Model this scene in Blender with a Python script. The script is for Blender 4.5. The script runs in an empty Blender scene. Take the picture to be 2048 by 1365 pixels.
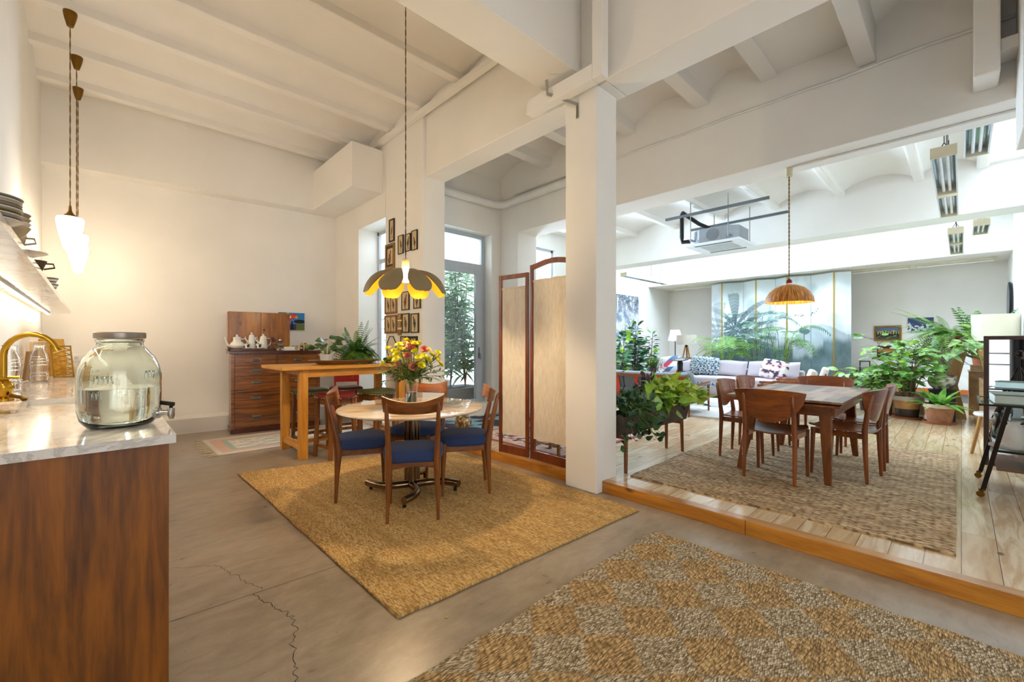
import bpy, math, random
from math import sin, cos, pi, radians as R, sqrt, atan2
from mathutils import Vector as V, Matrix as M4, noise as NZ
random.seed(7)
SC = bpy.context.scene
COL = SC.collection
U = random.uniform

# ---------------------------------------------------------------- materials
def lin(h, k=1.0):
    if isinstance(h, (tuple, list)): return tuple(h[:3])
    h = h.lstrip('#'); o = []
    for i in (0, 2, 4):
        c = int(h[i:i+2], 16)/255
        o.append((c/12.92 if c <= .04045 else ((c+.055)/1.055)**2.4)*k)
    return tuple(o)
def rgba(h): return lin(h)+(1,)
MC = {}
class N:
    """tiny node-tree helper"""
    def __init__(s, name):
        s.m = bpy.data.materials.new(name); s.m.use_nodes = True
        s.t = s.m.node_tree; s.b = s.t.nodes['Principled BSDF']
    def n(s, kind, ins=None, **kw):
        x = s.t.nodes.new('ShaderNode'+kind)
        for k, v in kw.items(): setattr(x, k, v)
        for k, v in (ins or {}).items():
            if hasattr(v, 'is_output') or isinstance(v, bpy.types.NodeSocket): s.t.links.new(v, x.inputs[k])
            else: x.inputs[k].default_value = v
        return x
    def link(s, a, b): s.t.links.new(a, b)
    def coord(s, scale=(1, 1, 1), rot=(0, 0, 0), out='Object'):
        tc = s.n('TexCoord')
        return s.n('Mapping', {'Vector': tc.outputs[out], 'Scale': scale, 'Rotation': rot}).outputs[0]
    def noise(s, vec, scale, detail=4, rough=.55, dist=0):
        return s.n('TexNoise', {'Vector': vec, 'Scale': scale, 'Detail': detail, 'Roughness': rough, 'Distortion': dist}).outputs['Fac']
    def ramp(s, fac, stops, interp='LINEAR'):
        x = s.n('ValToRGB', {'Fac': fac}); r = x.color_ramp; r.interpolation = interp
        while len(r.elements) < len(stops): r.elements.new(.5)
        for e, (p, c) in zip(r.elements, stops):
            e.position = p; e.color = rgba(c)
        return x.outputs['Color']
    def mix(s, fac, a, b, mode='MIX'):
        x = s.n('Mix', data_type='RGBA', blend_type=mode)
        for k, v in ((0, fac), (6, a), (7, b)):
            if isinstance(v, bpy.types.NodeSocket): s.link(v, x.inputs[k])
            else: x.inputs[k].default_value = v if k == 0 else rgba(v)
        return x.outputs[2]
    def math(s, op, a, b=0.0, clamp=False):
        x = s.n('Math', operation=op); x.use_clamp = clamp
        for k, v in ((0, a), (1, b)):
            if isinstance(v, bpy.types.NodeSocket): s.link(v, x.inputs[k])
            else: x.inputs[k].default_value = v
        return x.outputs[0]
    def bump(s, h, strength=.3, dist=.01):
        x = s.n('Bump', {'Height': h, 'Strength': strength, 'Distance': dist}); s.link(x.outputs[0], s.b.inputs['Normal'])
    def base(s, c):
        if isinstance(c, bpy.types.NodeSocket): s.link(c, s.b.inputs['Base Color'])
        else: s.b.inputs['Base Color'].default_value = rgba(c)
    def set(s, rough=.5, metal=0, **kw):
        s.b.inputs['Roughness'].default_value = rough; s.b.inputs['Metallic'].default_value = metal
        for k, v in kw.items(): s.b.inputs[k.replace('_', ' ')].default_value = v
        return s.m

def plain(name, c, rough=.5, metal=0, var=.06, sc=9, **kw):
    if name in MC: return MC[name]
    a = N(name); l = lin(c)
    f = a.noise(a.coord(), sc, 3)
    a.base(a.ramp(f, [(.3, tuple(x*(1-var) for x in l)), (.7, tuple(min(1, x*(1+var)) for x in l))]))
    MC[name] = a.set(rough, metal, **kw); return MC[name]
def wood(name, dark, light, axis='x', scale=6, rough=.4, stretch=12, bump=.08, knots=0, coat=0):
    key = name+axis
    if key in MC: return MC[key]
    a = N(key); s = [stretch, stretch, stretch]; s['xyz'.index(axis)] = 1.0
    v = a.coord(tuple(s))
    f = a.noise(v, scale*.32, 6, .6, .8); g = a.noise(v, scale*1.6, 3, .5)
    h = a.math('ADD', a.math('MULTIPLY', f, .75), a.math('MULTIPLY', g, .25))
    d, l = lin(dark), lin(light); mid = tuple((p+q)/2 for p, q in zip(d, l))
    c = a.ramp(h, [(.32, d), (.48, mid), (.62, l)])
    if knots:
        k = a.n('TexVoronoi', {'Vector': a.coord(tuple(2.2 if q == axis else 4.5 for q in 'xyz')), 'Scale': 1.0}).outputs['Distance']
        c = a.mix(a.ramp(k, [(.05, (1, 1, 1)), (.13, (0, 0, 0))]), c, tuple(x*.35 for x in d))
    a.base(c); a.bump(h, bump, .004)
    MC[key] = a.set(rough, 0, Coat_Weight=coat, Coat_Roughness=.15); return MC[key]
def emit(name, c, s):
    if name in MC: return MC[name]
    a = N(name); a.base(c); a.b.inputs['Emission Color'].default_value = rgba(c); a.b.inputs['Emission Strength'].default_value = s
    MC[name] = a.set(.4); return MC[name]
def glass(name, c='#ffffff', rough=.0, ior=1.45):
    if name in MC: return MC[name]
    a = N(name); a.base(c); MC[name] = a.set(rough, 0, Transmission_Weight=1.0, IOR=ior); return MC[name]
def fabric(name, c, var=.15, sc=400, rough=.95, bump=.3, sheen=.3):
    if name in MC: return MC[name]
    a = N(name); l = lin(c)
    v = a.coord(); f = a.noise(v, sc, 2); g = a.noise(v, 6, 3)
    h = a.math('ADD', a.math('MULTIPLY', f, .6), a.math('MULTIPLY', g, .4))
    a.base(a.ramp(h, [(.3, tuple(x*(1-var) for x in l)), (.7, tuple(min(1, x*(1+var)) for x in l))]))
    a.bump(f, bump, .002); MC[name] = a.set(rough, 0, Sheen_Weight=sheen); return MC[name]
def leafm(name, dark, light, rough=.4, sc=14):
    if name in MC: return MC[name]
    a = N(name); g = a.n('ObjectInfo').outputs['Random']
    f = a.noise(a.coord(), sc, 2)
    a.base(a.ramp(f, [(.35, dark), (.65, light)]))
    MC[name] = a.set(rough, 0, Subsurface_Weight=0.0, Transmission_Weight=0.0); return MC[name]
def paint(name='painted', rough=.7, bump=0, sc=200, **kw):
    if name in MC: return MC[name]
    a = N(name); at = a.n('Attribute', attribute_name='Col')
    a.base(at.outputs['Color'])
    if bump: a.bump(a.noise(a.coord(), sc, 3), bump, .004)
    MC[name] = a.set(rough, 0, **kw); return MC[name]

# ---------------------------------------------------------------- mesh builder
class MB:
    def __init__(s): s.v = []; s.f = []; s.m = []; s.cur = 0; s.col = None
    def mark(s): return len(s.v)
    def mat(s, i): s.cur = i; return s
    def add(s, vs, fs):
        o = len(s.v); s.v += [tuple(p) for p in vs]
        s.f += [tuple(i+o for i in f) for f in fs]; s.m += [s.cur]*len(fs); return s
    def hexa(s, p): return s.add(p, [(3, 2, 1, 0), (4, 5, 6, 7), (0, 1, 5, 4), (1, 2, 6, 5), (2, 3, 7, 6), (3, 0, 4, 7)])
    def box(s, x0, y0, z0, x1, y1, z1):
        if x0 > x1: x0, x1 = x1, x0
        if y0 > y1: y0, y1 = y1, y0
        if z0 > z1: z0, z1 = z1, z0
        return s.hexa([(x0, y0, z0), (x1, y0, z0), (x1, y1, z0), (x0, y1, z0), (x0, y0, z1), (x1, y0, z1), (x1, y1, z1), (x0, y1, z1)])
    def cbox(s, cx, cy, cz, sx, sy, sz, rz=0, rx=0, ry=0):
        i = s.mark(); s.box(-sx/2, -sy/2, -sz/2, sx/2, sy/2, sz/2)
        return s.T(M4.Translation((cx, cy, cz)) @ M4.Rotation(rz, 4, 'Z') @ M4.Rotation(ry, 4, 'Y') @ M4.Rotation(rx, 4, 'X'), i)
    def T(s, m, i=0):
        for k in range(i, len(s.v)): s.v[k] = tuple(m @ V(s.v[k]))
        return s
    def tube(s, pts, r, n=8, cap=True, sq=None, closed=False):
        pts = [V(p) for p in pts]; k = len(pts)
        if not isinstance(r, (list, tuple)): r = [r]*k
        if closed: tg = [(pts[(i+1) % k]-pts[i-1]).normalized() for i in range(k)]
        else: tg = [(pts[min(i+1, k-1)]-pts[max(i-1, 0)]).normalized() for i in range(k)]
        t = tg[0]; up = V((0, 0, 1)) if abs(t.z) < .9 else V((0, 1, 0))
        x = t.cross(up).normalized(); vs = []
        for i in range(k):
            t = tg[i]; x = (x-t*x.dot(t)).normalized(); y = t.cross(x)
            a, b = (r[i] if isinstance(r[i], (tuple, list)) else (r[i], r[i]))
            for j in range(n):
                w = 2*pi*j/n+(pi/4 if n == 4 else 0)
                q = 1.414 if n == 4 else 1
                vs.append(pts[i]+x*(cos(w)*a*q)+y*(sin(w)*b*q))
        fs = []
        for i in range(k if closed else k-1):
            o, p = i*n, ((i+1) % k)*n
            for j in range(n): fs.append((o+j, o+(j+1) % n, p+(j+1) % n, p+j))
        if cap and not closed: fs += [tuple(range(n-1, -1, -1)), tuple((k-1)*n+j for j in range(n))]
        return s.add(vs, fs)
    def lathe(s, prof, n=24, c=(0, 0, 0), cap0=True, cap1=True, sx=1, sy=1):
        vs = []; k = len(prof)
        for r, z in prof:
            for j in range(n): vs.append((c[0]+r*cos(2*pi*j/n)*sx, c[1]+r*sin(2*pi*j/n)*sy, c[2]+z))
        fs = [(i*n+j, i*n+(j+1) % n, (i+1)*n+(j+1) % n, (i+1)*n+j) for i in range(k-1) for j in range(n)]
        if cap0: fs.append(tuple(range(n-1, -1, -1)))
        if cap1: fs.append(tuple((k-1)*n+j for j in range(n)))
        return s.add(vs, fs)
    def extr(s, poly, vec):
        n = len(poly); vec = V(vec); a = [V(p) for p in poly]; b = [p+vec for p in a]
        return s.add(a+b, [tuple(range(n-1, -1, -1)), tuple(range(n, 2*n))]+[(i, (i+1) % n, n+(i+1) % n, n+i) for i in range(n)])
    def sheet(s, fn, nu, nv, cu=False, flip=False):
        vs = [fn(i/(nu if cu else nu-1) if nu > 1 else 0, j/(nv-1)) for j in range(nv) for i in range(nu)]
        fs = []
        for j in range(nv-1):
            for i in range(nu if cu else nu-1):
                q = (j*nu+i, j*nu+(i+1) % nu, (j+1)*nu+(i+1) % nu, (j+1)*nu+i)
                fs.append(q[::-1] if flip else q)
        return s.add(vs, fs)
    def slab(s, fn, nu, nv, t):
        """sheet with thickness t (offset vector or callable)"""
        g = [[V(fn(i/(nu-1), j/(nv-1))) for i in range(nu)] for j in range(nv)]
        h = []
        for j in range(nv):
            row = []
            for i in range(nu):
                if isinstance(t, (int, float)):
                    a = g[j][min(i+1, nu-1)]-g[j][max(i-1, 0)]; b = g[min(j+1, nv-1)][i]-g[max(j-1, 0)][i]
                    n = a.cross(b); n = n.normalized() if n.length > 1e-9 else V((0, 0, 1))
                    row.append(g[j][i]+n*t)
                else: row.append(g[j][i]+V(t))
            h.append(row)
        vs = [p for r in h for p in r]+[p for r in g for p in r]; o = nu*nv; fs = []
        for j in range(nv-1):
            for i in range(nu-1):
                q = (j*nu+i, j*nu+i+1, (j+1)*nu+i+1, (j+1)*nu+i)
                fs.append(q); fs.append(tuple(k+o for k in q[::-1]))
        ring = [i for i in range(nu)]+[j*nu+nu-1 for j in range(1, nv)]+[(nv-1)*nu+i for i in range(nu-2, -1, -1)]+[j*nu for j in range(nv-2, 0, -1)]
        for a, b in zip(ring, ring[1:]+ring[:1]): fs.append((b, a, a+o, b+o))
        return s.add(vs, fs)
    def ball(s, c, r, n=10, k=6, sq=(1, 1, 1)):
        return s.lathe([(max(1e-4, r*sin(pi*i/k))*1, -r*cos(pi*i/k)*sq[2]) for i in range(k+1)], n, c, False, False, sq[0], sq[1])
    def build(s, name, mats, parent=None, bevel=0, bseg=2, smooth=None, loc=None, rz=0, sub=0):
        me = bpy.data.meshes.new(name); me.from_pydata(s.v, [], s.f)
        if not isinstance(mats, (list, tuple)): mats = [mats]
        for m in mats: me.materials.append(m)
        if any(s.m): me.polygons.foreach_set('material_index', s.m)
        if s.col is not None:
            at = me.color_attributes.new('Col', 'FLOAT_COLOR', 'POINT')
            at.data.foreach_set('color', [q for c in s.col for q in (c[0], c[1], c[2], 1.0)])
        if smooth is not None:
            me.polygons.foreach_set('use_smooth', [True]*len(me.polygons))
            if smooth < 180: me.set_sharp_from_angle(angle=R(smooth))
        me.update()
        o = bpy.data.objects.new(name, me); COL.objects.link(o)
        if parent is not None: o.parent = parent
        if loc is not None: o.location = loc
        if rz: o.rotation_euler.z = rz
        if bevel:
            b = o.modifiers.new('edge', 'BEVEL'); b.width = bevel; b.segments = bseg; b.limit_method = 'ANGLE'; b.angle_limit = R(40)
            b.harden_normals = False
        if sub:
            q = o.modifiers.new('sub', 'SUBSURF'); q.levels = sub; q.render_levels = sub
        return o

def tag(o, label, cat, group=None, kind=None):
    if label: o['label'] = label
    if cat: o['category'] = cat
    if group: o['group'] = group
    if kind: o['kind'] = kind
    return o
def thing(name, label, cat, loc=(0, 0, 0), rz=0, group=None):
    o = bpy.data.objects.new(name, None); COL.objects.link(o); o.empty_display_size = .05
    o.location = loc; o.rotation_euler.z = rz
    return tag(o, label, cat, group)
def struct(name, mb, m, **kw):
    o = mb.build(name, m, **kw); o['kind'] = 'structure'; return o
def bx(x0, y0, z0, x1, y1, z1): return MB().box(x0, y0, z0, x1, y1, z1)
def dup(o, loc, rz=None, label=None, parent=None, scale=None):
    c = o.copy(); COL.objects.link(c)
    if parent is not None: c.parent = parent
    else:
        c.location = loc
        if rz is not None: c.rotation_euler.z = rz
        if label: c['label'] = label
        if scale: c.scale = (scale,)*3
    for ch in list(o.children): dup(ch, None, parent=c)
    return c
def remat(root, name, m):
    """give the copied part its own mesh with another material"""
    for ch in root.children:
        if ch.name.split('.')[0] == name:
            ch.data = ch.data.copy(); ch.data.materials[0] = m
def grid_paint(mb, nx, ny, fn, to):
    """colour grid: to(u,v)->point, fn(u,v)->linear rgb"""
    if mb.col is None: mb.col = [(1, 1, 1)]*len(mb.v)
    mb.sheet(to, nx, ny)
    for j in range(ny):
        for i in range(nx): mb.col.append(fn(i/(nx-1), j/(ny-1)))
    return mb
def padcol(mb, c):
    if mb.col is None: mb.col = []
    mb.col += [c]*(len(mb.v)-len(mb.col)); return mb
def lerp(a, b, t): return tuple(p+(q-p)*t for p, q in zip(a, b))
def sst(a, b, x):
    t = max(0, min(1, (x-a)/(b-a))); return t*t*(3-2*t)
def fbm(x, y, z=0, o=4): return NZ.fractal(V((x, y, z)), 1.0, 2.0, o)*.5+.5

# ---------------------------------------------------------------- foliage
def leaf(mb, p, d, n, L, W, bend=.25, seg=4, prof=None, fold=.15):
    """one leaf: base p, direction d, face normal n"""
    p, d, n = V(p), V(d).normalized(), V(n)
    x = d.cross(n)
    if x.length < 1e-4: x = d.cross(V((1, 0, 0)))
    x.normalize(); n = x.cross(d).normalized()
    vs = []
    for i in range(seg+1):
        t = i/seg
        w = (prof(t) if prof else sin(pi*min(1, t*.92+.06))**.8)*W/2
        c = p+d*(L*t)-n*(bend*L*t*t)
        vs += [c-x*w+n*(fold*w), c, c+x*w+n*(fold*w)]
    fs = []
    for i in range(seg):
        o = i*3; fs += [(o, o+1, o+4, o+3), (o+1, o+2, o+5, o+4)]
    mb.add(vs, fs)
def heart(t): return max(.02, (1-t)**.75*(min(1, t*5+.25))*1.15)
def frond(mb, base, az, L, rise, droop, nl=14, lw=.012, ll=.08, stem=.002, taper=True):
    """arching frond with two rows of leaflets"""
    pts = []; d = V((cos(az), sin(az), 0))
    for i in range(nl+1):
        t = i/nl
        pts.append(V(base)+d*(L*(t*.9))+V((0, 0, rise*L*t-droop*L*t*t)))
    mb.tube(pts[::2] if nl > 8 else pts, [stem*(1-.6*i/max(1, len(pts[::2] if nl > 8 else pts)-1)) for i in range(len(pts[::2] if nl > 8 else pts))], 4, False)
    for i in range(2, nl+1):
        t = i/nl; tg = (pts[i]-pts[i-1]).normalized(); side = tg.cross(V((0, 0, 1)))
        if side.length < 1e-3: side = V((-d.y, d.x, 0))
        side.normalize(); up = side.cross(tg)
        l = ll*(sin(pi*min(1, .15+t*.85))**.7 if taper else 1-.5*t)
        for sg in (-1, 1):
            leaf(mb, pts[i], side*sg+tg*.45, up, l, lw, .25, 2, lambda q: (1-q)**.6*min(1, q*6+.3), .1)
# ---------------------------------------------------------------- room materials
def plaster(name, c, b=.25):
    a = N(name); v = a.coord(); f = a.noise(v, 1.3, 5); g = a.noise(v, 40, 4)
    l = lin(c); a.base(a.ramp(f, [(.3, tuple(x*.94 for x in l)), (.7, l)]))
    a.bump(a.math('ADD', a.math('MULTIPLY', g, .3), f), b, .006)
    return a.set(.85)
WALL = plaster('white_plaster', '#f5f1ea')
CEIL = plaster('ceiling_plaster', '#f3eee7', .35)
def concrete():
    a = N('polished_concrete'); v = a.coord()
    f = a.noise(v, .9, 7, .62, .6); g = a.noise(a.coord((1, 2.2, 1)), 5, 6, .7, .4); h = a.noise(v, 60, 3)
    m = a.math('ADD', a.math('MULTIPLY', f, .6), a.math('MULTIPLY', g, .4))
    c = a.ramp(m, [(.3, '#786b5a'), (.45, '#968772'), (.56, '#a89a87'), (.7, '#b8ad9d')])
    sp = a.ramp(a.n('TexVoronoi', {'Vector': v, 'Scale': 9.0}).outputs['Distance'], [(.03, (1, 1, 1)), (.06, (0, 0, 0))])
    c = a.mix(a.math('MULTIPLY', sp, .35), c, '#3d362e'); a.base(c)
    a.b.inputs['Roughness'].default_value = .35
    r = a.n('MapRange', {'Value': g, 'To Min': .2, 'To Max': .42}); a.link(r.outputs[0], a.b.inputs['Roughness'])
    a.bump(a.math('ADD', g, a.math('MULTIPLY', h, .2)), .12, .004)
    return a.m
CONC = concrete()
def boards(name, cols, wid=.14, ln=1.9, rough=.22, along='x'):
    a = N(name); v = a.coord()
    if along == 'y': v = a.coord(rot=(0, 0, R(90)))
    br = a.n('TexBrick', {'Vector': v, 'Color1': (0, 0, 0, 1), 'Color2': (1, 1, 1, 1), 'Mortar': (.5, .5, .5, 1), 'Scale': 1.0,
             'Mortar Size': .0016, 'Mortar Smooth': 0.0, 'Bias': 0.0, 'Brick Width': ln, 'Row Height': wid}, offset=.37, offset_frequency=2)
    tone = a.ramp(br.outputs['Color'], [(0, cols[0]), (.5, cols[1]), (1, cols[2])])
    s = (1.0, 9, 9) if along == 'x' else (9, 1.0, 9)
    off = a.n('VectorMath', {0: a.coord(s), 1: br.outputs['Color']}, operation='ADD').outputs[0]
    gr = a.noise(off, 1.7, 6, .6, 1.6)
    c = a.mix(a.ramp(gr, [(.42, (0, 0, 0)), (.6, (.75, .75, .75))]), tone, cols[3], 'MIX')
    kn = a.n('TexVoronoi', {'Vector': a.coord((1.5, 3, 1)), 'Scale': 1.6}).outputs['Distance']
    c = a.mix(a.ramp(kn, [(.045, (.9, .9, .9)), (.08, (0, 0, 0))]), c, cols[4])
    c = a.mix(br.outputs['Fac'], c, cols[4]); a.base(c)
    a.bump(a.math('SUBTRACT', 1.0, br.outputs['Fac']), .25, .002)
    return a.set(rough, 0, Coat_Weight=.3, Coat_Roughness=.12)
PINE = boards('varnished_pine_boards', ['#d6b88f', '#e0c8a2', '#ead6b6', '#c39c6c', '#6d4a2c'])
RISER = wood('orange_pine', '#9c5a12', '#d28f33', 'y', 5, .28, 9, .08, 1, .3)
DARK = plain('dark_gap', '#2a251f', .9)

# ---------------------------------------------------------------- floors
struct('floor', MB().box(-3, -3, -.15, 3.1, 9, 0), CONC)
struct('floor', MB().box(3.05, -.75, 0, 12.8, 6.3, .094), PINE)
ri = MB(); ys = [-.75, .35, 1.05, 2.9, 3.3, 4.73]
struct('trim_1', MB().box(3.02, -.75, 0, 3.0505, .97, .0945), RISER, bevel=.004)
struct('trim_2', MB().box(3.02, .973, 0, 3.0505, 2.9, .0945), RISER, bevel=.004)
struct('trim_3', MB().box(3.02, 2.903, 0, 3.0505, 4.74, .0945), RISER, bevel=.004)
NOSE = wood('nosing_pine', '#a8713c', '#cfa069', 'y', 5, .25, 9, .05, 0, .3)
struct('trim_4', MB().box(3.022, -.75, .0942, 3.10, 4.74, .0962), NOSE)
# saw-cut joint and wandering cracks in the slab
def strip(pts, w, z=.0006):
    m = MB(); vs = []
    for i, p in enumerate(pts):
        a = V(pts[max(0, i-1)]); b = V(pts[min(len(pts)-1, i+1)]); d = (b-a).normalized(); n = V((-d.y, d.x))*w*(.5+.5*NZ.noise(V((i*.7, 3, 1)))*.6)
        q = V(p); vs += [(q.x+n.x, q.y+n.y, z), (q.x-n.x, q.y-n.y, z)]
    m.add(vs, [(2*i, 2*i+1, 2*i+3, 2*i+2) for i in range(len(pts)-1)]); return m
def wander(a, b, n, amp):
    a, b = V(a), V(b); d = b-a; p = V((-d.y, d.x)).normalized()
    return [a+d*(i/n)+p*amp*(NZ.noise(V((i*.35, a.x*9, 2)))+.5*NZ.noise(V((i*1.1, a.y*7, 5)))) for i in range(n+1)]
struct('floor_joint', strip([(-.45, 2.475), (.95, 2.415), (2.9, 2.33)], .0035), DARK)
struct('floor_crack', strip(wander((.2, 3.07), (.45, 2.9), 16, .02)+wander((.45, 2.9), (.579, 2.446), 26, .03), .0022), DARK)
struct('floor_crack', strip(wander((.537, 2.43), (.62, 2.1), 30, .02)+wander((.62, 2.1), (.45, 1.45), 50, .03), .003), DARK)

# ---------------------------------------------------------------- kitchen walls
def wallq(name, a, b, z0, z1, t, m=WALL):
    """upright slab from plan point a to b, thickness t to the left of a->b"""
    a, b = V(a), V(b); d = (b-a).normalized(); n = V((-d.y, d.x))*t
    p = [a, b, b+n, a+n]
    return struct(name, MB().hexa([(q.x, q.y, z0) for q in p]+[(q.x, q.y, z1) for q in p]), m)
wallq('wall_left', (-.475, 1.35), (-.563, 8.2), 0, 4.6, .25)
wallq('wall_back', (3.3, 7.555), (-.8, 7.87), 0, 4.6, -.3)
wallq('trim_5', (2.94, 7.29), (-.6, 7.635), 3.44, 4.6, -.45)          # beam along the top of the back wall
wallq('baseboard_back', (2.94, 7.24), (-.6, 7.45), 0, .205, -.45)
# right wall of the kitchen with a window recess, then the picture pier
struct('wall_right', MB().box(2.94, 6.64, 0, 3.30, 8.1, 4.6).box(2.94, 5.74, 3.07, 3.30, 6.64, 4.6).box(2.94, 5.74, 0, 3.30, 6.64, .1), WALL)
struct('wall_right', MB().box(2.94, 4.735, 0, 3.28, 5.74, 4.6), WALL, bevel=.012)
struct('trim_6', MB().box(2.985, 2.0, 3.39, 3.28, 4.735, 4.6), WALL, bevel=.01)   # lintel over the opening
struct('trim_7', MB().box(2.94, -3, 3.39, 3.28, 2.0, 4.6), WALL, bevel=.01)
struct('column', MB().box(2.94, 2.076, 0, 3.236, 2.405, 3.392), WALL, bevel=.008)
struct('trim_8', MB().box(2.48, 5.82, 3.435, 2.94, 7.35, 4.06), WALL, bevel=.006)  # boxed-in duct
struct('trim_9', MB().box(-3, 2.27, 3.58, 2.985, 2.66, 4.6), WALL, bevel=.008)      # main beam
# kitchen ceiling: joists and shallow vaults
KJ = [7.1-.79*i for i in range(13)]
def vault(name, js, z0, rise, x0, x1, w=.05, n=10, top=.25, m=CEIL):
    mb = MB()
    for a, b in zip(js, js[1:]):
        prof = [(a-(a-b)*i/n, z0+rise*sin(pi*i/n)**.8) for i in range(n+1)]
        mb.sheet(lambda u, v: (x0+(x1-x0)*u, prof[round(v*n)][0], prof[round(v*n)][1]), 2, n+1)
    o = struct(name, mb, m, smooth=50)
    bm = MB().box(x0, min(js)-.1, z0+rise+.02, x1, max(js)+.1, z0+rise+top)
    struct(name, bm, m); return o
vault('ceiling', [8.3]+KJ[:6]+[2.66], 4.27, .1, -3, 3.35)
vault('ceiling', [2.27, 1.5, .75, 0, -.75, -1.5, -2.25, -3], 4.27, .1, -3, 2.985)
for y in KJ[:6]: struct('ceiling_joist', MB().box(-.6 if y > 1.3 else -3, y-.055, 4.215, 2.985, y+.055, 4.42), CEIL, bevel=.008)
for y in [1.5, .75, 0, -.75]: struct('ceiling_joist', MB().box(-3, y-.055, 4.215, 2.985, y+.055, 4.42), CEIL, bevel=.008)
# hall behind the camera
struct('wall_hall', MB().box(-3.2, -3.2, 0, -3, .2, 4.6).box(-3.2, 1.25, 0, -3, 9, 4.6).box(-3.2, .2, 0, -3, 1.25, .15).box(-3.2, .2, 2.45, -3, 1.25, 4.6), WALL)
struct('wall_hall', MB().box(-3, 1.35, 0, -.475, 1.6, 4.6), WALL)
struct('wall_hall', MB().box(-3, -3.2, 0, -2.2, -3, 4.6).box(1.6, -3.2, 0, 3.3, -3, 4.6).box(-2.2, -3.2, 3.1, 1.6, -3, 4.6), WALL)
struct('wall_hall', MB().box(3.06, -3.2, 0, 3.3, -.75, 4.6), WALL)
# ---------------------------------------------------------------- dining bay and annex (x 3.28 .. 4.84)
AJ = [5.4, 4.3, 3.6, 2.9, 2.0, 1.33]
vault('ceiling', AJ, 3.95, .2, 3.2, 4.9)
vault('ceiling', [.57, -.2, -.97], 3.95, .2, 3.2, 4.9)
struct('ceiling', MB().box(3.2, .57, 3.93, 4.9, 1.33, 4.4), CEIL)
for y in AJ[1:]: struct('ceiling_joist', MB().box(3.2, y-.075, 3.9, 4.9, y+.075, 4.3), CEIL, bevel=.008)
struct('ceiling_joist', MB().box(3.2, .51, 3.69, 4.9, .64, 4.3), plaster('rough_plaster', '#e2ddd6', 1.0), bevel=.01)
struct('trim_10', MB().box(4.84, -.75, 3.05, 5.28, 5.36, 4.4), WALL, bevel=.008)
struct('wall_annex', MB().box(4.84, 4.95, .09, 5.28, 5.36, 3.06), WALL, bevel=.006)
struct('wall_annex', MB().box(3.28, 5.36, 0, 3.55, 5.62, 4.4).box(4.64, 5.36, 0, 5.28, 5.62, 4.4).box(3.55, 5.36, 0, 4.64, 5.62, .27).box(3.55, 5.36, 3.045, 4.64, 5.62, 4.4), WALL)
struct('trim_11', MB().box(4.55, -.19, 3.17, 4.838, -.06, 4.15), WALL, bevel=.012)
struct('trim_12', MB().box(4.62, -.62, 3.33, 4.838, -.192, 3.42), WALL, bevel=.006)
struct('trim_13', MB().box(4.3, -.63, 2.66, 4.84, -.275, 4.3), WALL, bevel=.006)
# ---------------------------------------------------------------- living bay
BJ = [6.2, 5.03, 4.11, 3.19, 2.27, 1.35, .43, -.2, -.8]
vault('ceiling', BJ[1:-1], 3.66, .17, 5.2, 8.7)
struct('ceiling', MB().box(5.2, 5.03, 3.66, 8.7, 6.3, 3.9).box(5.2, -.62, 3.66, 5.4, -.2, 3.9).box(8.5, -.62, 3.66, 8.7, -.2, 3.9), CEIL)
for y in BJ[1:-1]: struct('ceiling_joist', MB().box(5.2, y-.06, 3.62, 8.7, y+.06, 3.8), CEIL, bevel=.03, bseg=3)
struct('trim_14', MB().box(8.62, -.75, 3.04, 9.1, 6.25, 4.1), WALL, bevel=.008)
struct('trim_15', MB().box(11.3, -.75, 2.855, 12.7, 6.25, 4.1), WALL, bevel=.005)
struct('wall_far', MB().box(12.6, -.8, .09, 12.8, 6.3, 4.1), WALL)
struct('wall_garden', MB().box(5.28, 6.2, .09, 6.0, 6.45, 4.1).box(7.2, 6.2, .09, 12.7, 6.45, 4.1).box(6.0, 6.2, .09, 7.2, 6.45, .8).box(6.0, 6.2, 3.3, 7.2, 6.45, 4.1).box(5.1, 5.36, .09, 5.28, 6.3, 4.1), WALL)
struct('wall_street', MB().box(3.05, -.85, .09, 12.7, -.612, 4.4), WALL)
# glazed roof lights: one over the sofa, a narrow one along the right wall
WG = N('window_glass')
fr = WG.n('LayerWeight', {'Blend': .5}); fr = WG.math('ADD', WG.math('MULTIPLY', WG.math('POWER', fr.outputs['Facing'], 5.0), .7), .04); tr = WG.n('BsdfTransparent'); gl = WG.n('BsdfGlossy', {'Roughness': .01})
mx = WG.n('MixShader', {0: fr, 1: tr.outputs[0], 2: gl.outputs[0]})
WG.link(mx.outputs[0], WG.t.nodes['Material Output'].inputs[0]); WG = WG.m
ALU = plain('white_aluminium', '#dfe3e6', .35, 0, .02)
struct('ceiling', MB().box(9.05, -.8, 3.8, 9.45, 6.3, 4.1).box(11.0, -.8, 3.8, 11.35, 6.3, 4.1).box(9.45, -.8, 3.8, 11.0, .25, 4.1).box(9.45, 5.75, 3.8, 11.0, 6.3, 4.1), CEIL)
sk = MB()
for y in (.25, 1.62, 2.99, 4.36, 5.7): sk.box(9.45, y, 3.98, 11.0, y+.05, 4.06)
wf = struct('window_3', sk, ALU); p = MB().box(9.45, .25, 4.01, 11.0, 5.75, 4.02).build('pane', WG, wf)

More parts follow.
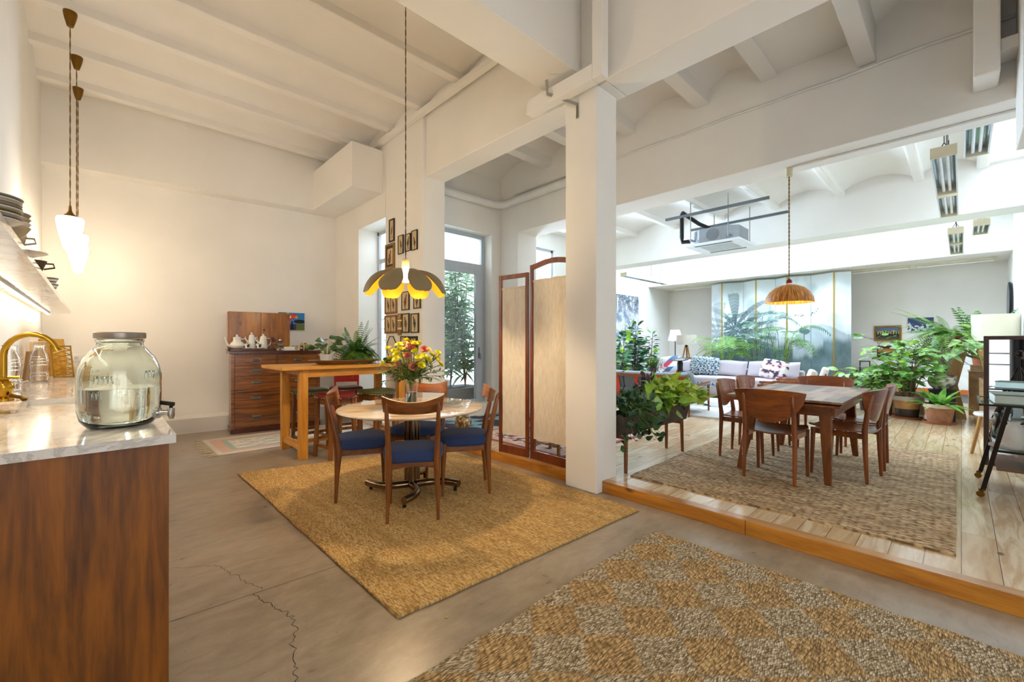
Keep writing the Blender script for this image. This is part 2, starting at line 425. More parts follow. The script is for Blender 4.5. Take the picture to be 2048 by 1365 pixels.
# ---------------------------------------------------------------- windows and the garden door
sk = MB()
for x in (5.4, 6.42, 7.44, 8.46): sk.box(x, -.61, 3.82, x+.04, -.24, 3.88)
wf = struct('window_6', sk, ALU); MB().box(5.4, -.61, 3.84, 8.5, -.24, 3.85).build('pane', WG, wf)
GREYF = plain('grey_window_frame', '#b9bfc6', .4, 0, .03)
w1 = struct('window_1', MB().box(3.26, 5.74, .1, 3.31, 5.79, 3.07).box(3.26, 6.59, .1, 3.31, 6.64, 3.07).box(3.26, 5.74, .1, 3.31, 6.64, .16).box(3.26, 5.74, 3.01, 3.31, 6.64, 3.07).box(3.265, 5.74, 2.55, 3.305, 6.64, 2.62), GREYF, bevel=.004)
MB().box(3.283, 5.79, .16, 3.287, 6.59, 3.01).build('pane', WG, w1)
d1 = struct('door_1', MB().box(3.55, 5.53, .27, 3.6, 5.6, 3.045).box(4.56, 5.53, .27, 4.64, 5.6, 3.045).box(3.6, 5.533, 2.98, 4.56, 5.597, 3.045).box(3.6, 5.533, 2.462, 4.56, 5.597, 2.56)
       .box(4.44, 5.522, .33, 4.559, 5.585, 2.39).box(3.601, 5.522, .33, 3.7, 5.585, 2.39).box(3.601, 5.525, .27, 4.559, 5.585, .33).box(3.601, 5.525, 2.39, 4.559, 5.585, 2.461), GREYF, bevel=.004)
MB().box(3.7, 5.555, .33, 4.44, 5.56, 2.39).box(3.6, 5.555, 2.56, 4.56, 5.56, 2.98).build('pane', WG, d1)
MB().tube([(4.5, 5.525, 1.08), (4.5, 5.49, 1.08)], .012).tube([(4.5, 5.49, 1.08), (4.5, 5.485, .98)], .011).box(4.485, 5.515, 1.0, 4.515, 5.526, 1.18).build('door_handle', plain('steel_grey', '#84888c', .35, .8), d1, smooth=40)
w2 = struct('window_2', MB().box(6.0, 6.25, .8, 6.06, 6.31, 3.3).box(7.14, 6.25, .8, 7.2, 6.31, 3.3).box(6.0, 6.25, .8, 7.2, 6.31, .86).box(6.0, 6.25, 3.24, 7.2, 6.31, 3.3), GREYF, bevel=.004)
MB().box(6.06, 6.278, .86, 7.14, 6.282, 3.24).build('pane', WG, w2)
w4 = struct('window_4', MB().box(-2.2, -3.1, 0, -2.13, -3.03, 3.1).box(1.53, -3.1, 0, 1.6, -3.03, 3.1).box(-.335, -3.1, 0, -.265, -3.03, 3.1).box(-2.2, -3.1, 3.03, 1.6, -3.03, 3.1).box(-2.2, -3.1, 0, 1.6, -3.03, .07), GREYF)
MB().box(-2.13, -3.07, .07, 1.53, -3.066, 3.03).build('pane', WG, w4)
struct('wall_courtyard', MB().box(3.3, 8.6, -.1, 9.5, 8.8, 2.4), plaster('courtyard_wall', '#e8e8e6'))
struct('floor', MB().box(3.3, 5.62, -.15, 9.5, 8.6, 0), CONC)

# ---------------------------------------------------------------- camera, sky, daylight
cam = bpy.data.cameras.new('camera'); co = bpy.data.objects.new('camera', cam); COL.objects.link(co)
co.location = (0, 0, 1.25); co.rotation_euler = (R(90), 0, -R(43.6))
cam.lens = 36*856/2048; cam.shift_y = (687-682.5)/2048; cam.clip_start = .05
SC.camera = co
w = bpy.data.worlds.new('sky'); SC.world = w; w.use_nodes = True
bg = w.node_tree.nodes['Background']; bg.inputs[0].default_value = (.86, .93, 1, 1); bg.inputs[1].default_value = 1.3
def area(name, loc, rot, sx, sy, p, c):
    l = bpy.data.lights.new(name, 'AREA'); l.shape = 'RECTANGLE'; l.size = sx; l.size_y = sy; l.energy = p; l.color = c
    o = bpy.data.objects.new(name, l); COL.objects.link(o); o.location = loc; o.rotation_euler = rot; return o
DAY = (.60, .79, 1.0)
area('daylight_roof', (10.22, 3.0, 4.5), (0, 0, 0), 1.6, 5.6, 380, DAY)
area('daylight_roof', (6.95, -.42, 4.2), (0, 0, 0), 3.0, .34, 70, DAY)
area('daylight_garden', (6.6, 7.4, 2.3), (R(-90), 0, 0), 1.1, 2.3, 520, DAY)
area('daylight_door', (5.0, 8.45, 2.9), (R(-78), 0, 0), 3.0, 2.6, 400, DAY)
area('daylight_hall', (-.3, -3.4, 1.9), (R(90), 0, 0), 3.6, 2.6, 55, (1, .94, .86))
SC.view_settings.view_transform = 'Standard'; SC.view_settings.look = 'None'
SC.view_settings.gamma = 1; SC.view_settings.exposure = 0.45; SC.view_settings.use_curve_mapping = False
# ================================================================ materials shared by the furniture
def marble():
    a = N('white_marble'); v = a.coord((1, .35, 1)); f = a.noise(v, 3.2, 8, .65, 1.8)
    vein = a.ramp(f, [(.44, '#efeae4'), (.5, '#cdc6c0'), (.53, '#efeae4'), (.66, '#f4f0ea')])
    a.base(a.mix(a.ramp(a.noise(a.coord((.6, 2, 1)), 5, 6), [(.4, (0, 0, 0)), (.75, (.35, .35, .35))]), vein, '#b9b2ad'))
    return a.set(.12, 0, Coat_Weight=.3)
MARBLE = marble()
TEAK = wood('teak_panel', '#452305', '#9c5b0f', 'z', 4, .42, 11, .05)
BRASS = plain('aged_brass', '#c79a35', .22, 1, .1)
BRASSD = plain('dark_brass', '#7d5a24', .35, 1, .12)
GLASS = glass('clear_glass'); GGREEN = glass('green_tinted_glass', '#f3fbf7'); WATER = glass('water', '#ffffff', 0, 1.33)
CHROME = plain('chrome', '#c9c9c9', .08, 1, .02); STEEL = plain('brushed_steel', '#8f8a84', .3, 1, .05)
WHITE = plain('white_porcelain', '#f1efea', .18, 0, .02, Coat_Weight=.4)
CREAM = plain('cream_stoneware', '#e6d9bd', .3, 0, .03)
BLACK = plain('black_metal', '#211c1a', .4, .5, .1)
CORD = plain('twisted_gold_cord', '#7a5b23', .8)

# ---------------------------------------------------------------- counter
k = thing('kitchen_cabinet', 'long wooden kitchen cabinet with a dark teak end panel under the marble worktop', 'cabinet', (0, 0, 0))
MB().extr([(-.478, 1.93, 0), (.165, 1.93, 0), (.165, 1.955, 0), (-.478, 1.955, 0)], (0, 0, .9)).build('end_panel', TEAK, k, bevel=.002)
MB().extr([(-.48, 1.956, .0), (.14, 1.956, .0), (.14, 7.2, .0), (-.55, 7.2, .0)], (0, 0, .72)).build('body', TEAK, k)
for i in range(8):
    d = bx(.14, 1.962+i*.655, .08, .162, 2.61+i*.655, .885).build('door', TEAK, k, bevel=.002)
w = MB()
for (a, b) in ((1.907, 3.22), (3.62, 7.42)):
    xl = lambda y: -.468-.0128*(y-1.35)
    w.extr([(xl(a)+.004, a, .9), (.183, a, .9), (.183, b, .9), (xl(b), b, .9)], (0, 0, .03))
w.extr([(-.503, 3.22, .9), (-.31, 3.22, .9), (-.31, 3.62, .9), (-.505, 3.62, .9)], (0, 0, .03)); w.box(.08, 3.22, .9, .183, 3.62, .93)
tag(w.build('worktop', MARBLE), 'white veined marble worktop running along the left wall', 'worktop')
s = MB(); s.box(-.318, 3.212, .74, .088, 3.628, .75); s.box(-.318, 3.212, .75, -.308, 3.628, .899); s.box(.078, 3.212, .75, .088, 3.628, .899); s.box(-.308, 3.212, .75, .078, 3.222, .899); s.box(-.308, 3.618, .75, .078, 3.628, .899)
sk = tag(s.build('sink', WHITE), 'white square sink set under the marble worktop beside the brass tap', 'sink')
MB().lathe([(.03, .7505), (.03, .753), (.012, .754)], 16, (-.11, 3.42, 0)).build('drain', STEEL, sk, smooth=40)

f = thing('kitchen_tap', 'old brass swan-neck kitchen tap with cross handles at the sink', 'tap', (-.405, 3.66, .9305))
MB().lathe([(.04, 0), (.04, .012), (.024, .022), (.036, .05), (.042, .075), (.036, .1), (.02, .115), (.028, .122), (.028, .13)], 20).build('base', BRASS, f, smooth=50)
pts = [(0, 0, .12), (0, 0, .25)]+[(.105-.105*cos(a), -.03*(1-cos(a)), .25+.12*sin(a)) for a in [pi*i/12 for i in range(1, 11)]]
pts += [(pts[-1][0]+.012, pts[-1][1]-.004, pts[-1][2]-.03)]
MB().tube(pts, .0145, 14).build('spout', BRASS, f, smooth=60)
p = V(pts[-1]); MB().tube([p+V((-.006, .002, .012)), p, p+V((.003, -.001, -.008))], [.016, .021, .021], 14).build('aerator', BRASS, f, smooth=40)
h = MB()
for a in (0, pi/2): h.tube([(cos(a)*-.06, sin(a)*-.06, .128), (0, 0, .132), (cos(a)*.06, sin(a)*.06, .128)], [.008, .006, .008], 8)
h.build('cross_handle', BRASS, f, smooth=60)
MB().tube([(.03, -.03, .03), (.07, -.06, .02), (.085, -.075, .005)], [.012, .01, .012], 8).build('side_valve', BRASSD, f, smooth=60)

SOAP = wood('worn_white_wood', '#b98a58', '#e5d8c6', 'y', 6, .6)
t = thing('soap_dish', 'small worn wooden soap dish at the near edge of the worktop', 'soap dish', (-.36, 3.03, .931))
MB().box(-.08, -.06, .012, .08, .06, .045).build('tray', SOAP, t, bevel=.008)
for x in (-.06, .05): bx(x, -.05, 0, x+.015, .05, .013).build('foot', SOAP, t)

# ---------------------------------------------------------------- glass drinks dispenser
j = thing('drinks_dispenser', 'big round glass drinks dispenser half full of water on the worktop', 'drinks dispenser', (.045, 2.255, .9305))
prof = [(.001, .004), (.118, .0), (.14, .006), (.163, .035), (.172, .075), (.174, .13), (.173, .205), (.166, .25), (.146, .29), (.112, .325), (.098, .336), (.095, .35), (.1, .353), (.1, .362), (.093, .366)]
inn = [(.087, .362), (.089, .338), (.106, .318), (.14, .284), (.16, .246), (.1675, .205), (.1685, .13), (.1665, .078), (.157, .04), (.136, .018), (.10, .012), (.001, .018)]
JS = lambda q: [(r*.715, z*.92) for r, z in q]
MB().lathe(JS(prof+inn), 48, cap0=False, cap1=False).build('jar', GGREEN, j, smooth=60)
wat = [(.001, .0185), (.1, .0125), (.1357, .0186), (.1565, .0405), (.166, .0785), (.168, .13), (.168, .162), (.001, .162)]
MB().lathe(JS(wat), 48, cap0=False, cap1=False).build('water', WATER, j, smooth=40)
MB().lathe([(r*.74, z*.92) for r, z in [(.09, .368), (.103, .368), (.104, .372), (.104, .39), (.101, .393), (.001, .393)]], 40, cap0=False).build('lid', plain('pewter_lid', '#9b8f88', .35, .8), j, smooth=35)
for ang, z, n in ((-2.2, .185, 4), (-2.35, .13, 3), (.1, .185, 4), (.2, .12, 3), (-1.0, .2, 3)):
    e = MB(); pts = []
    for q in range(n*4+1):
        w = ang+q*.028; pts.append((.1245*cos(w), .1245*sin(w), z+(-.014, .014, .004, .014)[q % 4]))
    e.tube(pts, .0026, 5).build('embossed_lettering', GGREEN, j, smooth=60)
a = -.55; d = V((cos(a), sin(a), 0)); q = d*.122+V((0, 0, .045))
tp = MB().tube([q-d*.004, q+d*.01], .022, 14).tube([q+d*.01, q+d*.05], [.012, .01], 12).tube([q+d*.05+V((0, 0, .018)), q+d*.05+V((0, 0, -.01)), q+d*.052+V((0, 0, -.026))], [.012, .012, .007], 12).build('tap', CHROME, j, smooth=40)
MB().tube([q+d*.05+V((0, 0, .018)), q+d*.05+V((0, 0, .03))], .006, 8).tube([q+d*.062+V((0, 0, .032)), q+d*.012+V((0, 0, .04))], [(.004, .008)]*2, 8).build('tap_lever', BLACK, tp, smooth=40)

# ---------------------------------------------------------------- things along the back of the worktop
def bottle(loc, label):
    t = thing('glass_bottle', label, 'bottle', loc)
    P = [(.001, .004), (.05, 0), (.056, .006), (.057, .06), (.05, .09), (.054, .12), (.056, .17), (.05, .22), (.034, .262), (.032, .29), (.036, .3), (.036, .306)]
    I = [(.03, .305), (.028, .26), (.045, .218), (.051, .17), (.049, .12), (.045, .09), (.052, .06), (.05, .014), (.001, .016)]
    MB().lathe(P+I, 28, cap0=False, cap1=False).build('body', GLASS, t, smooth=60)
    for z in (.05, .075, .14, .165, .19, .21): MB().tube([(.0565*cos(u), .0565*sin(u), z) for u in [2*pi*i/24 for i in range(24)]], .0022, 5, closed=True).build('moulded_ring', GLASS, t, smooth=60)
bottle((-.39, 5.25, .931), 'ribbed clear glass bottle standing in front of the cutting boards')
bottle((-.455, 4.36, .931), 'clear glass bottle half hidden behind the brass tap column')
PALE = wood('pale_beech', '#c9a873', '#e7d2a8', 'z', 5, .5, 9)
DKB = wood('oiled_board', '#7a4f22', '#a97a3c', 'z', 5, .5, 9)
def board(name, loc, w, h, t, lean, rz, m, label, hole=False):
    r = M4.Rotation(rz, 4, 'Z') @ M4.Rotation(lean, 4, 'X')
    mb = MB().box(-w/2, -t/2, 0, w/2, t/2, h); mb.T(r)
    return tag(mb.build(name, m, loc=loc, bevel=.006), label, 'cutting board', 'cutting boards leaning on the left wall')
board('cutting_board', (-.43, 5.72, .937), .26, .33, .025, 0, R(75), PALE, 'tall pale beech cutting board leaning on the left wall')
board('cutting_board', (-.33, 5.98, .937), .2, .36, .02, R(-10), R(40), wood('honey_board', '#b5761f', '#e0b052', 'z', 5, .5, 9), 'honey coloured cutting board behind the ribbed glass bottle')
board('cutting_board', (-.47, 5.45, .937), .2, .25, .02, R(6), R(80), DKB, 'low brown cutting board nearest the left glass bottle')
g = MB(); L = .3
g.box(-.07, -.004, 0, -.06, .004, L).box(.06, -.004, 0, .07, .004, L).box(-.07, -.004, 0, .07, .004, .012).box(-.07, -.004, L-.012, .07, .004, L)
for i in range(6):
    for q in (-1, 1): g.tube([(-.06, 0, .03+i*.045), (0, 0, .03+i*.045+.022*q+.01), (.06, 0, .03+i*.045)], .005, 5)
g.T(M4.Rotation(R(20), 4, 'Z') @ M4.Rotation(R(-14), 4, 'X'))
tag(g.build('brass_trivet', BRASS, loc=(-.27, 5.72, .936), smooth=40), 'ornate brass trivet leaning beside the cream dish', 'trivet')
t = thing('baking_dish', 'cream stoneware baking dish at the back of the worktop', 'dish', (-.13, 5.95, .931))
o = MB().slab(lambda u, v: (.13*(1+.06*v)*cos(2*pi*u)/max(abs(cos(2*pi*u)), abs(sin(2*pi*u)))**.75, .17*(1+.06*v)*sin(2*pi*u)/max(abs(cos(2*pi*u)), abs(sin(2*pi*u)))**.75, .1*v), 49, 4, -.008)
o.box(-.11, -.145, 0.001, .11, .145, .01); o.build('body', CREAM, t, smooth=50)
MB().tube([(-.05, -.178, .085), (-.03, -.2, .088), (.03, -.2, .088), (.05, -.178, .085)], .008, 8).build('handle', CREAM, t, smooth=60)
MB().tube([(-.05, .178, .085), (-.03, .2, .088), (.03, .2, .088), (.05, .178, .085)], .008, 8).build('handle', CREAM, t, smooth=60)
GR = plain('socket_grey', '#c4c2be', .5)
for i, x in enumerate((-.36, -.26, -.16)):
    y = 7.87-.0782*(x+.8)-.3+.04
    y = 7.555+(3.3-x)*.0768-.012
    t = thing('wall_socket', ['left', 'middle', 'right'][i]+' socket of the three white wall sockets above the worktop end', 'socket', (x, y, 1.06), R(-4.4), 'wall sockets above the worktop')
    bx(-.042, 0, -.042, .042, .012, .042).build('plate', WHITE, t, bevel=.004)
    MB().lathe([(.022, 0), (.022, .004), (.02, .004)], 16).T(M4.Translation((0, -.001, 0)) @ M4.Rotation(R(90), 4, 'X')).build('insert', GR, t)

# ---------------------------------------------------------------- marble wall shelf, its light and its crockery
xw = lambda y: -.4755-.0128*(y-1.35); xf = lambda y: -.226-.0133*(y-1.98)
tag(MB().extr([(xw(1.6)+.002, 1.6, 1.614), (xf(1.6), 1.6, 1.614), (xf(7.55), 7.55, 1.614), (xw(7.55)+.002, 7.55, 1.614)], (0, 0, .03)).build('wall_shelf', MARBLE), 'long marble shelf fixed to the left wall above the worktop', 'shelf')
l = thing('led_strip_light', 'thin glowing light strip fixed under the marble wall shelf', 'light', (0, 0, 0))
MB().extr([(xw(1.7)+.06, 1.7, 1.596), (xw(1.7)+.085, 1.7, 1.596), (xw(7.5)+.085, 7.5, 1.596), (xw(7.5)+.06, 7.5, 1.596)], (0, 0, .018)).build('housing', ALU, l)
MB().extr([(xw(1.7)+.063, 1.7, 1.592), (xw(1.7)+.082, 1.7, 1.592), (xw(7.5)+.082, 7.5, 1.592), (xw(7.5)+.063, 7.5, 1.592)], (0, 0, .004)).build('diffuser', emit('led_glow', (1, .84, .62), 26), l)
PL = [plain('plate_'+n, c, .25, 0, .05) for n, c in (('white', '#e4ddd0'), ('grey', '#8d8a86'), ('olive', '#7f7347'), ('sand', '#bfae90'))]
def plate(z, r, x, y, m, label, cat='plate', h=.018, grp='crockery stacked on the marble shelf'):
    P = [(.001, 0), (r*.6, 0), (r*.68, .004), (r, h), (r*.985, h+.003), (r*.66, .007), (.001, .005)]
    return tag(MB().lathe(P, 32, cap0=False, cap1=False).build(cat.split()[-1] if cat != 'bowl' else 'bowl', m, loc=(x, y, z), smooth=50), label, cat, grp)
z = 1.6445
for i in range(9):
    plate(z, .086 if i % 4 else .089, xf(2.25)-.06, 2.23, PL[[0, 1, 0, 2, 0, 1, 3, 0, 1][i]], ['bottom', 'second', 'third', 'fourth', 'fifth', 'sixth', 'seventh', 'eighth', 'top'][i]+' plate of the stack at the near end of the marble shelf'); z += .0095
z = 1.6445
for i in range(4):
    P = [(.001, 0), (.03, 0), (.055, .02), (.072, .05), (.07, .052), (.052, .026), (.001, .012)]
    tag(MB().lathe(P, 28, cap0=False, cap1=False).build('bowl', PL[[3, 0, 3, 1][i]], loc=(xf(2.5)-.045, 2.5, z), smooth=60), ['bottom', 'second', 'third', 'top'][i]+' bowl of the bowl stack beside the plates on the shelf', 'bowl', 'bowls on the marble shelf'); z += .017
def cup(name, loc, r, h, m, label, cat='cup', flare=.3, grp=None, handle=True, rz=0):
    t = thing(name, label, cat, loc, rz, grp)
    P = [(.001, .002), (r*.55, 0), (r*.62, .004), (r*(1-flare*.4), h*.45), (r, h), (r*.95, h), (r*.9*(1-flare*.4), h*.45), (.001, .008)]
    MB().lathe(P, 24, cap0=False, cap1=False).build('body', m, t, smooth=60)
    if handle: MB().tube([(r*.8, 0, h*.8), (r*1.4, 0, h*.82), (r*1.5, 0, h*.5), (r*.72, 0, h*.3)], r*.09, 6).build('handle', m, t, smooth=60)
    return t
cup('cup', (xf(2.72)-.05, 2.72, 1.6445), .05, .06, PL[3], 'sand coloured cup after the bowls on the marble shelf')
plate(1.6445, .1, xf(2.9)-.05, 2.93, PL[0], 'single white plate in the middle of the marble shelf')
def striped(name, a, b, n):
    m = N(name); v = m.coord(); zz = m.n('SeparateXYZ', {0: v}).outputs[2]
    f = m.math('FRACT', m.math('MULTIPLY', zz, n)); m.base(m.ramp(f, [(.0, a), (.7, a), (.72, b), (1, b)], 'CONSTANT')); return m.set(.3)
STR = striped('black_lined_white', '#e9e4da', '#2a2624', 45)
cup('cup', (xf(3.55)-.04, 3.55, 1.6445), .055, .065, plain('brown_glaze', '#5a4636', .3), 'dark brown glazed cup alone on the marble shelf', flare=.6)
for i, zz in enumerate((1.6445, 1.69)):
    cup('patterned_cup', (xf(4.7)-.045, 4.7, zz), .06, .05, STR, ['lower', 'upper'][i]+' black lined cup of the pair stacked near the shelf end', handle=False, flare=.5)

# ---------------------------------------------------------------- three opal pendants over the worktop
OPAL = emit('opal_glow', (1, .82, .6), 18)
def opal(x, y, ztop, which):
    t = thing('pendant_lamp', which, 'pendant lamp', (x, y, 2.06), 0, 'opal glass pendants over the worktop')
    H = ztop-2.06
    MB().lathe([(.005, H-.135), (.022, H-.13), (.04, H-.06), (.047, H-.02), (.047, H)], 20).build('ceiling_rose', BRASSD, t, smooth=50)
    c = MB(); n = 40
    for s in (0, pi): c.tube([(.003*cos(i*1.4+s), .003*sin(i*1.4+s), .33+(H-.45)*i/n) for i in range(n+1)], .0028, 5)
    c.build('cord', CORD, t, smooth=60)
    MB().lathe([(.043, .318), (.04, .335), (.024, .35), (.012, .375), (.008, .42)], 20).build('cap', BRASSD, t, smooth=50)
    MB().lathe([(r*.7, z) for r, z in [(.001, 0), (.03, .004), (.05, .02), (.07, .06), (.092, .13), (.113, .2), (.127, .26), (.13, .29), (.122, .312), (.06, .322)]], 28, cap0=False).build('shade', OPAL, t, smooth=60)
opal(-.222, 5.50, 4.215, 'white opal glass pendant nearest the camera over the worktop')
opal(-.208, 6.31, 4.215, 'white opal glass pendant in the middle of the row over the worktop')
opal(-.222, 7.08, 4.215, 'white opal glass pendant nearest the back wall over the worktop')
# ================================================================ rugs on the concrete
def woven(name, dark, lo, hi, sx, sy, rough=.95, patch=None):
    """rows of short plaited stitches running along local x"""
    a = N(name); v0 = a.coord()
    wob = a.n('TexNoise', {'Vector': v0, 'Scale': 3.0, 'Detail': 3.0}).outputs['Color']
    v = a.n('VectorMath', {0: v0, 1: a.n('VectorMath', {0: wob, 1: (.03, .03, .0)}, operation='MULTIPLY').outputs[0]}, operation='ADD').outputs[0]
    m = a.n('Mapping', {'Vector': v, 'Scale': (sx, sy, 1)}).outputs[0]
    vo = a.n('TexVoronoi', {'Vector': m, 'Scale': 1.0, 'Randomness': .75})
    d = vo.outputs['Distance']; rnd = a.n('SeparateColor', {0: vo.outputs['Color']}).outputs[0]
    c = a.ramp(rnd, [(0, lo), (1, hi)])
    big = a.noise(a.coord((.35, 5, 1)), 2.2, 4)
    c = a.mix(a.ramp(big, [(.42, (0, 0, 0)), (.68, (.55, .55, .55))]), c, dark)
    gap = a.ramp(d, [(.42, (0, 0, 0)), (.72, (1, 1, 1))])
    c = a.mix(gap, c, dark); a.base(c)
    a.bump(a.math('SUBTRACT', 1.0, d), .7, .006)
    return a.set(rough)
JUTE = woven('golden_jute', '#a37c42', '#d0a762', '#e6c78a', 34, 150)
JUTEB = woven('brown_jute', '#7a5d3c', '#bd9a6d', '#dbc098', 26, 70)
def rug(name, c, ax, ay, t, m, label, wob=.012, n=60, edge=None, cat='rug'):
    """c corner list (x,y) in order; irregular edge"""
    P = [V(p) for p in c]
    def to(u, v):
        q = P[0].lerp(P[1], u).lerp(P[3].lerp(P[2], u), v)
        e = wob*(NZ.noise(V((q.x*3, q.y*3, 1))))
        return V((q.x+e, q.y+wob*NZ.noise(V((q.x*3, q.y*3, 9))), ax+t+.004*NZ.noise(V((q.x*2, q.y*2, 3)))*(t > .008)))
    mb = MB().slab(to, n, n, (0, 0, -t))
    cen = sum(P, V((0, 0)))/4; th = atan2((P[1]-P[0]).y, (P[1]-P[0]).x)
    mb.T(M4.Rotation(-th, 4, 'Z') @ M4.Translation((-cen.x, -cen.y, 0)))
    o = mb.build(name, m, loc=(cen.x, cen.y, 0), rz=th, smooth=40)
    return tag(o, label, cat)
r1 = rug('jute_rug', [(.968, 1.76), (.926, 4.74), (2.89, 4.30), (2.875, 1.66)], .0005, 0, .012, JUTE, 'golden jute rug under the round table and blue chairs')
b = MB()
for p, q in (((.968, 1.76), (.926, 4.74)), ((.968, 1.76), (2.875, 1.66))):
    n = 40; b.tube([(p[0]+(q[0]-p[0])*i/n+.01*NZ.noise(V((i*.3, p[1], 0))), p[1]+(q[1]-p[1])*i/n+.008*NZ.noise(V((i*.3, p[0], 4))), .0085) for i in range(n+1)], .0078, 6)
b.T(r1.matrix_basis.inverted()); bo = b.build('bound_edge', JUTE, r1, smooth=60)

# seagrass rug with two weaves in a diamond pattern
def seagrass():
    a = N('seagrass'); at = a.n('Attribute', attribute_name='Col'); k = a.n('SeparateColor', {0: at.outputs['Color']})
    msk = a.ramp(k.outputs[0], [(.42, (0, 0, 0)), (.58, (1, 1, 1))]); v0 = a.coord()
    wob = a.n('TexNoise', {'Vector': v0, 'Scale': 5.0, 'Detail': 3.0}).outputs['Color']
    v = a.n('VectorMath', {0: v0, 1: a.n('VectorMath', {0: wob, 1: (.05, .05, 0)}, operation='MULTIPLY').outputs[0]}, operation='ADD').outputs[0]
    def cell(sx, sy, rot):
        m = a.n('Mapping', {'Vector': v, 'Scale': (sx, sy, 1), 'Rotation': (0, 0, R(rot))}).outputs[0]
        x = a.n('TexVoronoi', {'Vector': m, 'Scale': 1.0, 'Randomness': .6}); return x.outputs['Distance'], a.n('SeparateColor', {0: x.outputs['Color']}).outputs[0]
    d1, r1 = cell(34, 190, 6); d2, r2 = cell(48, 150, 58)
    c1 = a.mix(a.ramp(d1, [(.36, (0, 0, 0)), (.72, (1, 1, 1))]), a.ramp(r1, [(0, '#a88452'), (.5, '#d0aa6e'), (1, '#efd097')]), '#6b4f28')
    c2 = a.mix(a.ramp(d2, [(.36, (0, 0, 0)), (.7, (1, 1, 1))]), a.ramp(r2, [(0, '#a5936f'), (.5, '#cbb996'), (1, '#ecdfc6')]), '#6d5633')
    a.base(a.mix(msk, c1, c2))
    h = a.n('Mix', data_type='FLOAT'); a.link(msk, h.inputs[0]); a.link(a.math('SUBTRACT', 1.0, d1), h.inputs[2]); a.link(a.math('SUBTRACT', 1.0, d2), h.inputs[3])
    a.bump(h.outputs[0], .9, .008); return a.set(.8)
SEA = seagrass()
x1, y1, x0, y0 = 2.625, 1.395, .25, -.7
nx, ny = 190, 170; mb = MB()
def sto(u, v):
    x = x0+(x1-x0)*u; y = y0+(y1-y0)*v
    x += .012*NZ.noise(V((y*4, 1, x))); y += .014*NZ.noise(V((x*4, 5, y)))-.02*(x1-x)*0
    return V((x-1.4, y-.35, .013+.003*NZ.noise(V((x*3, y*3, 0)))))
mb.slab(sto, nx, ny, (0, 0, -.0125))
mb.col = []
for lay in range(2):
    for jj in range(ny):
        for ii in range(nx):
            x = x0+(x1-x0)*ii/(nx-1)-2.5; y = y0+(y1-y0)*jj/(ny-1)-1.11
            fx = abs((x/.298+.5) % 1-.5)*2; fy = abs((y/.293+.5) % 1-.5)*2
            q = max(0, min(1, .5+(1.0-(fx+fy))*1.5)); mb.col.append((q, q, q))
tag(mb.build('seagrass_rug', SEA, loc=(1.4, .35, .0005), smooth=40), 'woven seagrass rug with grey diamond pattern lying nearest the camera', 'rug')
tag(MB().lathe([(.001, 0), (.01, .001)], 6).build('dry_leaf', leafm('dry_leaf', '#7a7a2a', '#b9b05a'), loc=(1.13, 1.62, .0012)), 'small dry yellow leaf lying on the concrete beside the jute rug', 'leaf')

# kilim beside the dresser
def kil(u, v):
    x = u*2.3; y = v*.98
    e = min(x, y, .98-y, 2.3-x)
    base = lin('#d9cfc0')
    if e < .06: c = base
    elif e < .16: c = lin('#d8b09a')
    elif e < .22: c = lin('#9fb3a6')
    elif e < .25: c = base
    else:
        a = (x*3.2+y*5.5) % 1; b = (x*3.2-y*5.5) % 1
        c = lin('#8a9590') if (min(a, 1-a) < .05 or min(b, 1-b) < .05) and fbm(x*9, y*9) > .38 else lin('#e3dccf')
    return lerp(c, lin('#b9a998'), .25*fbm(x*30, y*30))
k = thing('kilim_rug', 'faded pink and green kilim rug with fringe under the bar table', 'rug', (.9, 6.66, 0), R(-1.5))
c4 = [V((.04, -.98)), V((2.35, -.95)), V((2.35, .06)), V((0, .03))]
mb = MB(); mb.slab(lambda u, v: V((*c4[0].lerp(c4[1], u).lerp(c4[3].lerp(c4[2], u), v), .0075)), 150, 70, (0, 0, -.0065))
mb.col = [kil(i/149, j/69) for _ in range(2) for j in range(70) for i in range(150)]
mb.build('weave', paint('kilim_wool', .95, .3, 160), k)
FR = plain('fringe_cotton', '#d5c6ad', .9)
for i in range(34):
    v = i/33; p = c4[0].lerp(c4[3], v); a = pi+U(-.45, .45); l = U(.08, .15)
    q = [(p.x+.01, p.y, .006), (p.x+cos(a)*l*.5, p.y+sin(a)*l*.5, .007), (p.x+cos(a+U(-.6, .6))*l, p.y+sin(a)*l+U(-.02, .02), .004)]
    MB().tube(q, [.004, .003, .0045], 5).build('tassel', FR, k, smooth=60)

# ================================================================ round table and its four chairs
t = thing('round_dining_table', 'round marble dining table on a steel pedestal standing on the jute rug', 'table', (1.865, 3.17, .014))
def tmarble():
    a = N('rose_marble'); v = a.coord((1, 1, 1), (0, 0, R(25))); f = a.noise(a.n('Mapping', {'Vector': v, 'Scale': (.8, 5, 1)}).outputs[0], 2.2, 7, .6, 1.2)
    a.base(a.ramp(f, [(.3, '#b58c66'), (.42, '#dcc4a6'), (.52, '#ecdfcd'), (.6, '#d9bf9f'), (.75, '#efe6d8')]))
    return a.set(.1, 0, Coat_Weight=.4)
MB().lathe([(.001, .686), (.56, .686), (.585, .69), (.595, .699), (.59, .707), (.575, .71), (.001, .71)], 72, cap0=False, cap1=False).build('tabletop', tmarble(), t, smooth=40)
OLDS = plain('worn_steel_tube', '#8d7a63', .22, 1, .12)
for i in range(4):
    a = pi/4+i*pi/2+.35; p = V((cos(a)*.034, sin(a)*.034, 0))
    MB().tube([p+V((0, 0, .1)), p+V((0, 0, .684))], .03, 16).build('column_tube', OLDS, t, smooth=40)
MB().lathe([(.09, .667), (.14, .672), (.14, .685)], 24).build('mounting_plate', BLACK, t, smooth=40)
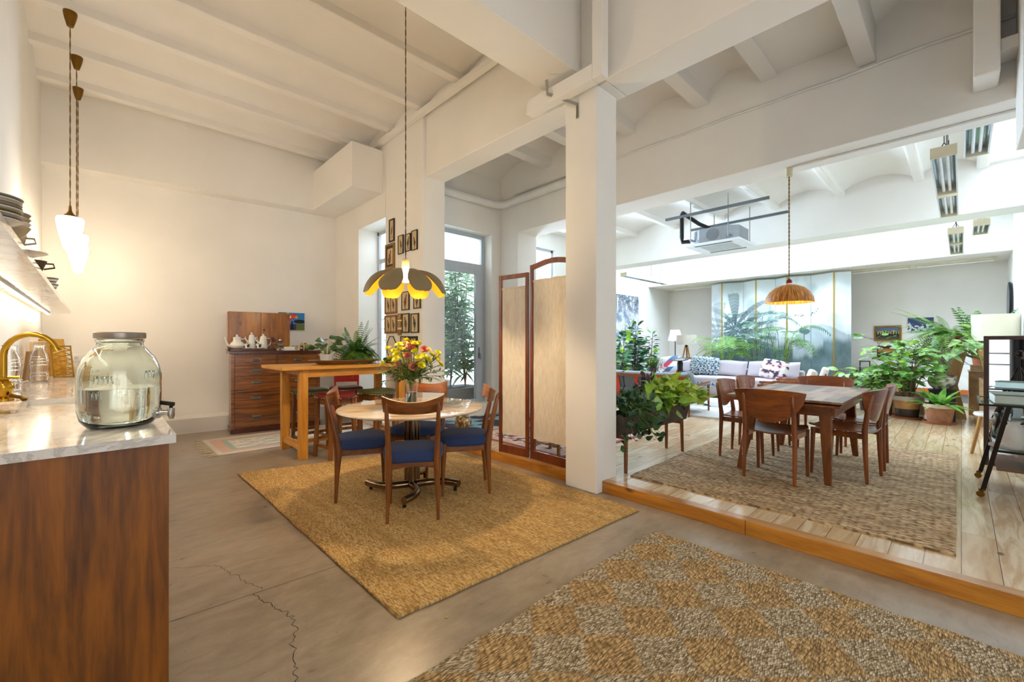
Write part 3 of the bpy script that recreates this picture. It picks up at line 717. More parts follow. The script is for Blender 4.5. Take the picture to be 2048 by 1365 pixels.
ang = [atan2(3.454-3.17, 1.63-1.865), atan2(2.91-3.17, 1.65-1.865), atan2(2.907-3.17, 2.154-1.865), atan2(3.41-3.17, 2.14-1.865)]
for a in ang:
    d = V((cos(a), sin(a), 0)); n = V((-d.y, d.x, 0)); P = []
    for i in range(9):
        s = i/8; P.append(d*(.03+.36*s)+n*(.07*sin(pi*s)*1.0)+V((0, 0, .058)))
    lg = MB().tube(P, .029, 14).build('foot', OLDS, t, smooth=40)
    e = P[-1]-d*.03; MB().lathe([(.014, 0), (.014, .03)], 10, (e.x, e.y, 0)).build('glide', BLACK, lg)

CH_X = wood('cherry_wood', '#5a2e10', '#935726', 'x', 5, .33, 9, .03, 0, .2)
CH_Z = wood('cherry_wood', '#5a2e10', '#935726', 'z', 5, .33, 9, .03, 0, .2)
BLUE = fabric('blue_wool', '#2c3f6c', .2, 700, .95, .35, .1)
def ital_chair(label, loc, rz):
    c = thing('dining_chair', label, 'chair', loc, rz, 'blue seated chairs round the marble table')
    for s in (-1, 1):
        P = [(s*.172, -.2, 0), (s*.168, -.192, .2), (s*.163, -.183, .36), (s*.163, -.185, .43), (s*.166, -.205, .55), (s*.171, -.24, .7), (s*.173, -.262, .8), (s*.173, -.27, .83)]
        MB().tube(P, [(.011, .012), (.016, .018), (.023, .028), (.024, .031), (.019, .024), (.016, .019), (.013, .014), (.003, .004)], 10).build('rear_leg', CH_Z, c, smooth=60)
        MB().tube([(s*.178, .185, 0), (s*.182, .18, .2), (s*.185, .172, .37), (s*.185, .17, .425)], [.010, .015, .021, .02], 10).build('front_leg', CH_Z, c, smooth=60)
        MB().extr([(s*.163, -.17, .355), (s*.183, .165, .355), (s*.183, .165, .405), (s*.163, -.17, .41)], (s*-.02, 0, 0)).build('side_rail', CH_X, c, bevel=.004)
    def fr(u, v): return V((-.18+.36*u, .183, .352+.05*v+.022*(1-abs(2*u-1))*(1-v)))
    MB().slab(fr, 9, 2, (0, -.022, 0)).build('front_rail', CH_X, c, bevel=.002)
    MB().slab(lambda u, v: V((-.165+.33*u, -.172, .36+.045*v+.02*(1-abs(2*u-1))*(1-v))), 9, 2, (0, -.022, 0)).build('rear_rail', CH_X, c, bevel=.002)
    def top(u, v):
        x = (u-.5)*.43; k = abs(2*u-1)
        zt = .832+.042*k**2; zb = .748-.0*k+.012*k**3
        return V((x*(1-.06*(1-v)), -.232-.022*(1-k*k)+.05*k*k-.02*v, zb+(zt-zb)*v))
    MB().slab(top, 25, 7, -.015).build('top_rail', CH_X, c, smooth=50, bevel=.004)
    def seat(u, v):
        a = 2*pi*u; ca, sa = cos(a), sin(a); e = .55
        x = abs(ca)**e*(1 if ca > 0 else -1); y = abs(sa)**e*(1 if sa > 0 else -1)
        w = .215+.012*y
        if v < .25: r = .93+.07*v/.25; z = .402+.02*v/.25
        elif v < .5: r = 1; z = .422+.035*(v-.25)/.25
        else: q = (v-.5)/.5; r = cos(q*pi/2)**.55; z = .457+.038*sin(q*pi/2)
        return V((x*w*r, -.0+y*.205*r, z))
    m = MB().sheet(seat, 40, 18, cu=True); m.f.append(tuple(range(39, -1, -1))); m.m.append(0)
    m.build('seat_cushion', BLUE, c, smooth=180)
    return c
c0 = ital_chair('blue seated chair nearest the camera, its back turned to us', (1.655, 2.79, .0135), R(-32.1))
dup(c0, (1.545, 3.42, .0135), R(-112), 'blue seated chair on the left side of the round table')
dup(c0, (2.226, 2.93, .0135), R(56.5), 'blue seated chair on the right of the round table, near the folding screen')
dup(c0, (2.12, 3.5, .0135), R(121.5), 'blue seated chair on the far side of the round table, behind the vase')

# ================================================================ bouquet
vz = .7245; vx, vy = 1.88, 3.21
v = thing('glass_vase', 'tall clear glass vase in the middle of the round table', 'vase', (vx, vy, vz))
MB().lathe([(.001, 0), (.05, 0), (.052, .01), (.05, .1), (.053, .18), (.062, .235), (.06, .236), (.05, .18), (.0465, .1), (.047, .016), (.001, .014)], 36, cap0=False, cap1=False).build('body', GLASS, v, smooth=60)
MB().lathe([(.001, .0145), (.0465, .0165), (.046, .1), (.047, .115), (.001, .115)], 30, cap0=False, cap1=False).build('water', WATER, v, smooth=40)
STEM = leafm('flower_stem', '#4c6b25', '#6f8c3a'); GRN = leafm('bouquet_leaf', '#26401c', '#5b7a32')
YEL = plain('yellow_petal', '#efe614', .6, 0, .15, 60); PINK = plain('salmon_petal', '#ee9a80', .6, 0, .22, 40); CRM = plain('cream_petal', '#efe0a8', .6, 0, .12, 40)
def stemto(tip, z0=.03):
    a = atan2(tip.y, tip.x); b = V((-cos(a)*.024, -sin(a)*.024, z0)); m = V((cos(a)*.03, sin(a)*.03, .22))
    return [b.lerp(m, .5)+V((0, 0, 0)), m, m.lerp(tip, .5)+V((0, 0, .015)), tip], b
def mum(tip, d, r, mat, label, grp, name='chrysanthemum'):
    t = thing(name, label, 'flower', (vx, vy, vz), 0, grp); P, b = stemto(tip)
    MB().tube([b]+P, .0022, 5, False).build('stem', STEM, t, smooth=60)
    m = MB(); q = V(d).to_track_quat('Z', 'Y').to_matrix().to_4x4(); n = 11
    for k, (el, rr, nn) in enumerate(((.1, 1, 16), (.45, .85, 13), (.85, .62, 9), (1.25, .35, 5))):
        for i in range(nn):
            a = 2*pi*i/nn+k*.5+U(-.1, .1)
            leaf(m, (cos(a)*.002, sin(a)*.002, r*.12*k), (cos(a)*cos(el), sin(a)*cos(el), sin(el)), (-cos(a)*sin(el), -sin(a)*sin(el), cos(el)), r*rr, r*.42, -.15, 3, lambda s: min(1, s*3+.2)*(1-s**6)**.5+.05, .3)
    m.T(M4.Translation(tip) @ q); m.build('blossom', mat, t, smooth=60)
    lm = MB()
    for i in range(3):
        p = P[1].lerp(P[3], U(.1, .8)); a = U(0, 6.3); leaf(lm, p, (cos(a), sin(a), .3), (0, 0, 1), U(.03, .055), U(.012, .02), .3, 3)
    lm.build('leaves', GRN, t, smooth=60)
def carn(tip, d, r, mat, label, grp, name='carnation'):
    t = thing(name, label, 'flower', (vx, vy, vz), 0, grp); P, b = stemto(tip)
    MB().tube([b]+P, .0025, 5, False).build('stem', STEM, t, smooth=60)
    m = MB(); q = V(d).to_track_quat('Z', 'Y').to_matrix().to_4x4()
    for k, (el, rr, nn) in enumerate(((.05, 1, 9), (.35, .95, 9), (.7, .85, 8), (1.0, .75, 7), (1.3, .6, 5))):
        for i in range(nn):
            a = 2*pi*i/nn+k*.6+U(-.15, .15); e2 = el+U(-.12, .12)
            leaf(m, (0, 0, r*.08*k), (cos(a)*cos(e2), sin(a)*cos(e2), sin(e2)), (-cos(a)*sin(e2), -sin(a)*sin(e2), cos(e2)), r*rr, r*.8, -.2, 6, lambda s: (.2+.9*s)*(1 if s < .9 else .75)+.12*sin(s*31+k), .25)
    m.T(M4.Translation(tip) @ q); m.build('blossom', mat, t, smooth=60)
    cal = MB().lathe([(.003, -r*.6), (r*.28, -r*.4), (r*.3, r*.1), (r*.42, r*.25)], 10, cap1=False); cal.T(M4.Translation(tip) @ q); cal.build('calyx', STEM, t, smooth=60)
rs = random.Random(11)
spots = []
for i in range(36):
    for _ in range(80):
        a = rs.uniform(0, 2*pi); el = rs.uniform(.1, 1.35)
        d = V((cos(a)*cos(el)*1.12, sin(a)*cos(el)*1.12, sin(el)*.95)); tip = V((0, 0, .31))+d*rs.uniform(.2, .25)
        if all((tip-s).length > .047 for s in spots): spots.append(tip); mum(tip, d+V((0, 0, .7)), rs.uniform(.03, .04), YEL, 'yellow pompom chrysanthemum standing in the glass vase', 'yellow chrysanthemums in the vase'); break
RT, FW, UPV = V((.7242, -.6896, 0)), V((-.6896, -.7242, 0)), V((0, 0, 1))
for i, (x, z, y, r, m, lb) in enumerate(((.02, .44, .1, .042, PINK, 'salmon carnation at the top of the bouquet'), (.0, .37, .12, .036, PINK, 'salmon carnation just under the top one'), (.13, .42, .1, .036, PINK, 'salmon carnation at the right of the bouquet'),
        (.055, .28, .15, .043, PINK, 'large salmon carnation low at the front of the bouquet'), (.1, .35, .14, .04, CRM, 'cream carnation right of centre in the bouquet'), (-.04, .46, .05, .036, CRM, 'cream carnation left of the top salmon one'), (-.08, .3, .13, .028, PINK, 'small salmon carnation at the left of the bouquet'))):
    tip = RT*x+FW*y+UPV*(z+.05); carn(tip, FW*.9+UPV*.8+RT*x*2, r, m, lb, None)
for i in range(40):
    a = 2*pi*i/20+rs.uniform(-.1, .1); el = rs.uniform(-.25, .75); L = rs.uniform(.2, .3)
    tip = V((cos(a)*cos(el)*L, sin(a)*cos(el)*L, .255+sin(el)*L)); P, b = stemto(tip)
    t = thing('greenery_sprig', 'narrow leaved green sprig spreading from the glass vase', 'greenery', (vx, vy, vz), 0, 'green sprigs in the vase')
    MB().tube([b]+P, .0018, 5, False).build('stem', STEM, t, smooth=60); m = MB()
    for k in range(16):
        s = .12+.88*k/15; p = P[1].lerp(P[2], min(1, s*2)) if s < .5 else P[2].lerp(P[3], (s-.5)*2)
        w = rs.uniform(0, 6.3); dd = (P[3]-P[2]).normalized()+V((cos(w), sin(w), rs.uniform(-.3, .5)))*.9
        leaf(m, p, dd, (rs.uniform(-.3, .3), rs.uniform(-.3, .3), 1), rs.uniform(.035, .07), rs.uniform(.009, .02), .3, 3)
    m.build('leaves', GRN, t, smooth=60)

# ================================================================ petal pendant above the round table
p = thing('petal_pendant_lamp', 'flower shaped pendant lamp with curved gold lined petals above the round table', 'pendant lamp', (1.855, 3.26, 1.70))
H = 4.36-1.70
MB().lathe([(.05, H-.005), (.05, H-.035), (.035, H-.05), (.004, H-.06)][::-1], 24).build('ceiling_rose', plain('ivory_rose', '#e3dcb4', .4), p, smooth=40)
c = MB(); n = 70
for s in (0, pi): c.tube([(.003*cos(i*1.3+s), .003*sin(i*1.3+s), .26+(H-.31)*i/n) for i in range(n+1)], .0028, 5)
c.build('cord', plain('twisted_brown_cord', '#5a4426', .8), p, smooth=60)
MB().lathe([(.029, .185), (.03, .19), (.03, .262), (.026, .266), (.004, .268)], 24).build('lamp_holder', plain('ivory_holder', '#c3b27c', .45), p, smooth=40)
GOLDIN = plain('gold_leaf_lining', '#b9811f', .4, .75, .08); TAUPE = plain('taupe_petal', '#8b7a58', .5, 0, .04)
def petal(az, R0, drop, w):
    ol = MB(); il = MB(); ca, sa = cos(az), sin(az); nu, nv = 11, 16
    def f(u, v, off):
        s = v; x = (u-.5)*2
        rad = .03+(R0-.03)*sin(s*pi/2*.93)**.85; z = .175-drop*(s**2.1)
        wd = w*sin(pi*(.01+s*.74))**1.5
        if s > .62: wd = w*sin(pi*(.01+.62*.74))**1.5*sqrt(max(0.012, 1-((s-.62)/.38)**2))
        z -= .05*x*x*(wd/w); r2 = rad-off*.5; z -= off
        y = x*wd/2
        return V((r2*ca-y*sa, r2*sa+y*ca, z))
    ol.sheet(lambda u, v: f(u, v, 0), nu, nv); il.sheet(lambda u, v: f(u, v, .004), nu, nv, flip=True)
    o = ol.build('petal', TAUPE, p, smooth=180)
    il.build('gold_lining', GOLDIN, o, smooth=180)
for i in range(8): petal(2*pi*i/8+.661, .345, .205, .20)
MB().lathe([(.001, .07), (.035, .072), (.055, .1), (.052, .135), (.03, .165), (.02, .18)], 20, cap0=False).build('bulb', emit('bulb_glow', (1, .78, .47), 350), p, smooth=180)
# ================================================================ pine bar table and stools
PX = wood('honey_pine', '#b87416', '#dea042', 'x', 4, .4, 7, .04, 1); PZ = wood('honey_pine', '#b87416', '#dea042', 'z', 4, .4, 7, .04, 1); PY = wood('honey_pine', '#b87416', '#dea042', 'y', 4, .4, 7, .04, 1)
t = thing('bar_table', 'tall honey pine bar table between the dresser and the picture wall', 'table', (2.12, 5.21, 0))
bx(-.8, -.41, .965, .79, .41, 1.0).build('tabletop', PX, t, bevel=.004)
for sx in (-1, 1):
    for sy in (-1, 1):
        x0 = -.57 if sx < 0 else .60; y0 = -.345 if sy < 0 else .28
        bx(x0-.045, y0-.0, 0, x0+.045, y0+.07, .964).build('leg', PZ, t, bevel=.004)
bx(-.525, -.33, .88, .555, -.30, .964).build('apron', PX, t); bx(-.525, .3, .88, .555, .33, .964).build('apron', PX, t)
for x in (-.57, .60):
    bx(x-.02, -.274, .9, x+.02, .279, .964).build('end_apron', PY, t); bx(x-.03, -.274, .09, x+.03, .279, .15).build('end_stretcher', PY, t, bevel=.003)
bx(-.539, -.02, .1, .569, .03, .14).build('long_stretcher', PX, t, bevel=.003)

SW_ = wood('stool_oak', '#5a3110', '#9a6227', 'z', 5, .4, 9, .03)
LE = {n: plain('leather_'+n, c, .38, 0, .12, 18) for n, c in (('red', '#6d1512'), ('green', '#494a22'), ('maroon', '#431a17'))}
NAIL = plain('brass_nail', '#e9dcae', .3, .8)
def stool(loc, rz, m, label):
    s = thing('bar_stool', label, 'stool', loc, rz, 'leather topped stools around the bar table')
    def st(u, v):
        a = 2*pi*u; e = .5; x = abs(cos(a))**e*(1 if cos(a) > 0 else -1); y = abs(sin(a))**e*(1 if sin(a) > 0 else -1)
        if v < .35: r = 1; z = .642+.03*v/.35
        else: q = (v-.35)/.65; r = cos(q*pi/2)**.6; z = .672+.035*sin(q*pi/2)
        return V((x*.185*r, y*.185*r, z+.012*x*x*r))
    q = MB().sheet(st, 36, 12, cu=True); q.f.append(tuple(range(35, -1, -1))); q.m.append(0); q = q.build('seat', m, s, smooth=180)
    for i in range(44):
        a = 2*pi*(i+.5)/44; e = .5; x = abs(cos(a))**e*(1 if cos(a) > 0 else -1); y = abs(sin(a))**e*(1 if sin(a) > 0 else -1)
        MB().ball((x*.186, y*.186, .65+.012*x*x), .0055, 6, 4).build('nail', NAIL, q, smooth=180)
    for sx in (-1, 1):
        for sy in (-1, 1):
            MB().tube([(sx*.15, sy*.15, 0), (sx*.128, sy*.128, .641)], [.018, .017], 4).build('leg', SW_, s, bevel=.002)
        MB().tube([(sx*.146, -.146, .13), (sx*.146, .146, .13)], [(.011, .016)]*2, 4).build('stretcher', SW_, s)
        MB().tube([(-.143, sx*.143, .2), (.143, sx*.143, .2)], [(.011, .016)]*2, 4).build('stretcher', SW_, s)
        bx(-.11, sx*.125-.008, .58, .11, sx*.125+.008, .64).build('rail', SW_, s); bx(sx*.125-.008, -.11, .58, sx*.125+.008, .11, .64).build('rail', SW_, s)
    return s
s0 = stool((1.86, 4.80, 0), R(10), LE['red'], 'red leather stool pushed under the near left corner of the bar table')
for loc, rz, m, lb in (((1.80, 5.42, 0), 5, 'green', 'green leather stool behind the left legs of the bar table'), ((2.22, 5.38, 0), -8, 'maroon', 'dark maroon leather stool in the middle under the bar table'), ((2.36, 4.82, 0), 14, 'green', 'green leather stool near the right end of the bar table')):
    c = dup(s0, loc, R(rz), lb); remat(c, 'seat', LE[m])

# tray, plants and a ceramic on the bar table
t = thing('oval_tray', 'large oval wooden tray on the bar table carrying two plants', 'tray', (2.13, 5.17, 1.0005))
MB().lathe([(.001, .0), (.7, .0), (.78, .012), (1.0, .05), (.985, .053), (.77, .02), (.001, .012)], 56, cap0=False, cap1=False, sx=.44, sy=.24).build('dish', wood('tray_mango', '#6d4a2a', '#9c7448', 'x', 4, .5), t, smooth=60)
SOIL = plain('potting_soil', '#2c211a', 1, 0, .4, 60)
p = thing('african_violet', 'small broad leaved plant in a ribbed white pot on the oval tray', 'potted plant', (1.885, 5.13, 1.014))
P = [(.001, 0), (.055, 0), (.075, .09), (.086, .1), (.086, .108), (.078, .106), (.068, .09), (.001, .085)]
m = MB(); n = 48; m.sheet(lambda u, v: (P[round(v*7)][0]*(1+.04*cos(u*2*pi*12))*cos(2*pi*u), P[round(v*7)][0]*(1+.04*cos(u*2*pi*12))*sin(2*pi*u), P[round(v*7)][1]), n, 8, cu=True); m.build('pot', WHITE, p, smooth=60)
MB().lathe([(.001, .098), (.07, .096)], 20, cap0=False, cap1=False).build('soil', SOIL, p)
st = MB(); lf = MB(); rv = random.Random(4)
for i in range(26):
    a = rv.uniform(0, 6.3); el = rv.uniform(.5, 1.45); L = rv.uniform(.08, .2); d = V((cos(a)*cos(el), sin(a)*cos(el), sin(el))); b = V((cos(a)*.02, sin(a)*.02, .095)); e = b+d*L
    st.tube([b, b.lerp(e, .5)+V((0, 0, .012)), e], [.003, .0025, .002], 5); leaf(lf, e, (d.x, d.y, .1), (rv.uniform(-1, .2), rv.uniform(-1, .2), .7), rv.uniform(.075, .12), rv.uniform(.055, .08), .35, 4)
st.build('stems', leafm('pale_stem', '#5f7a35', '#93a858'), p, smooth=60); lf.build('foliage', leafm('violet_leaf', '#1f3a1a', '#4f7a2c'), p, smooth=60)
p = thing('boston_fern', 'bushy fern spilling from a blue grey bowl on the oval tray', 'potted plant', (2.27, 5.2, 1.014))
MB().lathe([(.001, 0), (.05, 0), (.055, .03), (.1, .08), (.13, .12), (.126, .123), (.095, .088), (.04, .04), (.001, .035)], 32, cap0=False, cap1=False).build('bowl', plain('blue_grey_glaze', '#7e95a4', .25), p, smooth=60)
MB().lathe([(.001, .1), (.115, .1)], 20, cap0=False, cap1=False).build('soil', SOIL, p)
f = MB()
for i in range(95):
    a = rv.uniform(0, 6.3); k = i/44
    frond(f, (cos(a)*.03, sin(a)*.03, .1), a, rv.uniform(.2, .34), rv.uniform(.5, 1.3), rv.uniform(.5, 1.7), 15, .02, .055, .0016)
for i in range(20):
    a = rv.uniform(0, 6.3); frond(f, (cos(a)*.02, sin(a)*.02, .1), a, rv.uniform(.13, .22), rv.uniform(1.7, 2.5), rv.uniform(.2, .8), 16, .02, .055, .0016)
f.build('fronds', leafm('fern_green', '#2c5a17', '#6f9f33'), p, smooth=60)
b = thing('ceramic_bird', 'dark green ceramic bird shaped dish at the right end of the bar table', 'ornament', (2.62, 5.02, 1.0005), R(-40))
MB().lathe([(.001, 0), (.035, 0), (.058, .02), (.065, .045), (.058, .065), (.05, .068), (.052, .06), (.055, .045), (.03, .012), (.001, .01)], 24, cap0=False, cap1=False, sx=1.15).build('bowl', plain('olive_glaze', '#3e4a24', .2), b, smooth=60)
MB().tube([(.055, 0, .035), (.08, 0, .06), (.075, 0, .085), (.06, 0, .1)], [.024, .016, .012, .006], 10).build('neck', MC['olive_glaze'], b, smooth=60)

# ================================================================ dresser
DK = wood('pitch_pine', '#3a1a08', '#a8631f', 'x', 5, .28, 18, .05, 0, .4); DZ = wood('pitch_pine_side', '#5b3016', '#8d5a31', 'z', 5, .3, 12, .04, 0, .3)
MAH = wood('mahogany', '#351308', '#662a14', 'x', 5, .25, 10, .03, 0, .4)
PEWT = plain('pewter_pull', '#7d7c78', .35, .85, .1)
d = thing('dresser', 'tall pitch pine chest of drawers with pewter cup handles by the back wall', 'dresser', (1.252, 6.882, 0), R(-5))
bx(.012, .012, .07, 1.133, .40, 1.10).build('carcass', DZ, d)
bx(-.006, -.006, 0, 1.151, .405, .07).build('plinth', MAH, d, bevel=.004)
bx(-.02, -.02, 1.1, 1.165, .405, 1.143).build('top', MAH, d, bevel=.006)
for x in (.0, 1.105): bx(x, 0, .07, x+.04, .0118, 1.1).build('stile', DK, d)
ZB = [(1.075, .935), (.93, .79), (.785, .60), (.595, .35), (.345, .085)]
def pull(x, z, par):
    m = MB().slab(lambda u, v: V((x+(u-.5)*.1, -.002-.022*sin(pi*v)*(1-(2*u-1)**2)**.5-.001, z+.018-.034*v)), 13, 7, .002)
    m.box(x-.055, -.003, z-.022, x+.055, -.0002, z+.024); return m.build('handle', PEWT, par, smooth=40)
for i, (a, b) in enumerate(ZB):
    cols = [(.045, .55), (.57, 1.1)] if i == 0 else [(.045, 1.1)]
    for x0, x1 in cols:
        g = bx(x0, -.004, b, x1, .0115, a).build('drawer', DK, d, bevel=.003)
        for hx in ([(x0+x1)/2] if i == 0 else [.3, .85]): pull(hx, (a+b)/2+.0, g).location.y = -.004
ca, sa = cos(R(-5)), sin(R(-5))
def ondresser(x, y): return (1.252+x*ca-y*sa, 6.882+x*sa+y*ca)
zt = 1.1435
c = thing('travelling_cabinet', 'upright folding wooden cabinet with two plain doors standing on the dresser', 'cabinet', (*ondresser(0, .2), zt), R(-5))
BW = wood('walnut_case', '#6b3606', '#b36f1c', 'z', 4, .3, 6, .03, 1, .3)
bx(-.015, .055, .03, .78, .19, .56).build('case', BW, c, bevel=.012); bx(.0, .04, .035, .385, .054, .555).build('door', BW, c, bevel=.004); kd = bx(.395, .04, .035, .775, .054, .555).build('door', BW, c, bevel=.004)
MB().ball((.43, .03, .3), .012, 10, 6).build('knob', BLACK, kd, smooth=180)
bx(-.03, -.16, 0, .56, .19, .028).build('base_tray', MAH, c, bevel=.004)
for x in (-.031, .53): bx(x, -.162, .001, x+.031, -.13, .0275).build('corner_iron', BLACK, c)
ztr = zt+.0285
def lat(name, P, m, par, n=24, **k): return MB().lathe(P, n, cap0=False, cap1=False).build(name, m, par, smooth=60, **k)
def teapot(x, y, label):
    t = thing('teapot', label, 'teapot', (*ondresser(x, y), ztr), R(5))
    lat('body', [(.001, 0), (.05, 0), (.085, .03), (.092, .055), (.075, .085), (.052, .105), (.045, .135), (.05, .15), (.05, .152), (.001, .152)], WHITE, t)
    lat('lid', [(.05, .153), (.052, .158), (.03, .168), (.008, .174), (.014, .185), (.016, .195), (.001, .2)], WHITE, t)
    MB().tube([(-.085, 0, .04), (-.115, 0, .06), (-.13, 0, .11), (-.145, 0, .165)], [.018, .014, .01, .009], 10).build('spout', WHITE, t, smooth=60)
    MB().tube([(.045, 0, .135), (.095, 0, .14), (.125, 0, .11), (.12, 0, .07), (.085, 0, .05)], .007, 8).build('handle', WHITE, t, smooth=60)
teapot(.08, .1, 'round white teapot at the left end of the dresser top')
def coffeepot(x, y, h, r, label, rz):
    t = thing('coffee_pot', label, 'coffee pot', (*ondresser(x, y), ztr), rz)
    lat('body', [(.001, 0), (r*.95, 0), (r, .01), (r*.86, h*.5), (r*.72, h*.72), (r*.7, h*.74), (.001, h*.74)], WHITE, t)
    lat('lid', [(r*.72, h*.745), (r*.74, h*.76), (r*.5, h*.84), (r*.18, h*.89), (r*.3, h*.95), (r*.3, h*.98), (.001, h)], WHITE, t)
    MB().tube([(-r*.85, 0, h*.4), (-r*1.5, 0, h*.55), (-r*1.75, 0, h*.72)], [.013, .009, .007], 8).build('spout', WHITE, t, smooth=60)
    MB().tube([(r*.7, 0, h*.68), (r*1.4, 0, h*.7), (r*1.75, 0, h*.5), (r*1.45, 0, h*.25), (r*.9, 0, h*.18)], .007, 8).build('handle', WHITE, t, smooth=60)
coffeepot(.26, .13, .235, .05, 'tall white coffee pot in the middle of the white tea set', R(10))
coffeepot(.4, .1, .215, .058, 'wide white coffee pot with a loop handle beside the goblet', R(-5))
LEAFP = plain('green_leaf_glaze', '#2f5a32', .3)
for i, x in enumerate((.185, .325)):
    X, Y = ondresser(x, -.06)
    s = tag(MB().lathe([(.001, 0), (.035, 0), (.075, .012), (.074, .014), (.03, .005), (.001, .005)], 28, cap0=False, cap1=False).build('saucer', WHITE, loc=(X, Y, ztr), smooth=60), ['left', 'right'][i]+' white saucer under a leaf cup on the dresser', 'saucer', 'leaf cups and saucers on the dresser')
    t = thing('leaf_cup', ['left', 'right'][i]+' white cup with a green leaf standing on its saucer on the dresser', 'cup', (X, Y, ztr+.0055), 0, 'leaf cups and saucers on the dresser')
    lat('bowl', [(.001, 0), (.02, 0), (.03, .03), (.042, .065), (.04, .065), (.026, .03), (.001, .006)], WHITE, t)
    m = MB(); leaf(m, (.0, -.033, .012), (.1, -.15, 1), (0, -1, 0), .052, .034, -.05, 4); m.build('painted_leaf', LEAFP, t, smooth=60)
    MB().tube([(.038, 0, .055), (.062, 0, .055), (.06, 0, .025), (.028, 0, .02)], .004, 6).build('handle', WHITE, t, smooth=60)
SMOKE = glass('smoky_glass', '#d9c3bd')
t = thing('wine_goblet', 'smoky pink stemmed goblet on the dresser', 'goblet', (*ondresser(.51, -.0), ztr))
lat('bowl', [(.001, .0), (.032, .0), (.03, .004), (.006, .012), (.006, .06), (.03, .085), (.042, .12), (.045, .165), (.043, .165), (.039, .12), (.027, .09), (.001, .075)], SMOKE, t)
t = thing('lidded_crystal_jar', 'cut crystal sweet jar with a pointed lid on the dresser', 'jar', (*ondresser(.6, .0), zt))
lat('body', [(.001, 0), (.03, 0), (.012, .02), (.012, .035), (.05, .075), (.058, .095), (.054, .095), (.045, .078), (.001, .045)], GLASS, t)
lat('lid', [(.058, .0955), (.058, .1), (.025, .135), (.01, .15), (.018, .162), (.001, .175)], GLASS, t)
t = thing('butter_dish', 'white lidded butter dish on the dresser', 'dish', (*ondresser(.715, -.02), zt), R(-5))
bx(-.09, -.05, 0, .09, .05, .01).build('plate', WHITE, t, bevel=.004); bx(-.07, -.035, .0105, .07, .035, .055).build('cover', WHITE, t, bevel=.012, bseg=3); MB().ball((0, 0, .066), .013, 10, 6).build('knob', BRASS, t, smooth=180)
t = thing('cream_cup', 'cream cup with green foot behind the pepper mills on the dresser', 'cup', (*ondresser(.82, .1), zt))
lat('body', [(.001, 0), (.025, 0), (.028, .02), (.05, .075), (.048, .075), (.025, .022), (.001, .01)], CREAM, t); MB().tube([(-.04, 0, .06), (-.07, 0, .055), (-.06, 0, .025), (-.03, 0, .025)], .004, 6).build('handle', CREAM, t, smooth=60)
for i, x in enumerate((.88, .94)):
    t = thing('pepper_mill', ['left', 'right'][i]+' small black and brass mill on the dresser', 'mill', (*ondresser(x, -.04), zt), 0, 'black and brass mills on the dresser')
    lat('body', [(.001, 0), (.022, 0), (.026, .03), (.02, .07), (.001, .07)], plain('black_lacquer', '#20180f', .2), t); lat('collar', [(.0225, .012), (.0268, .03), (.0245, .045), (.022, .03)], BRASS, t); lat('cap', [(.02, .0705), (.022, .078), (.018, .09), (.006, .1), (.009, .108), (.001, .115)], BRASS, t)
t = thing('carved_bird', 'little brown carved bird behind the mills on the dresser', 'ornament', (*ondresser(1.0, .1), zt), R(-5))
MB().ball((0, 0, .06), .03, 12, 8, (1.5, .8, .8)).build('body', MAH, t, smooth=180); MB().tube([(-.03, 0, .07), (-.042, 0, .1), (-.06, 0, .105)], [.014, .013, .003], 8).build('head', MAH, t, smooth=60); MB().tube([(0, 0, .0), (0, 0, .045)], .004, 6).lathe([(.02, 0), (.02, .005)], 12).build('stand', MAH, t, smooth=40)
cup('painted_cup', (*ondresser(1.06, -.02), zt), .05, .065, WHITE, 'white painted teacup at the right end of the dresser', handle=True)

# flower picture on the back wall
def blob(x, y, cx, cy, r): return sqrt((x-cx)**2+(y-cy)**2) < r*(1+.25*NZ.noise(V((x*20, y*20, cx*9))))
def flowers(u, v):
    x, y = u*1.4, v
    c = lin('#2f5a2c') if x < .55 else lin('#2f7fc0')
    if y < .62: c = lin('#4f86c4') if x < .9 else lin('#3f78b0')
    if y < .35: c = lin('#27532a') if x < .28 else (lin('#43346b') if x < .95 else lin('#6d7a2a'))
    if (x-1.12)**2/.1+(y-.5)**2/.012 < 1: c = lin('#10131c')
    if abs(x-.72) < .05+.12*max(0, .34-y) and y < .5: c = lin('#17131f')
    for cx, cy, r, col in ((.3, .8, .08, '#f0a81c'), (.45, .78, .08, '#f2f0e6'), (.42, .66, .07, '#f0c01c'), (.85, .85, .09, '#d8281a'), (.75, .76, .1, '#e84a18'), (.62, .6, .08, '#d82a14'), (.95, .75, .08, '#f0941c'), (.6, .75, .07, '#f4e8a0'), (.7, .9, .06, '#e03a14'), (.5, .92, .07, '#e8ece8')):
        if blob(x, y, cx, cy, r): c = lin(col)
    if y < .45 and x < .5 and fbm(x*12, y*20) > .62: c = lin('#e8ecea')
    return c
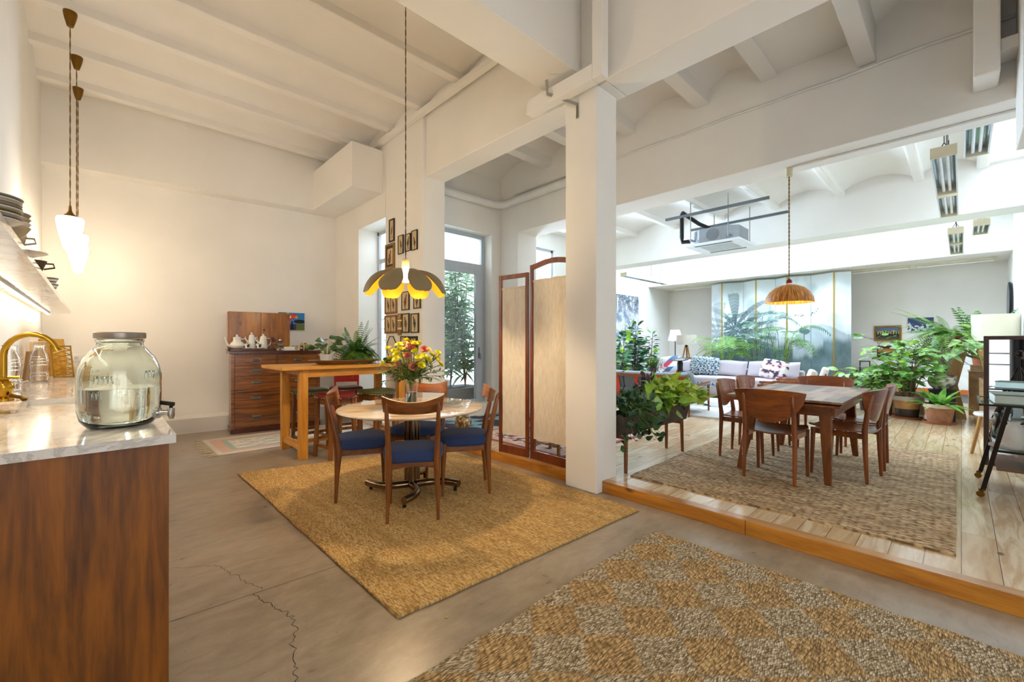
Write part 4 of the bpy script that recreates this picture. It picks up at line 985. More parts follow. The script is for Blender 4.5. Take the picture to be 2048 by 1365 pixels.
def picture(name, label, loc, rz, w, h, fn, fw=.012, fm=None, mat=0, nx=60, ny=48, dep=.02, cat='picture', group=None, prints=1):
    """picture hung on a wall; local x right, z up, front faces -y"""
    t = thing(name, label, cat, loc, rz, group)
    if fw:
        m = MB(); m.box(-w/2, -dep, -h/2, -w/2+fw, 0, h/2).box(w/2-fw, -dep, -h/2, w/2, 0, h/2).box(-w/2+fw, -dep, -h/2, w/2-fw, 0, -h/2+fw).box(-w/2+fw, -dep, h/2-fw, w/2-fw, 0, h/2)
        m.build('frame', fm, t, bevel=.0015)
    iw, ih = w-2*fw, h-2*fw; y = -dep*.55 if fw else -dep
    m = MB(); m.col = []; grid_paint(m, nx, ny, fn, lambda u, v: (-iw/2+iw*u, y, -ih/2+ih*v)); m.box(-iw/2, y+.001, -ih/2, iw/2, -.0005, ih/2); padcol(m, lin('#cfc4b0')); m.build('print' if fw else 'canvas', paint(), t)
    return t
picture('flower_painting', 'small bright painting of flowers in a dark vase on the back wall', (2.235, 7.628, 1.61), R(-4.4), .39, .285, flowers, 0, nx=110, ny=80, dep=.025)

# ================================================================ bird prints on the pier
INK = lin('#2b2620')
def birdfn(seed, dbl=False, aspect=1.6, border=.0, tone='#d8c193'):
    q = random.Random(seed); bgc = lin(tone); kx, ky, tl = q.uniform(-.08, .08), q.uniform(.38, .55), q.choice((-1, 1))
    tint = lin(q.choice(('#3b352b', '#4a3a2a', '#2f3430', '#6b3a2c')))
    def fn(u, v):
        if dbl:
            if abs(u-.5) < .045: return lin('#8a5a22')
            u = (u*2) % 1
        if border and min(u, 1-u, v, 1-v) < border: return lin('#3a3b40')
        c = lerp(bgc, lin('#b99f70'), .35*fbm(u*4, v*4, seed))
        x = (u-.5-kx)*tl; y = (v-ky)*aspect
        if x*x/.030+y*y/.045 < 1 and fbm(u*14, v*14, seed) > .3: c = tint
        if (x-.12)**2+(y-.26)**2 < .007 or (abs(x-.1) < .045 and 0 < y < .26): c = tint
        if abs(x+.16+.5*(y+.1)) < .05 and -.35 < y < .02: c = tint
        if (abs(x-.03) < .015 or abs(x+.05) < .015) and -.42 < y < -.15: c = INK
        if -.46 < y < -.42 and abs(x) < .25: c = lerp(c, INK, .6)
        return c
    return fn
FB = wood('frame_dark', '#241710', '#3c271a', 'z', 6, .4); FO = wood('frame_oak', '#6b4216', '#9a6a2c', 'z', 6, .4); FK = plain('frame_black', '#181614', .4); FG = plain('frame_gilt', '#9a7434', .35, .7, .15)
fr = [('f', 5.602, 5.458, 3.00, 2.68, FB, .02, 0, 'dark framed print with three little birds, highest on the pier'),
 ('f', 5.715, 5.45, 2.66, 2.30, FG, .035, .12, 'gilt framed bird print partly behind the petal lamp, under the highest print'),
 ('f', 5.346, 5.21, 2.725, 2.47, FK, .008, 0, 'thin black framed print, left of the row of three near the top'), ('f', 5.16, 5.02, 2.711, 2.478, FK, .008, 0, 'thin black framed print, middle of the row of three near the top'), ('f', 4.989, 4.852, 2.726, 2.467, FK, .008, 0, 'thin black framed print, right of the row of three near the top'),
 ('d', 5.735, 5.40, 2.23, 1.985, FO, .028, 0, 'double bird print in an oak frame just below the petal lamp'),
 ('d', 5.735, 5.387, 1.936, 1.666, FO, .028, 0, 'upper double bird print in a brown oak frame left of the tall narrow prints'), ('d', 5.735, 5.387, 1.647, 1.389, FO, .028, 0, 'lower double bird print in a brown oak frame left of the tiny frames'),
 ('f', 5.25, 5.055, 1.945, 1.695, FB, .012, 0, 'narrow print of a long tailed bird, left of its row below the lamp'), ('f', 4.94, 4.775, 1.9, 1.70, FB, .012, 0, 'narrow print of a long tailed bird, right of its row below the lamp'),
 ('f', 5.235, 5.055, 1.652, 1.389, FB, .014, 0, 'tall wine brown framed bird print beside the tiny frames'), ('f', 5.01, 4.82, 1.641, 1.386, FB, .014, 0, 'tall wine brown framed bird print at the right edge of the pier'),
 ('f', 5.346, 5.268, 1.657, 1.577, FG, .014, 0, 'topmost of the three tiny gilt frames'), ('f', 5.346, 5.268, 1.553, 1.468, FG, .014, 0, 'middle one of the three tiny gilt frames'), ('f', 5.346, 5.268, 1.436, 1.359, FG, .014, 0, 'lowest of the three tiny gilt frames'),
 ('f', 5.277, 5.06, 1.346, 1.14, FB, .012, 0, 'dark framed print behind the bouquet, bottom row left'), ('f', 5.03, 4.852, 1.343, 1.14, FK, .03, 0, 'broad black framed print behind the bouquet, bottom row right')]
for i, (kd, ya, yb, za, zb, fm, fw, bd, lb) in enumerate(fr):
    w, h = ya-yb, za-zb
    picture('framed_bird_print', lb, (2.9395, (ya+yb)/2, (za+zb)/2), R(-90), w, h, birdfn(i+3, kd == 'd', h/w*(2 if kd == 'd' else 1)*.62, bd), fw, fm, nx=64 if kd == 'd' else 40, ny=56, group='framed bird prints on the pier')
t = thing('octagonal_print', 'octagonal thin framed print behind the bouquet on the pier', 'picture', (2.9395, 5.545, 1.19), R(-90), 'framed bird prints on the pier')
oc = [(cos(pi/8+i*pi/4)*.135, sin(pi/8+i*pi/4)*.17) for i in range(8)]
MB().tube([(x, -.008, z) for x, z in oc], .006, 6, closed=True).build('frame', FK, t); MB().extr([(x, -.004, z) for x, z in oc][::-1], (0, .0035, 0)).build('print', plain('ivory_paper', '#e0d6c0', .8), t)

# ================================================================ red folding chair behind the stools
RED = plain('red_enamel', '#a3190f', .35, .1, .08)
t = thing('red_chair', 'red metal chair with a pale cushion standing behind the bar table', 'chair', (2.62, 6.35, 0), R(-25))
MB().slab(lambda u, v: V(((u-.5)*.36, .16+.03*sin(pi*u), .66+.16*v)), 9, 4, .012).build('backrest', RED, t, smooth=40)
for s in (-1, 1):
    MB().tube([(s*.16, .24, 0), (s*.165, .18, .42), (s*.165, .175, .8)], .013, 8).build('rear_leg', RED, t, smooth=60); MB().tube([(s*.17, -.19, 0), (s*.165, -.16, .44)], .013, 8).build('front_leg', RED, t, smooth=60)
    MB().tube([(s*.165, .19, .43), (s*.165, -.165, .44)], .011, 8).build('side_rail', RED, t, smooth=60)
bx(-.18, -.17, .445, .18, .18, .46).build('seat', RED, t, bevel=.006)
bx(-.175, -.165, .4605, .175, .175, .53).build('cushion', fabric('pale_cushion', '#d8d0c4'), t, bevel=.025, bseg=3)
MB().tube([(-.16, -.16, .18), (.16, -.16, .18)], .01, 8).build('cross_bar', RED, t, smooth=60)
# ================================================================ pipes and trunking (part of the building)
WP = plain('white_pipe', '#e9e6e1', .5, 0, .03)
struct('trim_16', MB().box(2.80, 2.021, 3.345, 2.89, 2.75, 3.47).box(2.80, 1.93, 3.345, 2.89, 2.02, 4.4), WALL, bevel=.003)
struct('trim_17', MB().box(2.87, 2.7, 4.13, 2.935, 6.3, 4.2), WALL, bevel=.004)
struct('pipe', MB().tube([(3.28, 5.28, 3.52), (4.55, 5.28, 3.52), (4.7, 5.25, 3.525), (4.765, 5.17, 3.53), (4.77, 5.0, 3.535), (4.77, 3.35, 3.56)], .062, 14), WP, smooth=50)
struct('conduit', MB().tube([(4.825, y, 3.66+.012*NZ.noise(V((y*2, 0, 0)))) for y in [-.3+.13*i for i in range(42)]], .013, 6), WP, smooth=60)
struct('conduit', MB().tube([(5.06, 1.18, 3.043), (5.06, -.6, 3.043)], .013, 6), WP, smooth=60)
b = thing('perforated_bracket', 'bent perforated metal strip bracket screwed to the top of the white column', 'bracket', (2.935, 2.27, 3.2))
MB().tube([(0, 0, -.02), (0, 0, .1), (-.16, .2, .21), (-.165, .205, .33)], [(.004, .013)]*4, 4).build('strip', plain('galvanised', '#a9a49a', .4, .7, .1), b)
m = MB()
for i in range(9): MB().cbox(-.004-.0*i, -.0, -.01+i*.012, .002, .008, .005).build('slot', BLACK, b)

# ================================================================ wooden folding screen with cloth
SCW = wood('screen_mahogany', '#4a1d0c', '#84401c', 'z', 5, .35, 9, .04, 0, .2); CL = N('cream_linen'); _f = CL.noise(CL.coord((1, 1, .2)), 60, 3); _c = CL.ramp(_f, [(.35, '#ece0cd'), (.65, '#f8efe2')])
_d = CL.n('BsdfDiffuse', {'Color': _c}); _t = CL.n('BsdfTranslucent', {'Color': _c}); _m = CL.n('MixShader', {0: .22, 1: _d.outputs[0], 2: _t.outputs[0]})
CL.link(_m.outputs[0], CL.t.nodes['Material Output'].inputs[0]); CL = CL.m
t = thing('folding_screen', 'wooden folding screen hung with cream cloth at the edge of the raised floor', 'folding screen', (0, 0, .0965))
def screen_panel(a, b, h, arch):
    a, b = V((*a, 0)), V((*b, 0)); d = (b-a).normalized(); n = V((-d.y, d.x, 0)); L = (b-a).length
    M = M4((( d.x, n.x, 0, a.x), (d.y, n.y, 0, a.y), (0, 0, 1, 0), (0, 0, 0, 1)))
    f = MB().box(0, -.014, 0, .035, .014, h).box(L-.035, -.014, 0, L, .014, h).box(.035, -.012, 0, L-.035, .012, .085)
    if arch: f.slab(lambda u, v: V((u*L, -.013, h-.05+.05*v+.035*sin(pi*u)**1.5)), 17, 2, (0, .026, 0))
    else: f.box(.035, -.012, h-.045, L-.035, .012, h)
    f.T(M); p = f.build('panel_frame', SCW, t, bevel=.003)
    z0, z1 = .2, h-.13-.02*arch
    c = MB().slab(lambda u, v: V((.04+(L-.08)*u+.004*NZ.noise(V((v*6, u, 1))), .006*sin(u*17)*(.3+.7*v)+.01*NZ.noise(V((u*5, v*3, a.x))), z0+(z1-z0)*v+.006*NZ.noise(V((u*6, a.y, 2))))), 30, 30, (0, .003, 0))
    c.T(M); c.build('cloth', CL, p, smooth=60)
    MB().box(.036, -.006, z1-.02, L-.036, .009, z1-.008).T(M).build('cloth_rail', CL, p)
screen_panel((3.055, 3.40), (3.10, 3.01), 1.87, 0)
screen_panel((3.103, 2.985), (3.085, 2.41), 1.935, 1)

def persian(seed, cols, bw=.12):
    def fn(u, v):
        e = min(u*1.5, v, 1.5-u*1.5, 1-v)
        c = lin(cols[0]); n = fbm(u*22, v*15, seed, 3); m = fbm(u*22+7, v*15, seed+3, 3)
        if n > .6: c = lin(cols[1])
        elif m > .6: c = lin(cols[2])
        if e < bw: c = lin(cols[3]) if n < .55 else lin(cols[0])
        if e < .03: c = lin(cols[2])
        return c
    return fn
def flat_rug(name, x0, y0, x1, y1, z, fn, label, nx=110, ny=80, rz=0, t=.008, mat=None):
    cx, cy = (x0+x1)/2, (y0+y1)/2
    m = MB().slab(lambda u, v: V((x0+(x1-x0)*u-cx, y0+(y1-y0)*v-cy, t)), nx, ny, (0, 0, -(t-.0004)))
    m.col = [fn(i/(nx-1), j/(ny-1)) for _ in range(2) for j in range(ny) for i in range(nx)]
    return tag(m.build(name, mat or paint('rug_wool', .95, .3, 160), loc=(cx, cy, z), rz=rz), label, 'rug')
FZ = .0945
flat_rug('persian_rug', 3.35, 2.75, 5.0, 4.3, FZ, persian(2, ['#d8c6bb', '#2f3a55', '#a2565c', '#c7b2a4']), 'faded persian rug with blue specks behind the folding screen', 130, 110)
def shards(u, v):
    a = NZ.cell(V((u*5+v*2, v*4-u, 1))); k = int((a*.5+.5)*6) % 6
    return lin(['#27414f', '#86a9b4', '#d5d5cf', '#4a3140', '#5f8697', '#2e2f38'][k])
flat_rug('geometric_rug', 3.4, 4.42, 4.78, 5.3, FZ, shards, 'blue and white shard patterned rug in front of the garden door', 90, 60)
def mottle():
    a = N('mottled_glass'); f = a.noise(a.coord(), 14, 4, .7)
    a.base(a.ramp(f, [(.4, '#3a2a16'), (.52, '#8d6a35'), (.65, '#d9cfae')])); return a.set(.12, .3, Coat_Weight=.5)
g = MB().ball((0, 0, .112), .112, 28, 18); tag(g.build('glass_float', mottle(), loc=(3.44, 4.55, FZ+.0005), smooth=180), 'mottled brown glass ball on the boards beside the garden door', 'ball')
t = thing('low_stool', 'low wooden stool showing its turned legs under the screen cloth', 'stool', (3.42, 2.95, FZ+.0085))
OAKZ = wood('plain_oak', '#8a5a26', '#b98745', 'z', 5, .45, 8)
for sx in (-1, 1):
    for sy in (-1, 1): MB().tube([(sx*.13, sy*.17, 0), (sx*.11, sy*.15, .34)], .018, 8).build('leg', OAKZ, t, smooth=60)
    MB().tube([(sx*.125, -.16, .11), (sx*.125, .16, .11)], .01, 8).build('stretcher', OAKZ, t, smooth=60)
bx(-.15, -.2, .341, .15, .2, .37).build('seat', OAKZ, t, bevel=.006)

# ================================================================ garden beyond the door
LIGHTLEAF = leafm('oleander_leaf', '#4a7048', '#a3c598', .45); BARK = wood('plant_bark', '#4a3826', '#7a6244', 'z', 5, .8, 4)
def planterbox(x, yy, w, label, plab, seed, hh=2.2):
    q = random.Random(seed)
    t = thing('garden_planter', label, 'planter', (x, yy, .0001))
    MB().hexa([(-w*.4, -.2, 0), (w*.4, -.2, 0), (w*.4, .2, 0), (-w*.4, .2, 0), (-w/2, -.26, .5), (w/2, -.26, .5), (w/2, .26, .5), (-w/2, .26, .5)]).build('box', plain('slate_planter', '#6d6764', .6), t, bevel=.01)
    bx(-w/2+.03, -.23, .5, w/2-.03, .23, .507).build('soil', SOIL, t)
    for k in range(3):
        p = thing('oleander', plab, 'shrub', (x+(k-1)*w*.3, yy, .508), 0, 'oleanders in the garden planters')
        lf = MB(); st = MB()
        for i in range(7):
            a = q.uniform(0, 6.3); top = V((cos(a)*q.uniform(.05, .32), sin(a)*q.uniform(.02, .14), q.uniform(hh*.6, hh))); P = [V((0, 0, 0)), top*.5+V((q.uniform(-.08, .08), 0, .1)), top]
            st.tube(P, [.012, .009, .004], 5, False)
            for j in range(52):
                s = .12+.88*j/52; c = P[0].lerp(P[1], s*2) if s < .5 else P[1].lerp(P[2], s*2-1); w_ = q.uniform(0, 6.3)
                leaf(lf, c, (cos(w_), sin(w_), q.uniform(-.3, .8)), (q.uniform(-.9, .9), q.uniform(-.9, .2), .7), q.uniform(.24, .4), q.uniform(.034, .052), .45, 4)
        st.build('stems', BARK, p, smooth=60); lf.build('foliage', LIGHTLEAF, p, smooth=60)
planterbox(4.28, 6.02, 1.05, 'slate grey planter box outside the garden door', 'oleander with narrow leaves growing in the planter outside the garden door', 3)
planterbox(4.5, 7.4, 1.2, 'slate grey planter box standing farther back in the courtyard', 'oleander with narrow leaves growing in the second garden planter', 8, 1.9)

# ================================================================ brown jute rug and the dining set
r2 = rug('jute_rug', [(3.30, 1.98), (3.34, .02), (6.35, .03), (6.3, 2.02)], FZ, 0, .013, JUTEB, 'brown braided jute rug under the wooden dining table')
DT = wood('walnut_planks', '#5a3a24', '#a58a72', 'x', 5, .22, 9, .02, 0, .5)
def topm():
    a = N('walnut_tabletop'); br = a.n('TexBrick', {'Vector': a.coord(), 'Color1': (0, 0, 0, 1), 'Color2': (1, 1, 1, 1), 'Mortar': (.3, .3, .3, 1), 'Scale': 1.0, 'Mortar Size': .0008, 'Brick Width': .5, 'Row Height': .07}, offset=.4)
    f = a.noise(a.coord((1, 10, 10)), 3, 5, .6, .6)
    c = a.mix(a.math('MULTIPLY', f, .45), a.ramp(br.outputs['Color'], [(0, '#4a2f1d'), (.5, '#8a6546'), (1, '#bb9a7a')]), '#4a3220'); a.base(c); return a.set(.38, 0, Coat_Weight=.12, Coat_Roughness=.2)
TZ = wood('teak_leg', '#552709', '#97561f', 'z', 5, .33, 8, .03, 0, .2); TX = wood('teak_leg', '#552709', '#97561f', 'x', 5, .33, 8, .03, 0, .2); TY = wood('teak_leg', '#552709', '#97561f', 'y', 5, .33, 8, .03, 0, .2)
RZ = FZ+.0136
t = thing('dining_table', 'draw leaf wooden dining table with splayed legs on the brown jute rug', 'table', (4.72, 1.03, RZ))
bx(-.74, -.42, .678, .72, .4, .697).build('tabletop', topm(), t, bevel=.004)
bx(-.70, -.4, .645, .16, .385, .664).build('draw_leaf', TX, t, bevel=.003); bx(.17, -.4, .645, .70, .385, .664).build('draw_leaf', TX, t, bevel=.003)
for y in (-.33, .3): bx(-.55, y-.012, .56, .62, y+.012, .644).build('apron', TX, t)
for x in (-.55, .62): bx(x-.012, -.317, .56, x+.012, .287, .644).build('end_apron', TY, t)
for sx in (0, 1):
    for sy in (-1, 1):
        x = -.49 if not sx else .56; xf_ = -.50 if not sx else .80; y = -.27 if sy < 0 else .25; yf = -.29 if sy < 0 else .37
        MB().tube([(xf_, yf, 0), (x, y, .64)], [(.019, .024), (.034, .045)], 4).build('leg', TZ, t, bevel=.006)
CH = wood('teak_chair', '#562409', '#97501c', 'z', 5, .3, 8, .03, 0, .3); CHX = wood('teak_chair', '#562409', '#97501c', 'x', 5, .3, 8, .03, 0, .3)
def shield_chair(label, loc, rz):
    c = thing('dining_chair', label, 'chair', loc, rz, 'teak chairs round the dining table')
    for s in (-1, 1):
        MB().tube([(s*.185, -.2, 0), (s*.185, -.19, .25), (s*.182, -.185, .43), (s*.18, -.205, .6), (s*.178, -.232, .715), (s*.178, -.236, .725)], [.012, .018, .021, .017, .012, .004], 10).build('rear_leg', CH, c, smooth=60)
        MB().tube([(s*.19, .19, 0), (s*.19, .18, .25), (s*.19, .175, .405)], [.012, .017, .02], 10).build('front_leg', CH, c, smooth=60)
        MB().extr([(s*.175, -.18, .355), (s*.195, .17, .355), (s*.195, .17, .4), (s*.175, -.18, .4)], (s*-.022, 0, 0)).build('side_rail', CHX, c, bevel=.003)
    bx(-.17, .16, .36, .17, .18, .4).build('front_rail', CHX, c)
    def seat(u, v):
        x = (u-.5)*2; y = (v-.5)*2; w = .215-.035*(1-v)-.03*max(0, abs(y)-.75)*4*.3
        return V((x*w*(1-.12*max(0, y)**6), -.205+.415*v, .415+.018*x*x-.012*(1-y*y)+.008*y))
    MB().slab(seat, 15, 13, -.012).build('seat', CHX, c, smooth=60)
    def bk(u, v):
        x = (u-.5)*2; zt = .765-.02*abs(x)**3; zb = .735-.245*max(0, 1-abs(x)**2.0)**.62
        z = zb+(zt-zb)*v
        return V((x*.265, -.172-.085*(z-.4)/.35+.075*x*x-.02, z))
    MB().slab(bk, 25, 10, -.011).build('backrest', CHX, c, smooth=60)
    return c
sc = shield_chair('teak shield back chair at the near end of the dining table, its back to us', (4.17, 1.1, RZ), R(-90))
dup(sc, (4.72, 1.50, RZ), R(182), 'teak shield back chair nearest the planter on the left side of the dining table')
dup(sc, (5.36, 1.52, RZ), R(178), 'teak shield back chair at the far left corner of the dining table')
dup(sc, (4.68, .70, RZ), R(-8), 'teak shield back chair nearest us on the right side of the dining table')
dup(sc, (5.22, .68, RZ), R(2), 'teak shield back chair on the right side of the dining table, second from us')
dup(sc, (5.72, 1.06, RZ), R(92), 'teak shield back chair at the far end of the dining table, facing us')

# wicker pendant
p = thing('wicker_pendant_lamp', 'domed orange wicker pendant lamp over the dining table', 'pendant lamp', (5.09, 1.22, 1.665))
H = 3.049-1.665
MB().lathe([(.001, H-.09), (.03, H-.09), (.035, H-.01), (.035, H)], 20, cap0=False).build('ceiling_rose', plain('ivory_cap', '#d9d1b0', .4), p, smooth=40)
c = MB(); n = 60
for s in (0, pi): c.tube([(.0045*cos(i*1.4+s), .0045*sin(i*1.4+s), .22+(H-.3)*i/n) for i in range(n+1)], .004, 5)
c.build('cord', plain('twisted_straw_cord', '#8a6d38', .8), p, smooth=60)
def wick():
    a = N('wicker_shade'); v = a.coord(); s = a.n('SeparateXYZ', {0: v}); an = a.math('ARCTAN2', s.outputs[1], s.outputs[0])
    cv = a.n('CombineXYZ', {0: a.math('MULTIPLY', an, 14.0), 1: a.math('MULTIPLY', s.outputs[2], 6.0)}).outputs[0]
    f = a.noise(cv, 1.5, 5, .65); c = a.ramp(f, [(.35, '#7d3d0a'), (.5, '#c97a24'), (.65, '#f0b660')]); a.base(c)
    a.b.inputs['Emission Strength'].default_value = .0; a.bump(f, .3, .004); return a.set(.55)
MB().lathe([(r*.83, z*.95) for r, z in [(.262, .0), (.262, .006), (.25, .06), (.215, .115), (.16, .16), (.09, .188), (.035, .198), (.02, .2), (.02, .196), (.085, .18), (.155, .152), (.21, .108), (.244, .056), (.256, .0)]], 56, cap0=False, cap1=False).build('shade', wick(), p, smooth=60)
MB().lathe([(.02, .2), (.03, .206), (.026, .23), (.008, .245)], 16).build('cap', plain('red_cap', '#7a2014', .4), p, smooth=50)
MB().ball((0, 0, .085), .04, 16, 10).build('bulb', emit('warm_bulb_glow', (1, .75, .42), 90), p, smooth=180)

# ================================================================ trough planter with foliage plants
t = thing('trough_planter', 'long grey brown metal trough planter on wooden legs behind the white column', 'planter', (3.92, 2.15, FZ))
TR = plain('rusty_grey_metal', '#574d46', .55, .3, .2, 5)
z0, z1 = .345, .51
MB().slab(lambda u, v: V((-.60+1.2*u+(u-.5)*.09*v, -.115-.02*v, z0+(z1-z0)*v)), 3, 2, (0, .006, 0)).slab(lambda u, v: V((-.60+1.2*u+(u-.5)*.09*v, .115+.02*v, z0+(z1-z0)*v)), 3, 2, (0, -.006, 0)).hexa([(-.6, -.115, z0), (.6, -.115, z0), (.6, .115, z0), (-.6, .115, z0), (-.6, -.115, z0+.008), (.6, -.115, z0+.008), (.6, .115, z0+.008), (-.6, .115, z0+.008)]).hexa([(.596, -.115, z0), (.6, -.115, z0), (.6, .115, z0), (.596, .115, z0), (.641, -.135, z1), (.645, -.135, z1), (.645, .135, z1), (.641, .135, z1)]).hexa([(-.6, -.115, z0), (-.596, -.115, z0), (-.596, .115, z0), (-.6, .115, z0), (-.645, -.135, z1), (-.641, -.135, z1), (-.641, .135, z1), (-.645, .135, z1)]).build('trough', TR, t)
MB().hexa([(-.59, -.11, z0+.05), (.59, -.11, z0+.05), (.59, .11, z0+.05), (-.59, .11, z0+.05), (-.61, -.122, z1-.03), (.61, -.122, z1-.03), (.61, .122, z1-.03), (-.61, .122, z1-.03)]).build('soil', SOIL, t)
for sx in (-1, 1):
    for sy in (-1, 1): MB().tube([(sx*.56, sy*.09, 0), (sx*.55, sy*.085, z0-.0005)], [.016, .02], 8).build('leg', TZ, t, smooth=60)
    e = bx(sx*.55-.012, -.08, z0-.05, sx*.55+.012, .08, z0-.001).build('cross_rail', TX, t)
rp = random.Random(21)
def bushy(name, label, cat, loc, n, rx, ry, h, L, W, m, prof=None, trail=0, sm=None, seed=0, up=.3):
    q = random.Random(seed); t = thing(name, label, cat, loc); lf, st = MB(), MB()
    for i in range(n):
        a = q.uniform(0, 6.3); r = sqrt(q.uniform(0, 1)); x, y = cos(a)*r*rx, sin(a)*r*ry
        z = h*(1-.55*r*r)*q.uniform(.45, 1); b = V((x*.35, y*.35, 0)); e = V((x, y, z))
        if trail and q.random() < .45:
            e.z -= q.uniform(0, trail); e.y -= abs(q.gauss(0, .05))+.12; e.x *= 1.05
        st.tube([b, b.lerp(e, .5)+V((0, 0, .25*h)), e], [.0025, .002, .0015], 4, False)
        d = V((x*2+q.uniform(-.2, .2), y*2+q.uniform(-.3, .1), up+q.uniform(-.4, .3)))
        leaf(lf, e, d, (q.uniform(-.8, .3), q.uniform(-1, .1), .8), q.uniform(*L), q.uniform(*W), .3, 4, prof)
    st.build('stems', sm or STEM, t, smooth=60); lf.build('foliage', m, t, smooth=60); return t
LIME = leafm('lime_leaf', '#6f9a12', '#b9cf35', .45); IVY = leafm('ivy_leaf', '#16301a', '#3c6a35', .35); HEARTL = leafm('heart_leaf', '#5d9420', '#9cc23c', .4); PURP = leafm('purple_leaf', '#21131f', '#4a2a3f', .4)
pz = FZ+.481
bushy('trailing_ivy', 'dark green ivy trailing over the front of the trough planter', 'plant', (3.54, 2.15, pz), 190, .22, .14, .24, (.06, .085), (.05, .065), IVY, heart, .34, seed=3)
bushy('sweet_potato_vine', 'bright lime leaved vine filling the right end of the trough planter', 'plant', (4.22, 2.14, pz), 190, .36, .2, .33, (.08, .13), (.07, .1), LIME, heart, .03, seed=5)
bushy('heart_leaf_plant', 'tall heart shaped bright green leaves in the middle of the trough planter', 'plant', (3.86, 2.1, pz), 20, .15, .14, .32, (.13, .18), (.1, .14), HEARTL, heart, .1, seed=6, up=0)
bushy('purple_vine', 'dark purple leaved vine between the lime vine and the planter rim', 'plant', (4.42, 2.12, pz), 46, .2, .16, .2, (.06, .09), (.04, .06), PURP, heart, .08, seed=9)
bushy('purple_shrub', 'dark purple plant standing up at the back of the trough planter', 'plant', (4.0, 2.22, pz), 42, .22, .06, .42, (.06, .1), (.03, .05), PURP, None, 0, seed=10)
# ================================================================ living corner: settee, sofa, cushions, armchairs, tables
SGREY = fabric('slate_cushion', '#5a626c', .12, 500, .9); TEAL = fabric('teal_velvet', '#1f5263', .2, 300, .7, .2, .6)
t = thing('teak_settee', 'teak framed settee with slate cushions and red webbing, seen from behind the planter', 'sofa', (6.62, 2.92, FZ))
W_ = 1.86
bx(-.02, 0, .585, .02, W_, .64).build('top_rail', TY, t, bevel=.008)
for y in (.0, W_-.04):
    MB().tube([(0, y+.02, 0), (0, y+.02, .3), (-.02, y+.02, .585)], [.016, .022, .02], 8).build('rear_leg', TZ, t, smooth=60); MB().tube([(.76, y+.02, 0), (.75, y+.02, .3), (.745, y+.02, .46)], [.015, .021, .02], 8).build('front_leg', TZ, t, smooth=60)
    MB().tube([(-.01, y+.02, .5), (.35, y+.02, .475), (.8, y+.02, .5)], [(.012, .025), (.011, .03), (.012, .02)], 8).build('armrest', TX, t, smooth=60); bx(.0, y+.005, .2, .76, y+.035, .26).build('side_rail', TX, t)
bx(.72, .03, .2, .75, W_-.03, .26).build('front_rail', TY, t); bx(-.005, .03, .2, .03, W_-.03, .26).build('rear_rail', TY, t)
WEB = fabric('red_webbing', '#b8391c', .1, 300)
for i in range(5):
    y = .16+i*.38; MB().extr([(.018, y, .595), (.018, y+.075, .595), (.05, y-.03+.075, .25), (.05, y-.03, .25)], (.006, 0, 0)).build('webbing', WEB, t)
for i in range(3):
    y = .05+i*.587
    bx(.05, y, .262, .74, y+.575, .39).build('seat_cushion', SGREY, t, bevel=.03, bseg=3)
    m = MB().box(-.06, 0, 0, .06, .575, .33); m.T(M4.Translation((.15, y, .345)) @ M4.Rotation(R(-13), 4, 'Y')); m.build('back_cushion', SGREY, t, bevel=.035, bseg=3)
def pillow(name, label, loc, rz, w, h, th, m, rx=0, fn=None, nx=40, lean=0):
    """stuffed cushion, standing, front faces -y"""
    mb = MB()
    def sf(s):
        def g(u, v):
            x, y = (u-.5)*2, (v-.5)*2; k = max(0, (1-x**4)*(1-y**4))**.5
            return V((x*w/2*(1-.05*y*y), s*th/2*k, (y*(1-.05*x*x)+1)*h/2))
        return g
    mb.sheet(sf(-1), nx, nx); mb.sheet(sf(1), nx, nx, flip=True)
    if fn: mb.col = [fn(i/(nx-1), j/(nx-1)) for _ in (0, 1) for j in range(nx) for i in range(nx)]
    mb.T(M4.Rotation(rz, 4, 'Z') @ M4.Rotation(lean, 4, 'X') @ M4.Rotation(rx, 4, 'Y'))
    return tag(mb.build(name, m, loc=loc, smooth=180), label, 'cushion')
pillow('throw_cushion', 'teal velvet cushion lying at the arm of the teak settee', (7.15, 3.13, FZ+.39), R(0), .42, .3, .14, TEAL, 0, None, 30, R(-25))
flat_rug('shaggy_rug', 6.75, 2.35, 9.15, 4.7, FZ, lambda u, v: lerp(lin('#f0efec'), lin('#a39c90') if (.25 < v < .6 and u < .55) else lin('#d8d6d2'), fbm(u*30, v*30)), 'white shaggy rug with a grey patch between the settee and the sofa', 120, 110, 0, .02, paint('shag_wool', 1.0, 1.0, 90))

SOFA = fabric('lilac_linen', '#b8acb0', .08, 200, .95, .3)
s = thing('sofa', 'long pale lilac linen sofa in front of the painted screen', 'sofa', (9.3, 2.18, FZ))
bx(.08, .02, .05, .98, 2.92, .26).build('base', SOFA, s, bevel=.02); bx(.84, .0, .26, 1.0, 2.94, .6).build('back', SOFA, s, bevel=.04, bseg=3)
for i in range(3): bx(.0, .03+i*.965, .262, .80, .985+i*.965, .44).build('seat_cushion', SOFA, s, bevel=.06, bseg=4)
for i in range(3):
    def bc(sg):
        def g(u, v):
            x, y = (u-.5)*2, (v-.5)*2; k = max(0, (1-x**6)*(1-y**6))**.5
            return V((.64+sg*.1*k-(-.16)*(v-.2)+.012*sin(x*5+i)*k, .505+i*.965+x*.47, .44+(y+1)*.165+.01*sin(x*4+i*2)))
        return g
    m = MB().sheet(bc(-1), 22, 14, flip=True); m.sheet(bc(1), 22, 14); m.build('back_cushion', SOFA, s, smooth=180)
for x in (.12, .9):
    for y in (.08, 2.86): MB().tube([(x, y, 0), (x, y, .05)], .025, 8).build('foot', BLACK, s)
